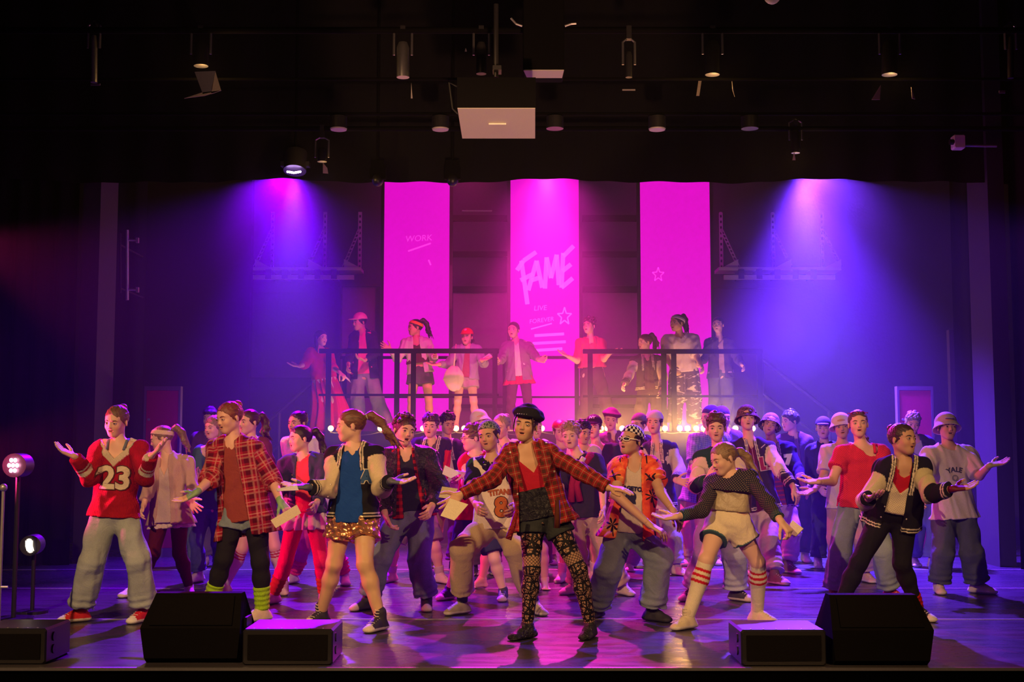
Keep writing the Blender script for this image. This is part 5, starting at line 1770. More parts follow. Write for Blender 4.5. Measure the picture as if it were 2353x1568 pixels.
def person(label, head, sh, ft, nk=None, pel=None, el=None, wr=None, hd=(None, None), kn=None, s=.95, h=.97, mouth=.5,
           skin='fair', hairst=('short', (.1, .05, .02)), lod=1, Y=None, z0=0.0, lean=0.0, face=1, brow=None, look=(0, 0), group=None, wear=None,
           knee_f=.07, hat_on=False, nolegs=False, gl=None, turn=0.0, **spec):
    p = P(); p.s = s; p.spec = spec; p.lod = lod; p.z0 = z0; p.skin = SK[skin]; p.label = label
    p.seed = (int(head[0]) * 7 + int(head[1])) % 1000
    p.vox = {2: .0068, 1: .0080, 0: .0095}[lod]
    p.surfs = {}
    # feet on the ground
    if Y is None:
        Ys = [floor_y(f[1], z0) for f in ft]
    else:
        Ys = [Y, Y]
    Yb = sum(Ys) / 2
    foot = []
    for f, y in zip(ft, Ys):
        q = at(f[0], f[1], y); q[2] = z0 + .088 * s
        foot.append(q)
    p.al, p.ar = foot
    an = [math.radians(f[2] if len(f) > 2 else 0) for f in ft]
    p.dl, p.dr = [np.array([math.sin(a), -math.cos(a), 0]) for a in an]
    if pel is None:
        pel = ((ft[0][0] + ft[1][0]) / 2, None)
    if pel[1] is None:
        z = z0 + .84 * s
        p.P = np.array([at(pel[0], 1000, Yb)[0], Yb, z])
    else:
        p.P = at(pel[0], pel[1], Yb + (pel[2] if len(pel) > 2 else 0))
    if nk is None: nk = (head[0] + 2, head[1] + 46 * 8.2 / Yb * h * 1.05)
    ld = lean
    tw = math.radians(turn)
    shp = []
    for i, q in enumerate(sh):
        dz = q[2] if len(q) > 2 else 0.0
        shp.append(at(q[0], q[1], Yb - ld + dz))
    p.sl, p.sr = shp
    if turn:      # turn the shoulders about the vertical, keeping their outline
        half = abs(p.sr[0] - p.sl[0]) / 2
        d = math.tan(tw) * half
        p.sl[1] += d; p.sr[1] -= d
    Nk = at(nk[0], nk[1], Yb - ld + (nk[2] if len(nk) > 2 else 0))
    Sm = (p.sl + p.sr) / 2
    p.C = Sm * .5 + Nk * .5
    p.C[2] = max(p.C[2], Sm[2]) if face else p.C[2]
    p.up = unit(p.C - p.P)
    lat = p.sr - p.sl
    p.lat = unit(lat - (lat @ p.up) * p.up)
    p.fr = np.cross(p.lat, p.up) * (1 if face >= 0 else -1)
    hipl = unit(np.array([p.lat[0], p.lat[1] * .6, 0]))
    p.hl = p.P - hipl * .082 * s - np.array([0, 0, .03]) * s
    p.hr = p.P + hipl * .082 * s - np.array([0, 0, .03]) * s
    Hd = at(head[0], head[1], Nk[1] - .02 * s + (head[5] if len(head) > 5 else 0))
    p.Hc = Hd
    p.h = h
    p.R = rot(head[2], head[3] if len(head) > 3 else 0, head[4] if len(head) > 4 else 0)
    # knees
    ks = []
    for i, (Hp, A) in enumerate(((p.hl, p.al), (p.hr, p.ar))):
        if kn is not None and kn[i] is not None:
            k = at(kn[i][0], kn[i][1], (Hp[1] + A[1]) / 2 - (kn[i][2] if len(kn[i]) > 2 else knee_f))
        else:
            d = (p.dl, p.dr)[i]
            k = (Hp + A) / 2 + np.array([0, 0, .02]) + d * knee_f
        ks.append(k)
    p.kl, p.kr = ks
    # arms
    UA, FA = .27 * s, .235 * s
    jt = []
    for i in (0, 1):
        S = shp[i]
        if el is None or el[i] is None:
            e = S + (-1 if i == 0 else 1) * p.lat * .05 - p.up * UA * .95 - p.fr * .03
        else:
            e0 = at(el[i][0], el[i][1], S[1])
            sg = el[i][2] if len(el[i]) > 2 else -1
            if abs(sg) == 1: dy = solve(S, UA, e0, sg)
            else: dy = sg
            e = at(el[i][0], el[i][1], S[1] + dy)
        if wr is None or wr[i] is None:
            k = e - p.up * FA * .55 + p.fr * FA * .8 - (-1 if i == 0 else 1) * p.lat * .05
        else:
            w0 = at(wr[i][0], wr[i][1], e[1])
            sg = wr[i][2] if len(wr[i]) > 2 else -1
            if abs(sg) == 1: dy = solve(e, FA, w0, sg)
            else: dy = sg
            k = at(wr[i][0], wr[i][1], e[1] + dy)
        jt.append((e, k))
    (p.el, p.wl), (p.er, p.wr) = jt
    p.org = np.array([p.P[0], p.P[1], z0])
    p.root = thing('person', label, 'person', tuple(p.org), group)
    # ---------------- body
    B = tor(p, 0.0, .02, waist=.88, hipr=.092)
    for q in (cap(p.P - p.lat * .05 * s, p.P + p.lat * .05 * s, .100 * s, None, .04, p.fr, .88, 1),): B.append(q)
    B.append(cap(p.C - p.up * .03 * s, p.C + (p.Hc - p.C) * .5, .049 * s, .043 * s, .03, lab=1))
    hands = []
    for i, (S, E, Wt) in enumerate(((p.sl, p.el, p.wl), (p.sr, p.er, p.wr))):
        ax = unit(Wt - E)
        pt = Wt - ax * .03
        B.append(cap(S, E, .046 * s, .037 * s, .03, lab=10))
        B.append(cap(E, Wt, .039 * s, .0255 * s, .02, lab=11, pl=[(pt + ax * .004, ax)]))
        H_ = hd[i]
        if H_ is None: H_ = (None, 'relax', None)
        f = ax
        if H_[0] is not None:
            tip = at(H_[0][0], H_[0][1], Wt[1] + (H_[0][2] if len(H_[0]) > 2 else -.03))
            f = unit(tip - Wt)
        pn = {'up': (0, -.35, 1), 'down': (0, .2, -1), 'fwd': (0, -1, .2), 'in': ((1 if i == 0 else -1), -.2, 0), 'back': (0, 1, 0), None: ((1 if i == 0 else -1), .3, 0), 'upb': (0, .3, 1)}[H_[2] if len(H_) > 2 else None]
        right = (i == 0) == (face >= 0)
        hp = hand_prims(Wt, f, np.array(pn, float), right, H_[1], s * spec.get('hands', 1.06))
        hp.append(cap(Wt - ax * .06, Wt, .0255 * s + .0035 * .06 / .235, .0255 * s, .012, lab=11, pl=[(pt, -ax)]))
        hands.append((hp, f, np.array(pn, float), Wt))
    p.hands = hands
    for i, (Hp, K, A) in enumerate(((p.hl, p.kl, p.al), (p.hr, p.kr, p.ar))):
        mid = K + (A - K) * .33
        B.append(cap(Hp, K, .079 * s, .050 * s, .04, lab=20))
        B.append(cap(K - p.fr * .004, mid - p.fr * .012, .049 * s, .050 * s, .03, lab=21))
        B.append(cap(mid - p.fr * .012, A, .050 * s, .033 * s, .03, lab=21))
        d = (p.dl, p.dr)[i]
        bs = np.array([A[0], A[1], z0])
        B.append(cap(A - np.array([0, 0, .02]), bs + d * .08 * s + np.array([0, 0, .035]), .030 * s, .024 * s, .02, lab=21))
    na = unit(p.Hc - p.C)
    npt = p.C + na * .045 * s
    bodycut = lambda Q: np.where(np.linalg.norm(Q - npt, axis=1) < .13 * s, (Q - npt) @ na, -1.0)
    V, Q = surf(B, p.vox * 1.12, ())
    parts = [(V, Q)]
    HP, w = head_prims(p.Hc, p.R, h, mouth)
    HP.append(cap(p.Hc + h * (p.R @ np.array([0, .022, -.045])), p.C - na * .02, .043 * s, .049 * s, .025, lab=1, pl=[(npt - na * .02, -na)]))
    hc, mo = head_cuts(p.Hc, p.R, h, mouth)
    Vh, Qh = surf(HP, (.0036, .0044, .0058)[2 - lod], hc)
    Vh = relax(Vh, Qh, 1, .35)
    parts.append((Vh, Qh))
    for hp, _, _, _ in hands:
        a, b = surf(hp, (.0040, .0044, .0055)[2 - lod], pad=.01)
        a = relax(a, b, 1, .35)
        parts.append((a, b))
    Vs = []; Qs = []; Cs = []; Ps = []; n = 0
    sk = np.array(p.skin)
    for i, (a, b) in enumerate(parts):
        if len(a) == 0: continue
        C = np.tile(sk, (len(a), 1))
        q = (a - p.Hc) @ p.R / h
        if i == 1:
            lipz = (np.abs(q[:, 0]) < .026) & (q[:, 1] < -.070)
            o = mouth
            up_l = np.exp(-((q[:, 2] + .0458 - .002 * o) / .0036) ** 2) * lipz
            lo_l = np.exp(-((q[:, 2] + .0565 + .011 * o) / .0042) ** 2) * lipz
            lm = np.clip((up_l + lo_l) * 1.1, 0, 1) * np.clip((.024 - np.abs(q[:, 0])) / .006, 0, 1)
            C = C * (1 - lm[:, None]) + np.array(spec.get('lips', (.58, .20, .17))) * lm[:, None]
            ins = pdist0(mo, a) < .0028
            if mouth > .05:
                C[ins & (q[:, 1] > -.080)] = (.08, .012, .012)
            ch = np.exp(-(((np.abs(q[:, 0]) - .038) / .018) ** 2 + ((q[:, 2] + .028) / .018) ** 2)) * (q[:, 1] < -.04)
            C = C * (1 - .35 * ch[:, None]) + np.array([.75, .26, .20]) * .35 * ch[:, None]
            # nostrils and stubbled scalp
            no = (np.abs(np.abs(q[:, 0]) - .0065) < .003) & (np.abs(q[:, 2] + .0300) < .0025) & (q[:, 1] < -.086)
            C[no] = sk * .4
        if i >= 2:
            Wt = hands[i - 2][3]; g = spec.get('gloves')
            if g is not None and g[i - 2] is not None:
                t = (a - Wt) @ unit(hands[i - 2][1])
                C[t < .072 * s] = g[i - 2]
        Vs.append(a); Qs.append(b + n); Cs.append(C); n += len(a)
    mesh_obj('body', np.vstack(Vs), np.vstack(Qs), M['skin'], p.root, p.org, True, np.vstack(Cs))
    p.brow = brow or tuple(c * .7 for c in hairst[1])
    eyes_and_brows(p, p.brow, look)
    if mouth > .35 and lod > 0:
        mb = MB()
        ww = lambda x, y, z: p.Hc + h * (p.R @ np.array([x, y, z]))
        xs = np.linspace(-.0125, .0125, 7)
        top = -.0470 + .001 * mouth
        Vt = []
        for x in xs:
            y = -.0765 + 14 * x * x
            Vt += [ww(x, y, top), ww(x, y, top - .0058 - .001 * mouth), ww(x, y + .004, top), ww(x, y + .004, top - .006)]
        Fc = []
        for k in range(6):
            a = k * 4; b = a + 4
            Fc += [(a, a + 1, b + 1, b), (a + 1, a + 3, b + 3, b + 1), (a + 2, b + 2, b + 3, a + 3), (a, b, b + 2, a + 2)]
        mesh_obj('teeth', np.array(Vt), Fc, M['gloss'], p.root, p.org, True, np.tile(np.array([.78, .74, .66]), (len(Vt), 1)))
    if hairst[0] != 'none':
        hair(p, hairst[0], hairst[1], hat=hat_on)
    if wear: wear(p)
    return p

def stick(p, surf_name, V, Fc, col, u, v, off=.004, rotdeg=0, name='lettering', mat='cotton', parent=None, S=None, frame=None):
    """lay flat artwork on the front of a garment, centred at torso coordinates (u, v) from the neck"""
    if S is None: S = p.surfs[surf_name]
    bv = BVHTree.FromPolygons([tuple(x) for x in S[0]], [tuple(int(i) for i in f) for f in S[1]])
    C0, la, up, fr = frame if frame else (p.C, p.lat, p.up, p.fr)
    a = math.radians(rotdeg)
    x = V[:, 0] * math.cos(a) - V[:, 1] * math.sin(a) + u; y = V[:, 0] * math.sin(a) + V[:, 1] * math.cos(a) + v
    pts = C0 + x[:, None] * la + y[:, None] * up + fr * .4
    out = []
    last = None
    ds = []
    for q in pts:
        hit = bv.ray_cast(Vector(q), Vector(-fr), .8)
        ds.append(hit[3] if hit[0] is not None else None)
    good = [d for d in ds if d is not None]
    if not good: return
    md = float(np.median(good))
    for q, d in zip(pts, ds):
        if d is None or d > md + .06: d = md + .02
        out.append(q - fr * (d - off))
    C = np.tile(np.array(col, float), (len(out), 1))
    return mesh_obj(name, np.array(out), Fc, M[mat], parent or p.root, p.org, True, C, np.array(out) * 0)

def word(p, sname, txt, size, col, u, v, bold=.0, arc=None, off=.004, rotdeg=0, outline=None, ow=.006, mat='cotton', **kw):
    if outline is not None:
        V, Fc = text_mesh(txt, size, bold + ow, arc=arc)
        stick(p, sname, V, Fc, outline, u, v, off, rotdeg, mat=mat, **kw)
        off += .003
    V, Fc = text_mesh(txt, size, bold, arc=arc)
    return stick(p, sname, V, Fc, col, u, v, off, rotdeg, mat=mat, **kw)

def held(name, label, cat, corners, th=.004, col=(.8, .76, .66), pages=0, group=None):
    """sheet or envelope: 4 world corners"""
    c = [np.asarray(q, float) for q in corners]
    n = unit(np.cross(c[1] - c[0], c[3] - c[0])) * th
    V = c + [q + n for q in c]
    org = sum(c) / 4
    o = mesh_obj(name, np.array(V), [(0, 1, 2, 3), (7, 6, 5, 4), (0, 4, 5, 1), (1, 5, 6, 2), (2, 6, 7, 3), (3, 7, 4, 0)], M['cotton'], None, org, False, np.tile(np.array(col), (8, 1)), np.array(V) * 0)
    tag(o, label, cat, group)
    return o
# ================================================================== things worn
def glasses(p, col, lensc=(.02, .02, .02), up=0.0, name='sunglasses', thick=.0028, wrap=1.0):
    h, R, H = p.h, p.R, p.Hc
    w = lambda x, y, z: H + h * (R @ np.array([x, y, z]))
    z0, y0 = .004 + up, -.096 + up * .45
    mb = MB()
    for sx in (-1, 1):
        mb.tube([w(sx * (.031 + .023 * math.cos(a)), y0 + .012 * math.cos(a) * wrap, z0 + .0135 * math.sin(a)) for a in np.linspace(0, 2 * PI, 15)], thick * h, 6)
        mb.tube([w(sx * .054, y0 + .014, z0 + .004), w(sx * .078, -.04 + up * .3, z0 + .006), w(sx * .079, .005, z0 + .002)], thick * h * 1.2, 6)
    mb.tube([w(-.009, y0 - .002, z0 + .004), w(.009, y0 - .002, z0 + .004)], thick * h, 6)
    o = mesh_obj(name, np.vstack(mb.v), mb.f, M['gloss'], p.root, p.org, True, np.tile(np.array(col), (mb.n, 1)))
    if lensc is not None:
        for sx in (-1, 1):
            mb = MB()
            ring = [w(sx * (.031 + .022 * math.cos(a)), y0 + .012 * math.cos(a) * wrap, z0 + .0125 * math.sin(a)) for a in np.linspace(0, 2 * PI, 14, endpoint=False)]
            c = w(sx * .031, y0 - .005, z0)
            c2 = w(sx * .031, y0 + .003, z0)
            n = len(ring)
            mesh_obj('lens', np.array([c, c2] + ring), [(0, 2 + i, 2 + (i + 1) % n) for i in range(n)] + [(1, 2 + (i + 1) % n, 2 + i) for i in range(n)], M['gloss'], o, p.org, True, np.tile(np.array(lensc), (n + 2, 1)))
    return o

def tube_part(p, name, pts, r, col, mat='cotton', n=8):
    mb = MB(); mb.tube(pts, r, n)
    return mesh_obj(name, np.vstack(mb.v), mb.f, M[mat], p.root, p.org, True, np.tile(np.array(col), (mb.n, 1)), np.vstack(mb.v) * 0)

def mic(p, side=-1):
    w = lambda x, y, z: p.Hc + p.h * (p.R @ np.array([x, y, z]))
    tube_part(p, 'headset_microphone', [w(side * .074, .0, .004), w(side * .071, -.02, -.028), w(side * .058, -.062, -.048), w(side * .040, -.082, -.056)], .0020, (.35, .22, .15), n=6)

def choker(p, col, r=.05):
    a = p.C + (p.Hc - p.C) * .36; ax = unit(p.Hc - p.C)
    garment(p, 'choker', [cap(a, a + ax * .012, r * p.s, None, lab=1, pl=[(a - ax * .003, -ax), (a + ax * .015, ax)])], 'leather', col, .005, fold=0)

def buttons(p, sname, pts, col=(.75, .7, .6), r=.006):
    """small round snaps down the front"""
    S = p.surfs[sname]
    bv = BVHTree.FromPolygons([tuple(x) for x in S[0]], [tuple(int(i) for i in f) for f in S[1]])
    for u, v in pts:
        q = p.C + p.lat * u + p.up * v + p.fr * .4
        hit = bv.ray_cast(Vector(q), Vector(-p.fr), .6)
        if hit[0] is None: continue
        mb = MB(); mb.sphere(np.array(hit[0]), r, 8, 6, (1, .5, 1))
        mesh_obj('button', np.vstack(mb.v), mb.f, M['gloss'], p.root, p.org, True, np.tile(np.array(col), (mb.n, 1)))

def varsity(p, body, sl, st=CREAM, w=(.045, .075), hem=-.02, to=1.9, u=(0, 0), off=.025, r=(.067, .062, .050), name='varsity_jacket'):
    return jacket(p, body, sl, 'wool', name, off, hem, w, u, to, r, st, band=True)

def shoes(p, c0, kind='sneaker', toe=None, sole=(.72, .66, .60), lace=(.8, .76, .70), c1=None):
    shoe(p, 0, c0, kind, toe, sole, lace); shoe(p, 1, c1 or c0, kind, toe, sole, lace)

def paper(label, pts, Y, col=(.80, .76, .66), dy=(0, 0, .04, .04), name='paper_sheet', th=.0015):
    """pts: four photo pixels; dy: depth offsets"""
    return held(name, label, 'paper', [at(x, y, Y + d) for (x, y), d in zip(pts, dy)], th, col)

LIME = (.42, .75, .02)
# ================================================================== the front row
def wear(p):
    def pk(V, lab, C, pat):
        u, v, n = uvn(p, V)
        C[(lab == 1) & (n > -.03) & (v > -.105 + np.abs(u) * .95 - .035) & (v > -.16)] = CREAM
        for E, Wt in ((p.el, p.wl), (p.er, p.wr)):
            t = (V - E) @ unit(Wt - E) / np.linalg.norm(Wt - E)
            C[(lab == 11) & (((t > .30) & (t < .44)) | ((t > .50) & (t < .56)))] = CREAM
    tee(p, (.42, .008, .02), 'rib', 'sweater', off=.020, hem=.02, sleeve=1.97, neck=.080, vd=.085, vw=.95, fold=.006, sl_r=.070, flare=.015, paint=pk)
    trousers(p, (.27, .31, .31), r=(.116, .102, .092, .100), amp=.012)
    shoes(p, RED, toe=WHITE)
    word(p, 'sweater', '23', .215, CREAM, .02, -.225, .008, outline=(.10, .03, .02), ow=.007, off=.006)
    for sx in (-1, 1): tube_part(p, 'strap', [p.C + p.lat * sx * .06 + p.up * .055 - p.fr * .02, p.C + p.lat * sx * .065 + p.up * .045 + p.fr * .04, p.C + p.lat * sx * .06 - p.up * .02 + p.fr * .085], .010, (.15, .2, .25))
person('person in a red and cream knitted sweater numbered 23, both palms raised', (268, 970, -12, -12, 4), ((230, 1036), (320, 1034)), ((184, 1430, -55), (330, 1430, -25)), nk=(272, 1019), pel=(262, 1182),
       el=((206, 1099), (333, 1099)), wr=((172, 1050), (348, 1048)), hd=(((140, 1034), 'open', 'up'), ((372, 1026), 'open', 'up')), kn=((212, 1290), (318, 1290)),
       s=.95, h=.98, mouth=.4, hairst=('bun', (.42, .21, .09)), lod=2, wear=wear)

def wear(p):
    hat(p, 'band', (.78, .58, .44))
    tee(p, (.62, .50, .44), 'cotton', 'blouse', off=.014, hem=.10, sleeve=0, neck=.07, vd=.12, flare=.03)
    skirt(p, (.74, .64, .56), .15, .05, top=-.02)
    leggings(p, (.10, .005, .02))
    jacket(p, (.55, .36, .30), mat='cotton', name='blazer', off=.028, hem=.12, w=(.035, .075), to=1.75, r=(.064, .058, .05), flare=.03, fold=.008)
    shoes(p, (.78, .68, .62), lace=None)
person('person in a tan blazer and wide pale headband with a long side ponytail', (372, 1010, -78, -6, -10), ((362, 1066, .04), (430, 1068, -.03)), ((307, 1372, -35), (434, 1372, 25)), nk=(380, 1054), pel=(392, 1172),
       el=((345, 1118), (446, 1128)), wr=((330, 1162), (432, 1150)), hd=((None, 'relax'), ((462, 1180), 'open', 'fwd')), kn=((352, 1272), (412, 1272)),
       s=.90, h=.93, mouth=.2, hairst=('pony', (.52, .30, .14)), sway=.35, tie=(.2, .1, .4), lod=2, wear=wear)

def wear(p):
    tee(p, (.30, .055, .04), 'cotton', 't_shirt', off=.014, hem=.06, sleeve=0, neck=.064)
    shorts(p, (.20, .26, .30), to=.30)
    leggings(p, BL, off=.008, name='tights')
    jacket(p, (.42, .012, .035), mat='plaid', name='plaid_shirt', off=.030, hem=.17, w=(.035, .10), to=(1.25, 1.2), r=(.074, .068, .062), flare=.035, fold=.009, u=(-.01, -.04))
    for i in (0, 1): shin(p, i, LIME, .52, 1.03, .013, 'rib', 'leg_warmer', .003)
    shoes(p, (.70, .56, .40))
    choker(p, (.04, .02, .04), .046)
person('person in an open red plaid shirt, black tights and lime green leg warmers', (528, 962, -42, -8, -4), ((500, 1034, .02), (580, 1034, .0)), ((478, 1424, -35), (602, 1428, -45)), nk=(536, 1014), pel=(562, 1178),
       el=((484, 1102), (628, 1108)), wr=((452, 1132), (644, 1152)), hd=(((404, 1158), 'open', 'up'), ((664, 1178), 'hold', 'down')), kn=((514, 1285), (598, 1292)),
       s=1.0, h=1.0, mouth=.25, skin='pink', hairst=('bun', (.52, .12, .05)), gloves=((.26, .42, .20), (.26, .50, .20)), lod=2, wear=wear)
paper('long folded cream envelope held by the person in the plaid shirt', [(622, 1196), (634, 1214), (692, 1180), (682, 1160)], 8.62, (.80, .70, .48), (0, 0, .02, .02), 'envelope', .006)

def wear(p):
    tee(p, (.85, .07, .09), 'cotton', 't_shirt', off=.018, hem=-.02, sleeve=0, neck=.064)
    skirt(p, (.80, .72, .62), .12, .07, wavy=.016)
    leggings(p, (.80, .01, .12))
    def hole(V, lab, C, pat): pass
    jacket(p, (.045, .055, .11), mat='denim', name='denim_jacket', off=.030, hem=-.01, w=(.05, .08), u=(.015, .03), to=(1.9, 1.9), r=(.066, .058, .05))
    buttons(p, 'denim_jacket', [(-.10, -.20), (-.065, -.10), (-.065, -.18), (-.07, -.26)], (.7, .5, .25))
    for i in (0, 1): shin(p, i, (.55, .14, .02), .50, 1.0, .013, 'rib', 'leg_warmer', .003)
    shoes(p, (.72, .56, .52))
person('person in a pink top, denim jacket, white skirt, pink tights and orange leg warmers', (690, 1010, -56, 2, -4), ((660, 1068, .03), (738, 1066, -.03)), ((628, 1388, -35), (744, 1386, 10)), nk=(700, 1056), pel=(702, 1182),
       el=((644, 1118), (742, 1120)), wr=((656, 1150), (728, 1156)), kn=((656, 1292), (738, 1290)),
       s=.93, h=.93, mouth=.6, hairst=('pony', (.05, .022, .012)), sway=.25, tie=(.1, .02, .05), lod=2, wear=wear)

def wear(p):
    tee(p, (.010, .07, .34), 'cotton', 't_shirt', off=.016, hem=.03, sleeve=0, neck=.066)
    shorts(p, (.86, .42, .20), 'foil', 'foil_shorts', to=.42, r=(.118, .102, .112), fold=.006)
    varsity(p, BL, (.72, .60, .38), w=(.056, .115), to=(1.88, 1.88), hem=.0)
    buttons(p, 'varsity_jacket', [(-.10, -.22), (-.115, -.30), (-.13, -.38)])
    word(p, 'varsity_jacket', 'A', .105, (.04, .10, .24), .118, -.17, .010, outline=(.72, .66, .5), ow=.006)
    leggings(p, (.72, .46, .25), 'skin', 'sheer_tights', off=.002)
    shoes(p, (.035, .03, .05), 'hightop', toe=(.78, .7, .55), lace=(.8, .74, .55))
    glovec = 0
    mic(p)
person('person in a black varsity jacket lettered A, blue top and shiny gold shorts', (806, 980, -80, 0, -4), ((770, 1050, .03), (860, 1046, -.02)), ((738, 1436, -35), (873, 1450, -30)), nk=(814, 1030), pel=(812, 1190),
       el=((762, 1124), (876, 1124)), wr=((706, 1120), (898, 1106)), hd=(((656, 1116), 'flat', 'up'), ((950, 1108), 'open', 'up')), kn=((768, 1295), (838, 1297)),
       s=.98, h=.98, mouth=.5, hairst=('pony', (.42, .16, .06)), sway=.75, tie=(.5, .5, .45), gloves=((.10, .12, .16), (.12, .13, .16)), lod=2, wear=wear)
paper('small white paper pad held out at the left by the person in the A jacket', [(634, 1124), (636, 1130), (684, 1128), (680, 1116)], 8.3, (.82, .80, .86), (0, 0, .08, .12), 'paper_pad', .012)

def wear(p):
    tee(p, (.02, .022, .04), 'cotton', 't_shirt', off=.014, hem=-.02, sleeve=0, neck=.066)
    jacket(p, (.50, .012, .02), mat='buffalo', name='flannel_shirt', off=.024, hem=.03, w=(.045, .075), to=1.0, r=(.056, .05, .046), fold=.006, u=(0, .03))
    trousers(p, (.13, .16, .20), r=(.116, .100, .086, .088))
    jacket(p, (.018, .016, .02), mat='leather', name='leather_jacket', off=.036, hem=.01, w=(.065, .13), to=1.93, r=(.074, .068, .054), fold=.008, u=(0, .02))
    shoes(p, (.03, .03, .035), toe=(.6, .5, .45), sole=(.03, .03, .03), lace=None)
person('person with curly brown hair in a black leather jacket, mouth wide open', (928, 993, 28, 4, 12), ((892, 1056), (984, 1054)), ((846, 1402, -45), (980, 1402, 5)), nk=(932, 1042), pel=(944, 1180),
       el=((868, 1128), (1010, 1122)), wr=((884, 1180), (992, 1164)), hd=(((898, 1216), 'relax', 'in'), (None, 'relax')), kn=((878, 1275), (962, 1285)),
       s=1.02, h=1.02, mouth=1.0, skin='pink', hairst=('curly', (.16, .05, .02)), lod=2, wear=wear)

def wear(p):
    hat(p, 'bandana', (.05, .085, .045), mat='bandana')
    tee(p, BL, 'cotton', 't_shirt', off=.016, hem=-.05, sleeve=(.72, .6), neck=.066)
    def pk(V, lab, C, pat):
        u, v, n = uvn(p, V)
        C[(v > -.135 + np.abs(u) * 1.35) & (n > 0) & (v < -.11 + np.abs(u) * 1.35 + .02)] = (.02, .07, .04)
        C[(np.abs(u) > .145) & (v > -.25)] = (.02, .07, .04)
    tee(p, (.78, .70, .56), 'cotton', 'basketball_jersey', off=.026, hem=.03, sleeve=0, neck=.075, vd=.13, vw=.75, paint=pk, flare=.02)
    word(p, 'basketball_jersey', '8', .19, (.48, .13, .02), .04, -.33, .008, outline=(.05, .03, .02), ow=.006)
    word(p, 'basketball_jersey', 'TITANS', .052, (.42, .12, .03), .04, -.215, .004, arc=.5)
    trousers(p, (.60, .47, .26), 'cotton', 'trousers', r=(.118, .106, .094, .086), to=1.80, amp=.010)
    for i in (0, 1): shin(p, i, (.10, .10, .12), .70, 1.0, .004, 'rib', 'sock')
    shoes(p, (.42, .36, .26), lace=(.6, .55, .5))
    # headphones round the neck
    a = p.C + p.up * .01
    tube_part(p, 'headphones', [a + p.lat * .075 * math.cos(t) + p.fr * (.045 + .075 * math.sin(t)) - p.up * .05 * math.sin(t) for t in np.linspace(-2.6, -.5 + 3.6 - 3.1, 9)] if False else
              [a + p.lat * (.078 * math.cos(t)) - p.fr * (.055 * math.sin(t)) + p.up * (.02 * math.sin(t)) for t in np.linspace(-.5, PI + .5, 13)], .008, BL, 'gloss')
    for sx in (-1, 1):
        mb = MB(); c = a + p.lat * sx * .062 + p.fr * .085 - p.up * .03
        mb.sphere(c, .032, 14, 10, (.75, .6, 1.1))
        mesh_obj('headphones', np.vstack(mb.v), mb.f, M['gloss'], p.root, p.org, True, np.tile(np.array(BL), (mb.n, 1)))
person('squatting person in a paisley bandana, cream jersey numbered 8 and khaki trousers', (1124, 1004, -22, 0, -8), ((1092, 1074), (1174, 1072)), ((1062, 1412, -50), (1228, 1412, 30)), nk=(1134, 1056), pel=(1142, 1204),
       el=((1080, 1128), (1196, 1124)), wr=((1094, 1160), (1184, 1160)), kn=((1064, 1262, .18), (1184, 1264, .14)),
       s=.96, h=.98, mouth=.35, skin='tan', hairst=('short', (.10, .05, .02)), hat_on=True, lod=2, wear=wear)

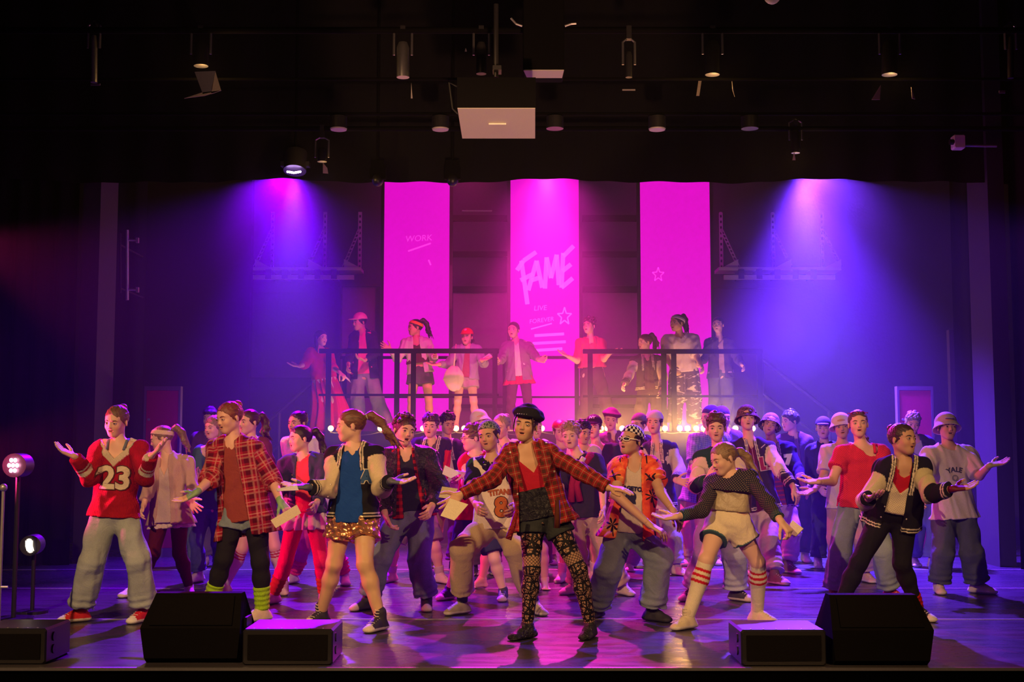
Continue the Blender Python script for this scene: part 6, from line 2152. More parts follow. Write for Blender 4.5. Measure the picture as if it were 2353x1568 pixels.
def wear(p):
    tee(p, (.45, .01, .03), 'cotton', 'top', hem=-.12, sleeve=0, vd=.14, neck=.07, vw=.8, tuck=True, fold=.001)
    garment(p, 'black_bodice', tor(p, .022, -.02, sidepl=[(p.C - p.up * .24, p.up)])[:4], 'leather', BL, fold=.004)
    leggings(p, SK['tan'], 'lace', 'lace_tights', off=.003)
    shorts(p, (.03, .035, .035), 'denim', to=.24, r=(.114, .094, .100), fold=.002)
    jacket(p, (.36, .014, .014), mat='tartan', name='tartan_jacket', off=.030, w=(.05, .13), hem=.04, u=(-.02, -.055), to=1.96, r=(.064, .056, .044), fold=.008, flare=.03)
    # wide lapels, belt ends and shoulder straps
    for sx, u0 in ((-1, -.03), (1, -.01)):
        a = p.C + p.lat * (sx * .055 + u0) + p.up * .035 + p.fr * .06
        b = p.C + p.lat * (sx * .135 + u0) - p.up * .02 + p.fr * .115; c = p.C + p.lat * (sx * .135 + u0) - p.up * .10 + p.fr * .135; d = p.C + p.lat * (sx * .055 + u0) - p.up * .24 + p.fr * .135
        n_ = p.fr * .012
        V = [a, b, c, d, a + n_, b + n_, c + n_, d + n_]
        mesh_obj('lapel', np.array(V), [(3, 2, 1, 0), (4, 5, 6, 7), (0, 1, 5, 4), (1, 2, 6, 5), (2, 3, 7, 6), (3, 0, 4, 7)], M['tartan'], p.root, p.org, False, np.tile(np.array([.30, .02, .015]), (8, 1)), np.array([(x @ p.lat, x @ p.up, 0) for x in V]))
    tube_part(p, 'belt_end', [at(1186, 1176, 8.0), at(1178, 1210, 7.98), at(1168, 1240, 7.97)], [.014, .018, .020], (.30, .01, .01), 'leather')
    tube_part(p, 'belt_end', [at(1281, 1150, 7.98), at(1281, 1190, 7.97), at(1280, 1214, 7.97)], [.015, .018, .018], (.36, .015, .012), 'tartan')
    buttons(p, 'tartan_jacket', [(-.12, .02), (.12, .03), (.10, -.10), (-.13, -.25), (.13, -.16)], (.8, .75, .6), .007)
    shoes(p, BL, 'flat', sole=None, lace=None)
    choker(p, BL, .047)
    w_ = lambda x, y, z: p.Hc + p.h * (p.R @ np.array([x, y, z]))
    for sx in (-1, 1):
        tube_part(p, 'loose_strand', [w_(sx * .050, -.070, .075), w_(sx * .062, -.074, .035), w_(sx * .068, -.062, -.01), w_(sx * .064, -.055, -.05)], [.006, .005, .004, .001], (.05, .02, .012), 'hair')
    mb = MB(); mb.sphere(w_(.078, .006, -.04), .006, 8, 6)
    mesh_obj('earring', np.vstack(mb.v), mb.f, M['gloss'], p.root, p.org, True, np.tile(np.array((.8, .78, .7)), (mb.n, 1)))
    hat(p, 'newsboy', (.012, .012, .012), tilt=6)
    for i in range(7):
        a = -.55 + i * .19
        q = w_(.086 * math.sin(a), -.104 * math.cos(a) + .01, .072)
        mb = MB(); mb.sphere(q, .0042, 6, 4)
        mesh_obj('stud', np.vstack(mb.v), mb.f, M['gloss'], p.root, p.org, True, np.tile(np.array((.8, .8, .78)), (mb.n, 1)))
person('centre front person in a red tartan jacket, black cap and lace tights, arms spread', (1208, 980, -14, 2, 7), ((1174, 1046), (1260, 1042)), ((1212, 1468, -45), (1356, 1466, -20)), nk=(1214, 1032), pel=(1250, 1195),
       el=((1130, 1101), (1331, 1083)), wr=((1057, 1138), (1398, 1122)), hd=(((1034, 1158), 'open', 'fwd'), ((1436, 1126), 'open', 'down')), kn=((1222, 1308), (1330, 1310)),
       s=.97, h=.97, mouth=.6, skin='tan', hairst=('bun', (.04, .02, .012)), hat_on=True, lod=2, wear=wear)
paper('folded cream papers held low at the left hand of the person in tartan', [(1012, 1186), (1044, 1197), (1076, 1160), (1034, 1146)], 7.95, (.80, .70, .50), (0, 0, .03, .03), th=.005)
paper('greenish envelope beside the left hand of the person in tartan', [(1008, 1144), (1040, 1148), (1052, 1124), (1016, 1119)], 8.15, (.50, .48, .26), (0, 0, .03, .03), 'envelope', .004)

def wear(p):
    def pk(V, lab, C, pat):
        u, v, n = uvn(p, V)
        C[(np.abs(u) > .10) & (v > -.10)] = (.05, .05, .12)
    tee(p, (.60, .52, .42), 'cotton', 'basketball_jersey', off=.014, hem=.0, sleeve=0, neck=.075, vd=.02, paint=pk)
    word(p, 'basketball_jersey', 'GEORGETOWN', .042, (.02, .02, .06), .0, -.17, .003)
    word(p, 'basketball_jersey', '3', .15, (.02, .02, .06), .0, -.26, .014)
    trousers(p, (.14, .17, .20), r=(.114, .103, .096, .102), amp=.012)
    jacket(p, (.9, .2, .05), mat='hawaii', name='palm_print_shirt', off=.032, hem=.05, w=(.05, .10), to=(.62, .62), r=(.080, .084, .06), fold=.008, flare=.04, u=(0, .02))
    shoes(p, (.02, .02, .02), sole=(.03, .03, .03), lace=None)
    glasses(p, (.82, .78, .62), (.012, .012, .012), thick=.0042)
    hat(p, 'bandana', WHITE, mat='checker')
person('person in an orange palm print shirt, checkered bandana and white framed sunglasses', (1450, 1015, -44, 8, 2), ((1424, 1078, .03), (1496, 1076, -.03)), ((1372, 1420, -35), (1498, 1428, 50)), nk=(1464, 1062), pel=(1448, 1224),
       el=((1414, 1136), (1518, 1132)), wr=((1494, 1208, -.1), (1546, 1172)), hd=(((1524, 1224), 'relax', 'down'), ((1562, 1196), 'relax', 'down')), kn=((1396, 1312, .12), (1516, 1284, .12)),
       s=.97, h=.96, mouth=.8, skin='olive', hairst=('mop', (.03, .015, .01)), hat_on=True, lod=2, wear=wear)

def wear(p):
    tee(p, (.46, .38, .24), 'satin', 'camisole', off=.010, hem=-.10, sleeve=0, neck=.10, vd=.03, tuck=True, fold=.006)
    def pk(V, lab, C, pat):
        for Hp, K in ((p.hl, p.kl), (p.hr, p.kr)):
            t = (V - Hp) @ unit(K - Hp) / np.linalg.norm(K - Hp)
            C[(lab == 20) & (t > .315)] = (.05, .12, .14)
    shorts(p, (.80, .70, .48), 'cotton', 'shorts', to=.36, r=(.116, .096, .104), fold=.003, paint=pk)
    # cropped fishnet shrug over chest and sleeves
    L = tor(p, .016, -.24)
    for sd in (0, 1): L += arm(p, sd, .056, .050, .040, 1.85)
    def pk2(V, lab, C, pat):
        for E, Wt in ((p.el, p.wl), (p.er, p.wr)):
            t = (V - E) @ unit(Wt - E) / np.linalg.norm(Wt - E)
            C[(lab == 11) & (t > .66)] = (.01, .05, .06)
    garment(p, 'fishnet_top', L, 'fishnet', (.015, .02, .04), cuts=[neckhole(p, .060, 0)], fold=.003, paint=pk2)
    for i in (0, 1): shin(p, i, (.80, .72, .50), -.02, 1.0, .006, 'cotton', 'knee_sock', 0, sock_stripes())
    shoes(p, (.72, .62, .42), 'hightop', lace=(.75, .68, .5))
    mic(p)
    mb = 0
person('person in a black fishnet top, white shorts and knee socks with red stripes, lunging', (1664, 1056, -68, -4, -14), ((1640, 1112, .05), (1722, 1100, -.05)), ((1582, 1446, -50), (1741, 1432, 45)), nk=(1682, 1096), pel=(1674, 1208),
       el=((1613, 1174), (1762, 1152)), wr=((1554, 1188), (1794, 1198)), hd=(((1502, 1192), 'open', 'up'), ((1810, 1216), 'hold', 'down')), kn=((1622, 1287), (1741, 1292)),
       s=.97, h=.98, mouth=.45, hairst=('pony_low', (.66, .40, .18)), sway=.5, tie=(.1, .1, .4), lod=2, wear=wear)
bk = held('booklet', 'open cream booklet held by the person in the fishnet top', 'book', [at(1806, 1222, 8.5), at(1830, 1234, 8.46), at(1847, 1216, 8.46), at(1822, 1196, 8.5)], .012, (.78, .70, .52))
held('booklet_cover', 'grey booklet cover turned back below the cream pages at right', 'book', [at(1800, 1212, 8.56), at(1824, 1236, 8.53), at(1832, 1232, 8.53), at(1812, 1205, 8.56)], .004, (.30, .28, .32))

def wear(p):
    tee(p, (.50, .008, .02), 'cotton', 'top', off=.010, hem=-.14, sleeve=0, vd=.05, neck=.072, tuck=True, fold=.001)
    leggings(p, (.008, .008, .010), off=.008)
    def pk(V, lab, C, pat): pass
    tee(p, (.70, .60, .42), 'openknit', 'knit_vest', off=.026, hem=-.06, sleeve=0, vd=.17, vw=.85, neck=.08)
    varsity(p, (.010, .010, .012), (.58, .52, .30), w=(.055, .075), hem=.06, to=(1.9, 1.85), off=.044, u=(-.01, -.02))
    buttons(p, 'varsity_jacket', [(-.075, -.18), (-.09, -.27), (.07, -.33), (-.10, -.35)])
    for i in (0, 1): shin(p, i, (.50, .01, .01), .72, 1.0, .010, 'rib', 'leg_warmer', .005)
    shoes(p, (.02, .02, .02), toe=(.7, .66, .6))
person('person leaning forward in a black varsity jacket with pale sleeves, beside the right wedge monitor', (2073, 1012, 34, 6, 4), ((2038, 1082, .02), (2112, 1078, -.02)), ((1926, 1432, -50), (2108, 1426, 30)), nk=(2076, 1066), pel=(2050, 1188),
       el=((1988, 1152), (2138, 1136)), wr=((1996, 1146, -.19), (2190, 1124)), hd=(((2020, 1138, -.12), 'open', 'up'), ((2256, 1116), 'open', 'up')), kn=((1974, 1292), (2072, 1295)),
       s=1.0, h=1.0, mouth=.5, skin='tan', hairst=('bun', (.12, .06, .03)), gloves=(None, (.16, .008, .02)), lean=.12, lod=2, wear=wear)

def wear(p):
    tee(p, (.80, .03, .07), 'openknit', 't_shirt', off=.020, hem=.02, sleeve=.55, neck=.085, shift=.05, vd=.03, sl_r=.072, flare=.01)
    tube_part(p, 'strap', [p.C + p.lat * .085 + p.up * .05 - p.fr * .03, p.C + p.lat * .09 + p.up * .05 + p.fr * .03, p.C + p.lat * .085 - p.up * .02 + p.fr * .085], .012, (.7, .02, .06))
    trousers(p, (.24, .30, .34), r=(.112, .098, .084, .094), to=1.95)
    shoes(p, (.55, .03, .05), lace=(.8, .68, .66))
    glasses(p, (.5, .01, .08), (.10, .06, .30), up=.082)
person('person in a red mesh top and pale jeans with sunglasses pushed up on the hair', (1972, 976, -10, 4, -2), ((1936, 1044), (2022, 1044)), ((1918, 1384, -25), (2046, 1380, 28)), nk=(1982, 1024), pel=(1976, 1162),
       el=((1912, 1106), (2036, 1108)), wr=((1880, 1108), (2020, 1150)), hd=(((1848, 1108), 'open', 'up'), (None, 'relax')), kn=((1930, 1268), (2028, 1268)),
       s=1.0, h=1.0, mouth=.35, skin='pink', hairst=('pony_low', (.26, .14, .07)), sway=.4, lod=2, wear=wear)

def wear(p):
    tee(p, (.74, .66, .64), 'cotton', 't_shirt', off=.022, hem=.06, sleeve=.95, neck=.066, sl_r=.080, flare=.02, fold=.007)
    word(p, 't_shirt', 'YALE', .058, (.06, .06, .12), 0, -.165, .002, arc=.16)
    V, Fc = poly_mesh([[(.028 * math.cos(a), .028 * math.sin(a)) for a in np.linspace(0, 2 * PI, 20, endpoint=False)]])
    stick(p, 't_shirt', V, Fc, (.28, .26, .34), 0, -.235, .004, name='crest')
    V, Fc = poly_mesh([[(-.014, .014), (.014, .014), (.014, -.004), (0, -.018), (-.014, -.004)]])
    stick(p, 't_shirt', V, Fc, (.62, .54, .56), 0, -.235, .007, name='crest_shield')
    trousers(p, (.07, .08, .12), r=(.116, .102, .094, .102), amp=.012)
    shoes(p, (.78, .66, .52))
    hat(p, 'bucket', (.66, .56, .62), mat='cotton')
    tube_part(p, 'hat_mark', [p.Hc + p.h * (p.R @ np.array([.086 * math.sin(a), .014 - .103 * math.cos(a), .075])) for a in (-.5, -.2, .1, .4)], .004, (.15, .10, .14))
person('person in a pale bucket hat and white t-shirt printed YALE with baggy dark jeans', (2176, 984, 2, 4, 2), ((2138, 1048), (2222, 1048)), ((2157, 1364, -8), (2246, 1364, 50)), nk=(2178, 1022), pel=(2192, 1176),
       el=((2122, 1104), (2250, 1094)), wr=((2116, 1140), (2274, 1070)), hd=((None, 'relax'), ((2326, 1060), 'open', 'up')), kn=((2166, 1272), (2232, 1270)),
       s=1.0, h=.98, mouth=.45, skin='pink', hairst=('fringe', (.14, .07, .04)), hat_on=True, gloves=(None, (.50, .62, .12)), lod=2, wear=wear)
# ================================================================== the rows behind
def outfit(top=None, jk=None, legs='jeans', legc=(.13, .17, .24), shoe_c=(.70, .60, .56), sk='sneaker', extra=None, topmat='cotton', tops=0, ht=None, hc=None, hm='cotton', hb=False, legk=None, sock=None, toe=None, hem=.03, lace=(.8, .7, .68), off=.016):
    def f(p):
        if top is not None:
            tee(p, top, topmat, 't_shirt', off=off, hem=hem if jk is None else -.02, sleeve=tops if jk is None else 0, neck=.066, sl_r=.074, fold=.006, flare=.01)
        if legs == 'jeans': trousers(p, legc, **(legk or {}))
        elif legs == 'trousers': trousers(p, legc, 'cotton', 'trousers', **(legk or {}))
        elif legs == 'shorts': shorts(p, legc, 'cotton', to=.85, r=(.114, .102, .105))
        elif legs == 'leggings': leggings(p, legc)
        if jk: jk(p)
        if sk is not None:
            shoes(p, shoe_c, sk, toe=toe, lace=lace if sk != 'bare' else None)
        if sock is not None:
            for i in (0, 1): shin(p, i, sock, .70, 1.0, .006, 'rib', 'sock')
        if ht: hat(p, ht, hc, back=hb, mat=hm)
        if extra: extra(p)
    return f
PALE = (.74, .70, .66)
def V_(body, sl, **k): return lambda p: varsity(p, body, sl, **k)
def J_(col, mat='cotton', **k): return lambda p: jacket(p, col, mat=mat, **k)

# --- left cluster
def wear(p):
    tee(p, (.05, .12, .13), 'cotton', 'off_shoulder_top', off=.018, hem=.02, sleeve=1.0, neck=.105, shift=-.03, vd=.0, flare=.01)
    tube_part(p, 'strap', [p.C - p.lat * .07 + p.up * .045 - p.fr * .03, p.C - p.lat * .075 + p.up * .04 + p.fr * .03, p.C - p.lat * .07 - p.up * .03 + p.fr * .08], .008, PALE)
    trousers(p, (.07, .10, .17), r=(.116, .096, .080, .086)); shoes(p, PALE, lace=None)
person('person in a dark teal off shoulder top and jeans, half hidden behind the plaid shirt', (492, 984, -30, -4, 0), ((462, 1040), (528, 1038)), ((455, 1338, -25), (508, 1336, 15)), nk=(496, 1024), pel=(482, 1164),
       el=((452, 1092), (540, 1094)), wr=((462, 1112), (530, 1140)), hd=(((452, 1096), 'relax', 'in'), None), s=.98, h=.96, mouth=.3, skin='pink', hairst=('long', (.66, .36, .2)), gloves=((.75, .80, .05), None), lod=1, wear=wear)
person('dark haired person hidden behind the head of the person in teal', (484, 964, -10), ((455, 1010), (512, 1010)), ((470, 1302), (505, 1300)), s=1.0, h=.96, mouth=.2, hairst=('mop', (.03, .02, .03)), lod=0, wear=outfit((.12, .05, .10), tops=.7, legs='trousers', legc=(.10, .08, .10)))
def wear(p):
    tee(p, (.20, .03, .10), 'cotton', 'sweater', off=.018, hem=.04, sleeve=1.9, neck=.07)
    skirt(p, (.10, .04, .10), .16, .04)
    for i in (0, 1): shin(p, i, (.72, .58, .52), .02, 1.0, .006, 'cotton', 'knee_sock', 0, sock_stripes((.5, .01, .06), ((.06, .10), (.13, .17), (.20, .24))))
    shoes(p, (.55, .30, .34), toe=(.7, .5, .5))
person('person with a long auburn ponytail and striped knee socks standing behind the plaid shirt', (572, 972, -40, 0, 0), ((548, 1024), (604, 1024)), ((517, 1364, -28), (652, 1366, 12)), nk=(578, 1012), pel=(592, 1170),
       kn=((556, 1262), (632, 1258)), s=.93, h=.95, mouth=.2, skin='pink', hairst=('pony', (.16, .04, .04)), sway=.1, lod=1, wear=wear)
def wear(p):
    tee(p, PALE, 'cotton', 't_shirt', off=.016, hem=.04, sleeve=.6); skirt(p, (.10, .03, .14), .14, .04); leggings(p, (.60, .02, .30))
    for i in (0, 1): shin(p, i, (.80, .02, .22), .42, .98, .020, 'rib', 'leg_warmer', .008)
    shoes(p, (.72, .56, .60), lace=None)
person('dark haired person whose forehead shows above the pink top, with baggy pink leg warmers', (684, 974, -34, 0, 0), ((662, 1020), (716, 1020)), ((674, 1341, -25), (792, 1344, 15)), nk=(688, 1014), pel=(728, 1160),
       kn=((698, 1262), (772, 1262)), s=.95, h=.96, mouth=.2, skin='tan', hairst=('bun', (.05, .02, .03)), lod=1, wear=wear)
# --- behind the leather jacket
person('boyish person with wavy hair in a red sleeved jacket behind the leather jacket', (990, 980, -8, -6, 4), ((962, 1024), (1020, 1024)), ((900, 1338, -30), (1010, 1340, 40)), nk=(992, 1018), pel=(956, 1176), kn=((905, 1256), (1000, 1258)),
       s=.96, h=.95, mouth=.3, hairst=('mop', (.14, .06, .05)), lod=1, wear=outfit((.1, .08, .1), V_((.03, .02, .06), (.6, .02, .03)), 'shorts', (.26, .22, .18), (.78, .62, .55), sock=(.8, .7, .6)))
def ww(p):
    tee(p, (.78, .66, .60), 'cotton', 't_shirt', off=.014, hem=.0, sleeve=0)
    trousers(p, (.42, .24, .14), 'cotton', 'trousers', r=(.114, .094, .078, .080), amp=.014)
    varsity(p, (.03, .018, .07), (.03, .018, .07), w=(.03, .10), u=(.02, .05), st=(.5, .4, .45)); buttons(p, 'varsity_jacket', [(-.02, -.08), (-.025, -.15), (-.04, -.22)]); shoes(p, (.05, .04, .06), toe=(.8, .6, .6))
person('person with short dark hair looking down in an open navy jacket over a white shirt', (1028, 974, 26, -14, 0), ((1002, 1030, .03), (1054, 1028, -.02)), ((988, 1306, -10), (1042, 1314, 15)), nk=(1024, 1016), pel=(1030, 1160), el=((996, 1080), (1066, 1080)), wr=((1006, 1118), (1056, 1096)),
       s=.98, h=.95, mouth=.1, skin='tan', hairst=('mop', (.05, .015, .02)), lod=1, wear=ww)
person('person with round glasses and brown bob in profile beside the paisley bandana', (1087, 1008, -76, -4, 0), ((1072, 1060), (1114, 1060)), ((1032, 1378, -35), (1156, 1380, -5)), nk=(1094, 1046), pel=(1094, 1186), el=((1070, 1110), (1112, 1116)), wr=((1072, 1090), (1092, 1100)), hd=(((1044, 1084), 'hold', 'down'), ((1060, 1104), 'hold', 'up')),
       kn=((1056, 1290), (1136, 1284)), s=.92, h=.93, mouth=.4, hairst=('fringe', (.30, .14, .06)), lod=1, wear=outfit((.5, .01, .02), None, 'shorts', (.03, .035, .08), (.04, .035, .05), toe=(.8, .65, .6), extra=lambda p: glasses(p, (.5, .4, .2), None, thick=.002, name='glasses')))
paper('pair of pale loose sheets held up beside the person with round glasses', [(1016, 1090), (1036, 1100), (1060, 1088), (1022, 1070)], 9.55, (.82, .76, .80), (0, 0, .03, .03), th=.004)
person('person in a white bucket hat behind the paisley bandana', (1104, 972, 12, 0, -12), ((1082, 1022), (1134, 1020)), ((1088, 1322, -10), (1132, 1320, 10)), nk=(1108, 1012), s=.98, h=.96, mouth=.2, hairst=('fringe', (.15, .06, .05)), hat_on=True, lod=1, wear=outfit((.3, .1, .12), None, tops=.6, legs='trousers', legc=(.10, .06, .10), ht='bucket', hc=(.80, .72, .62), shoe_c=(.05, .04, .06)))
person('barefoot person with pinned up blond hair between the jersey and the tartan jacket', (1152, 982, -28, -8, 6), ((1132, 1032), (1190, 1030)), ((1108, 1352, -50), (1252, 1354, 5)), nk=(1156, 1022), pel=(1176, 1172), kn=((1122, 1262), (1246, 1262)),
       s=.95, h=.97, mouth=.1, skin='pink', hairst=('bun', (1.0, .68, .42)), lod=1, wear=outfit((.75, .6, .6), None, 'shorts', (.04, .04, .09), SK['pink'], 'bare', tops=.5))
person('person hidden behind the black cap, only an ear and cheek showing', (1228, 986, 20, 0, 0), ((1204, 1030), (1252, 1030)), ((1210, 1318), (1250, 1318)), s=.96, h=.95, mouth=.1, skin='pink', hairst=('short', (.6, .45, .35)), lod=0, wear=outfit(PALE, None, tops=.6, legs='trousers', legc=(.1, .06, .1)))
# --- right of the tartan jacket
person('person in a shiny red cap turned backwards', (1287, 993, 12, -4, -4), ((1264, 1040), (1312, 1038)), ((1270, 1297, 5), (1306, 1296)), nk=(1290, 1032), s=.96, h=.95, mouth=.2, skin='pink', hairst=('short', (.3, .05, .05)), hat_on=True, lod=0, wear=outfit((.7, .5, .6), None, tops=.7, legs='shorts', legc=(.1, .06, .1), shoe_c=(.15, .06, .1), toe=(.8, .6, .6), ht='cap', hc=(.70, .015, .03), hb=True, hm='satin'))
def ww(p):
    tee(p, (.025, .022, .035), 'cotton', 't_shirt', off=.020, hem=.04, sleeve=.85, neck=.064, sl_r=.078, flare=.01)
    trousers(p, (.50, .38, .26), 'cotton', 'trousers', r=(.114, .100, .086, .086)); shoes(p, (.78, .68, .52))
    a = p.C
    for sx in (-1, 1):
        tube_part(p, 'tied_sweater', [a + p.lat * sx * .12 - p.fr * .06 + p.up * .02, a + p.lat * sx * .10 + p.fr * .05 + p.up * .03, a + p.lat * sx * .03 + p.fr * .12 - p.up * .06, a + p.lat * (-.05 + sx * .02) + p.fr * .13 - p.up * .20, a + p.lat * (-.05 + sx * .035) + p.fr * .12 - p.up * .34], [.035, .034, .028, .026, .030], (.35, .015, .05), 'knit', 10)
    tube_part(p, 'knot', [a + p.lat * .05 + p.fr * .12 + p.up * .02, a + p.lat * .0 + p.fr * .135 - p.up * .06], [.022, .026], (.75, .65, .5), 'knit', 10)
person('person with curly fair hair, navy t-shirt and crimson sweater tied round the neck', (1312, 1004, -16, 0, -6), ((1294, 1070, .02), (1368, 1064, -.02)), ((1320, 1366, -55), (1432, 1368, 28)), nk=(1332, 1048), pel=(1342, 1178), el=((1286, 1124), (1384, 1116)), wr=((1296, 1160), (1386, 1168)),
       kn=((1328, 1270), (1392, 1268)), s=.93, h=.97, mouth=.45, skin='fair', hairst=('curly', (.85, .52, .26)), lod=2, wear=ww)
person('person with dark hair and a pale blue headband behind the fair curls', (1338, 996, 30, -6, 4), ((1322, 1040), (1362, 1040)), ((1292, 1338, -20), (1366, 1334, 15)), nk=(1340, 1034), pel=(1340, 1160), s=.94, h=.94, mouth=.1, skin='olive', hairst=('mop', (.03, .01, .03)), lod=1, wear=outfit((.65, .5, .5), None, tops=.6, legs='shorts', legc=(.72, .64, .60), shoe_c=(.75, .6, .55), ht='band', hc=(.25, .42, .60), sock=(.7, .6, .6)))
def ww(p):
    tee(p, (.03, .03, .06), 'cotton', 'jersey', off=.022, hem=.03, sleeve=.7, neck=.075, vd=.08, sl_r=.076)
    word(p, 'jersey', 'LE', .115, (.60, .24, .03), .075, -.19, .006)
    trousers(p, (.10, .06, .10), 'cotton', 'trousers'); shoes(p, (.6, .5, .5))
    hat(p, 'cap', (.055, .012, .055), col2=(.055, .012, .055)); 
    V, Fc = text_mesh('NY', .042, .002)
    R = p.R; stick(p, '', V, Fc, (.85, .7, .75), 0, 0, .003, name='cap_emblem', S=p.hat_surf, frame=(p.Hc + p.h * (R @ np.array([0, -.05, .098])), R @ np.array([1., 0, 0]), unit(R @ np.array([0, .35, 1.])), unit(R @ np.array([0, -1., .35]))))
person('person in a dark baseball cap with white NY letters and a jersey with orange letters', (1364, 984, -16, 2, 0), ((1342, 1042), (1410, 1038)), ((1350, 1322), (1400, 1320)), nk=(1370, 1028), s=1.0, h=.97, mouth=.3, skin='pink', hairst=('short', (.08, .03, .03)), hat_on=True, lod=1, wear=ww)
person('pale person with a slanted dark beret in front of the warm bulbs', (1404, 968, -6, 0, 4), ((1384, 1012), (1430, 1008)), ((1392, 1292), (1424, 1292)), nk=(1408, 1002), s=1.0, h=.95, mouth=.3, skin='pink', hairst=('fringe', (.62, .30, .26)), hat_on=True, lod=0, wear=outfit((.3, .05, .12), J_((.10, .05, .08), w=(.02, .04)), legs='trousers', legc=(.1, .06, .1), ht='beret', hc=(.08, .025, .05)))
person('person in a grey knitted beanie mostly hidden behind the white cap', (1468, 978, -40), ((1448, 1018), (1488, 1018)), ((1452, 1302), (1486, 1302)), s=.96, h=.95, mouth=.1, skin='pink', hairst=('short', (.1, .05, .05)), hat_on=True, lod=0, wear=outfit((.1, .03, .06), None, tops=1.8, legs='trousers', legc=(.1, .06, .1), ht='beanie', hc=(.16, .13, .12), hm='knit'))
def ww(p):
    tee(p, (.66, .54, .48), 'cotton', 'baseball_shirt', off=.014, hem=.05, sleeve=0, neck=.07); word(p, 'baseball_shirt', 'Bulls', .07, (.18, .01, .05), .0, -.22, .003, rotdeg=8)
    trousers(p, (.30, .28, .32), r=(.114, .098, .086, .088)); shoes(p, (.74, .60, .55))
    varsity(p, (.04, .028, .09), (.72, .58, .52), w=(.025, .07), hem=.02)
    V, Fc = poly_mesh([[(-.03, .03), (-.01, .045), (.01, .035), (.03, .045), (.03, .01), (.015, -.01), (.02, -.035), (0, -.03), (-.015, -.045), (-.02, -.01), (-.035, .0)]])
    stick(p, 'varsity_jacket', V, Fc, (.60, .52, .50), .115, -.13, .005, name='eagle_patch'); buttons(p, 'varsity_jacket', [(-.04, -.10), (-.05, -.2), (.085, -.42)])
    word(p, 'varsity_jacket', 'E LE', .024, (.7, .6, .6), .12, -.065, .001)
    hat(p, 'cap', (.66, .58, .72), back=True)
person('person in a white cap worn backwards and a navy varsity jacket with an eagle patch', (1504, 974, -18, 4, 2), ((1482, 1036, .02), (1542, 1034, -.02)), ((1446, 1312, -5), (1554, 1322, 35)), nk=(1508, 1020), pel=(1512, 1158), el=((1478, 1086), (1562, 1084)), wr=((1490, 1120), (1552, 1104)), hd=(None, ((1570, 1108), 'open', 'fwd')),
       kn=((1470, 1236), (1546, 1240)), s=1.0, h=.99, mouth=.35, skin='pink', hairst=('short', (.10, .03, .03)), hat_on=True, lod=1, wear=ww)
# --- right cluster
person('person in a checked shirt and violet beanie with the back half turned, khaki trousers', (1632, 962, -62, 0, 0), ((1598, 1014, -.05), (1660, 1012, .05)), ((1578, 1299, -15), (1642, 1298, 10)), nk=(1628, 1004), pel=(1604, 1140), el=((1592, 1068), (1668, 1070)), wr=((1604, 1104), (1660, 1108)),
       s=1.04, h=1.02, mouth=.1, skin='pink', hairst=('short', (.1, .06, .06)), hat_on=True, lod=1, wear=outfit((.24, .28, .48), None, tops=.9, topmat='check', legs='trousers', legc=(.50, .34, .22), shoe_c=(.7, .5, .42), ht='beanie', hc=(.10, .05, .22), hm='knit', legk=dict(amp=.012), hem=.08, off=.026))
person('person in a violet cap at the very back right of the checked shirt', (1660, 962, 20), ((1640, 1004), (1690, 1004)), ((1644, 1290), (1680, 1290)), s=1.05, h=1.0, mouth=.1, skin='pink', hairst=('short', (.06, .04, .08)), hat_on=True, lod=0, wear=outfit((.16, .10, .24), None, tops=1.8, legs='trousers', legc=(.1, .08, .14), ht='cap', hc=(.10, .06, .20), hb=True))
def ww(p):
    tee(p, (.03, .03, .04), 'cotton', 't_shirt', off=.012, hem=.0, sleeve=0)
    trousers(p, (.34, .38, .42), r=(.116, .104, .094, .098), amp=.013); shoes(p, (.05, .04, .06), toe=(.75, .6, .58))
    varsity(p, (.012, .055, .035), (.74, .60, .46), w=(.02, .05), hem=.03)
    word(p, 'varsity_jacket', 'Spartan', .034, (.62, .5, .5), -.085, -.11, .001, rotdeg=14); mic(p, 1)
person('person with tousled brown hair in a dark green varsity jacket with cream sleeves', (1646, 984, -10, -6, 0), ((1614, 1056, .0), (1692, 1054, .0)), ((1592, 1380, -45), (1692, 1381, 40)), nk=(1648, 1034), pel=(1652, 1176), el=((1600, 1116), (1704, 1116)), wr=((1626, 1104), (1690, 1150)), hd=(((1642, 1092), 'relax', 'back'), (None, 'relax')),
       kn=((1618, 1282), (1688, 1280)), s=1.0, h=.99, mouth=.35, hairst=('mop', (.20, .08, .03)), lod=2, wear=ww)
def ww(p):
    tee(p, (.14, .01, .07), 'cotton', 'zip_top', off=.014, hem=.06, sleeve=0)
    tube_part(p, 'zip', [p.C + p.fr * .10 - p.up * .02, p.C + p.fr * .115 - p.up * .16, p.C + p.fr * .118 - p.up * .34], .004, (.5, .2, .3), 'gloss')
    trousers(p, (.62, .48, .44), 'cotton', 'trousers', r=(.114, .098, .084, .084), amp=.014); shoes(p, (.22, .12, .10), toe=(.7, .5, .45))
    varsity(p, (.035, .022, .07), (.76, .64, .50), w=(.025, .045), hem=.05)
    for sx in (-1, 1): word(p, 'varsity_jacket', 'I', .085, (.7, .6, .4), sx * .105, -.035, .0, rotdeg=-62 * sx)
    word(p, 'varsity_jacket', 'L', .15, (.34, .02, .10), .085, -.20, .010, outline=(.75, .65, .6), ow=.007)
    word(p, 'varsity_jacket', 'B', .04, (.75, .65, .6), .11, -.235, .001, off=.011)
    buttons(p, 'varsity_jacket', [(-.035, -.20), (-.04, -.30), (-.045, -.40), (.06, -.42)])
    hat(p, 'bucket', (.22, .10, .12), mat='camo')
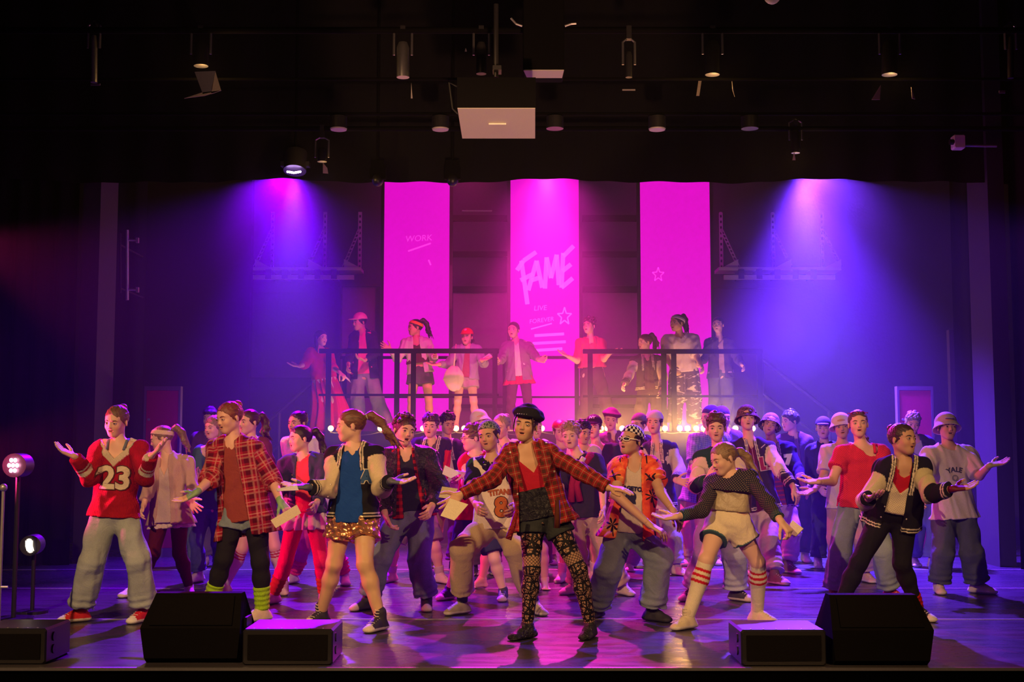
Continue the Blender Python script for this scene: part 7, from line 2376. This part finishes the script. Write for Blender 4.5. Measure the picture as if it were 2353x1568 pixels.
person('person in a camouflage bucket hat and navy varsity jacket lettered L, arm reaching down', (1717, 964, -4, 6, 0), ((1684, 1034, .0), (1764, 1032, .0)), ((1722, 1320, -5), (1780, 1343, 32)), nk=(1719, 1010), pel=(1744, 1160), el=((1680, 1090), (1790, 1078)), wr=((1700, 1118), (1822, 1118)), hd=(None, ((1838, 1148), 'relax', 'down')),
       kn=((1738, 1238), (1768, 1245)), s=1.08, h=1.0, mouth=.3, skin='pink', hairst=('fringe', (.05, .02, .03)), hat_on=True, lod=1, wear=ww)
def ww(p):
    tee(p, (.18, .05, .12), 'stripes', 't_shirt', off=.012, hem=.0, sleeve=0, neck=.07, vd=.06)
    trousers(p, (.58, .44, .46), 'cotton', 'trousers', r=(.114, .098, .084, .084), amp=.014); shoes(p, (.22, .12, .12), toe=(.7, .5, .5))
    varsity(p, (.02, .02, .08), (.02, .02, .08), w=(.02, .05), hem=.04, st=(.6, .5, .6))
    word(p, 'varsity_jacket', '7', .13, (.80, .72, .72), .115, -.14, .012)
    hat(p, 'bucket', (.42, .28, .38), col2=(.03, .02, .06), mat='bandana', tilt=10)
person('person in a patterned bucket hat with dark brim and a navy jacket numbered 7', (1769, 978, -10, 0, 14), ((1744, 1038), (1812, 1034)), ((1772, 1304, -5), (1812, 1318, 28)), nk=(1774, 1020), pel=(1790, 1160), el=((1746, 1090), (1832, 1082)), wr=((1762, 1120), (1843, 1110)), hd=(None, ((1858, 1132), 'relax', 'down')),
       s=1.02, h=.97, mouth=.3, skin='tan', hairst=('mop', (.03, .015, .02)), hat_on=True, lod=1, wear=ww)
person('person with swept hair in a dark plum jacket, in profile near the stairs', (1816, 970, -66, -2, 0), ((1798, 1014), (1852, 1014)), ((1812, 1292), (1850, 1292)), nk=(1826, 1004), s=1.02, h=1.0, mouth=.1, skin='pink', hairst=('mop', (.10, .08, .14)), lod=0, wear=outfit((.3, .12, .2), J_((.08, .02, .12), w=(.02, .04)), legs='trousers', legc=(.05, .03, .1)))
def ww(p):
    hat(p, 'cap', (.09, .08, .20), col2=(.34, .32, .50))
person('person in a navy baseball cap with a pale peak and dark jacket', (1892, 986, -16, 2, 0), ((1866, 1036), (1922, 1034)), ((1880, 1306, -10), (1922, 1302)), nk=(1896, 1024), s=.98, h=.96, mouth=.2, skin='pink', hairst=('short', (.05, .03, .05)), hat_on=True, lod=1, wear=outfit((.3, .18, .16), J_((.04, .03, .10), w=(.02, .03)), legs='trousers', legc=(.05, .05, .12), shoe_c=(.7, .55, .55), extra=ww))
person('person in a white bucket hat and pale t-shirt partly behind the red mesh top', (1934, 982, -12, 0, -6), ((1902, 1040), (1964, 1038)), ((1926, 1336, -15), (1988, 1338, 15)), nk=(1938, 1024), pel=(1942, 1160), el=((1892, 1098), (1968, 1100)), wr=((1872, 1126), (1960, 1140)), hd=(((1842, 1138), 'open', 'up'), None), s=1.0, h=.97, mouth=.3, skin='tan', hairst=('fringe', (.05, .03, .04)), hat_on=True, lod=1,
       wear=outfit((.62, .52, .56), None, tops=.8, legs='trousers', legc=(.50, .36, .32), ht='bucket', hc=(.80, .72, .66), shoe_c=(.6, .4, .38)))
person('fair haired person looking down in front of the right locker in a dark jacket', (2097, 974, -8, -14, 4), ((2072, 1022), (2130, 1018)), ((2100, 1302), (2143, 1307, 5)), nk=(2098, 1014), s=1.0, h=.97, mouth=.1, skin='pink', hairst=('mop', (.8, .68, .68)), lod=1, wear=outfit((.55, .45, .52), J_((.05, .04, .10), w=(.05, .06)), legs='jeans', legc=(.12, .14, .24), shoe_c=(.7, .5, .5)))

# ================================================================== the balcony
def bal(label, head, sh, ft, Y, **k):
    return person(label, head, sh, ft, Y=Y, z0=DECK_Z, **k)
def ww(p):
    tee(p, (.55, .01, .015), 'cotton', 'dress', off=.020, hem=.02, sleeve=1.4, neck=.07, sl_r=.07)
    skirt(p, (.60, .008, .015), .72, .12, wavy=.02, name='dress_skirt')
bal('person with dark hair in a long red dress at the platform left end', (737, 778, 48, 0, 0), ((714, 812), (754, 814)), ((748, 985), (776, 985)), 17.0, nk=(734, 804), pel=(744, 868), el=((700, 838), (762, 842)), wr=((688, 842), (780, 856)), hd=(((674, 840), 'open', 'up'), ((794, 868), 'hold', 'down')), s=.98, h=.97, mouth=.4, hairst=('long', (.03, .015, .02)), lod=0, wear=ww)
paper('white sheet held down by the person in the red dress on the platform', [(776, 850), (780, 858), (806, 880), (802, 872)], 16.85, (.75, .65, .75), th=.004)
bal('person in a pink cap, navy jacket and pale flared jeans on the platform', (826, 742, -46, -4, 0), ((816, 774), (854, 774)), ((822, 985), (884, 985)), 17.3, nk=(834, 764), pel=(838, 864), el=((806, 810), (862, 812)), wr=((800, 838), (838, 828)), hd=(None, ((830, 826), 'relax', 'up')), s=1.06, h=1.05, mouth=.3, skin='tan', hairst=('short', (.04, .02, .02)), hat_on=True, lod=1,
    wear=outfit((.80, .10, .28), J_((.03, .018, .07), w=(.04, .08)), legs='jeans', legc=(.18, .18, .20), ht='cap', hc=(.85, .30, .45), legk=dict(r=(.116, .096, .086, .125))))
def ww(p):
    tee(p, (.10, .03, .04), 'cotton', 'crop_top', off=.012, hem=-.16, sleeve=0, neck=.085)
    jacket(p, (.62, .58, .60), mat='cotton', name='denim_jacket', off=.024, hem=-.02, w=(.04, .07), to=1.8); shorts(p, (.10, .09, .12), to=.34); hat(p, 'band', (.75, .32, .04))
    shoes(p, (.4, .05, .1), lace=None)
bal('person with an orange headband, dark ponytail and pale jacket on the platform', (954, 754, -66, -2, 0), ((932, 790), (982, 790)), ((944, 985, -10), (988, 985, 10)), 17.1, nk=(957, 778), pel=(966, 862), el=((914, 826), (996, 824)), wr=((898, 804), (1000, 818)), hd=(((882, 796), 'open', 'fwd'), None), s=.98, h=1.0, mouth=.5, skin='tan', hairst=('pony_high', (.06, .02, .02)), sway=.35, lod=1, wear=ww)
def ww(p):
    tee(p, (.40, .12, .12), 'cotton', 't_shirt', off=.012, hem=.0, sleeve=0, neck=.08); jacket(p, (.36, .34, .44), mat='denim', name='denim_jacket', off=.024, hem=.02, w=(.03, .06), to=1.8)
    shorts(p, (.42, .36, .36), to=.40); hat(p, 'cap', (.75, .01, .015)); shoes(p, (.5, .3, .3), lace=None)
    V, Fc = poly_mesh([[(.018 * math.cos(a), .018 * math.sin(a)) for a in np.linspace(0, 2 * PI, 14, endpoint=False)]])
    R = p.R; stick(p, '', V, Fc, (.8, .6, .7), 0, 0, .003, name='cap_emblem', S=p.hat_surf, frame=(p.Hc + p.h * (R @ np.array([0, -.05, .10])), R @ np.array([1., 0, 0]), unit(R @ np.array([0, .35, 1.])), unit(R @ np.array([0, -1., .35]))))
bal('person in a bright red cap and pale denim jacket on the platform', (1073, 776, -16, 0, 0), ((1050, 806), (1098, 806)), ((1048, 985), (1094, 985)), 17.1, nk=(1076, 798), pel=(1070, 868), el=((1030, 838), (1112, 836)), wr=((1006, 838), (1106, 828)), hd=(((990, 838), 'open', 'up'), ((1120, 826), 'open', 'up')), s=.95, h=.97, mouth=.5, skin='pink', hairst=('pony_low', (.14, .04, .04)), sway=.3, hat_on=True, lod=1, wear=ww)
tb = thing('tote_bag', 'cream cloth drawstring bag hanging from the shoulder of the person in the red cap', 'bag', tuple(at(1042, 898, 16.86)))
Lb = [cap(at(1043, 850, 16.86), at(1043, 872, 16.86), .04, .13, .05, np.array([0, 1., 0]), .4), cap(at(1043, 868, 16.86), at(1046, 886, 16.86), .14, .07, .05, np.array([0, 1., 0]), .4)]
Vb, Qb = surf(Lb, .012, (), folds(3, .006, .12)); mesh_obj('bag_body', Vb, Qb, M['cotton'], tb, None, True, np.tile(np.array([.70, .58, .52]), (len(Vb), 1)), Vb * 0)
mb = MB(); mb.tube([at(1043, 842, 16.86), at(1046, 808, 16.85), at(1048, 792, 16.95)], .012, 6); mesh_obj('strap', np.vstack(mb.v), mb.f, M['cotton'], tb, None, True, np.tile(np.array([.7, .58, .52]), (mb.n, 1)))
paper('white sheet held up between the red cap and the grey jacket on the platform', [(1108, 824), (1112, 830), (1134, 822), (1124, 812)], 16.85, (.75, .62, .75), th=.004)
def ww(p):
    tee(p, (.66, .56, .60), 'cotton', 't_shirt', off=.014, hem=.02, sleeve=0); leggings(p, (.08, .02, .06)); skirt(p, (.60, .01, .06), .13, .05)
    jacket(p, (.22, .14, .24), mat='cotton', name='jacket', off=.024, hem=.08, w=(.03, .05), to=1.85); shoes(p, (.1, .04, .08), lace=None)
bal('person in a mauve jacket and crimson skirt on the platform by the middle banner', (1180, 760, -18, 2, 0), ((1162, 798), (1214, 798)), ((1172, 985), (1218, 985)), 17.1, nk=(1186, 786), pel=(1192, 862), el=((1152, 826), (1228, 816)), wr=((1144, 830), (1238, 828)), hd=(None, ((1246, 828), 'relax', 'fwd')), s=1.0, h=1.0, mouth=.6, skin='pink', hairst=('bun', (.08, .03, .04)), lod=1, wear=ww)
def ww(p):
    tee(p, (.55, .06, .18), 'cotton', 'crop_top', off=.012, hem=-.10, sleeve=0, neck=.07); trousers(p, (.07, .03, .05), 'cotton', 'flared_trousers', r=(.112, .092, .080, .120))
    jacket(p, (.70, .05, .16), mat='cotton', name='pink_jacket', off=.022, hem=-.10, w=(.03, .06), to=.9); shoes(p, (.1, .05, .06), lace=None)
bal('person in a pink cropped jacket and dark flared trousers on the platform', (1354, 750, -32, 4, 0), ((1334, 790), (1382, 790)), ((1344, 985), (1402, 985)), 17.1, nk=(1358, 780), pel=(1362, 862), el=((1326, 830), (1388, 826)), wr=((1306, 820), (1402, 812)), hd=(((1288, 812), 'open', 'up'), ((1420, 808), 'open', 'up')), s=1.0, h=1.0, mouth=.6, skin='pink', hairst=('curly', (.22, .06, .06)), lod=1, wear=ww)
bal('person with an auburn ponytail leaning low in a dark varsity jacket on the platform', (1482, 788, -62, -4, 0), ((1458, 832), (1512, 830)), ((1466, 985), (1514, 985)), 16.75, nk=(1488, 818), pel=(1492, 900), el=((1444, 866), (1524, 866)), wr=((1434, 884), (1520, 896)), s=.93, h=.97, mouth=.4, skin='pink', hairst=('pony_high', (.30, .10, .06)), sway=.15, lod=1,
    wear=outfit((.1, .05, .05), V_((.07, .045, .04), (.60, .48, .38)), legs='trousers', legc=(.08, .05, .05)))
def ww(p):
    tee(p, (.62, .48, .56), 'cotton', 't_shirt', off=.026, hem=.0, sleeve=.9, neck=.07, sl_r=.08); trousers(p, (.10, .06, .08), 'print', 'patterned_trousers', r=(.120, .112, .100, .10)); hat(p, 'band', (.7, .55, .62)); shoes(p, (.5, .4, .4), lace=None)
bal('person with a pale headband, pale tee and boldly patterned trousers on the platform', (1556, 744, -50, 0, 0), ((1534, 784), (1592, 782)), ((1546, 985), (1596, 985)), 17.1, nk=(1564, 772), pel=(1572, 856), el=((1532, 824), (1602, 822)), wr=((1546, 846), (1612, 842)), s=1.06, h=1.06, mouth=.2, skin='tan', hairst=('pony_high', (.05, .02, .03)), sway=.1, lod=1, wear=ww)
bal('dim person in a dark jacket in the haze at the platform right end', (1650, 748, -22, 0, 0), ((1630, 790), (1676, 790)), ((1640, 985), (1672, 985)), 17.3, nk=(1654, 778), pel=(1656, 862), el=((1616, 826), (1696, 826)), wr=((1606, 834), (1706, 840)), s=.98, h=.98, mouth=.3, skin='pink', hairst=('slick', (.06, .03, .05)), lod=0, wear=outfit((.5, .3, .45), J_((.08, .05, .14), w=(.03, .04)), legs='jeans', legc=(.1, .1, .18)))
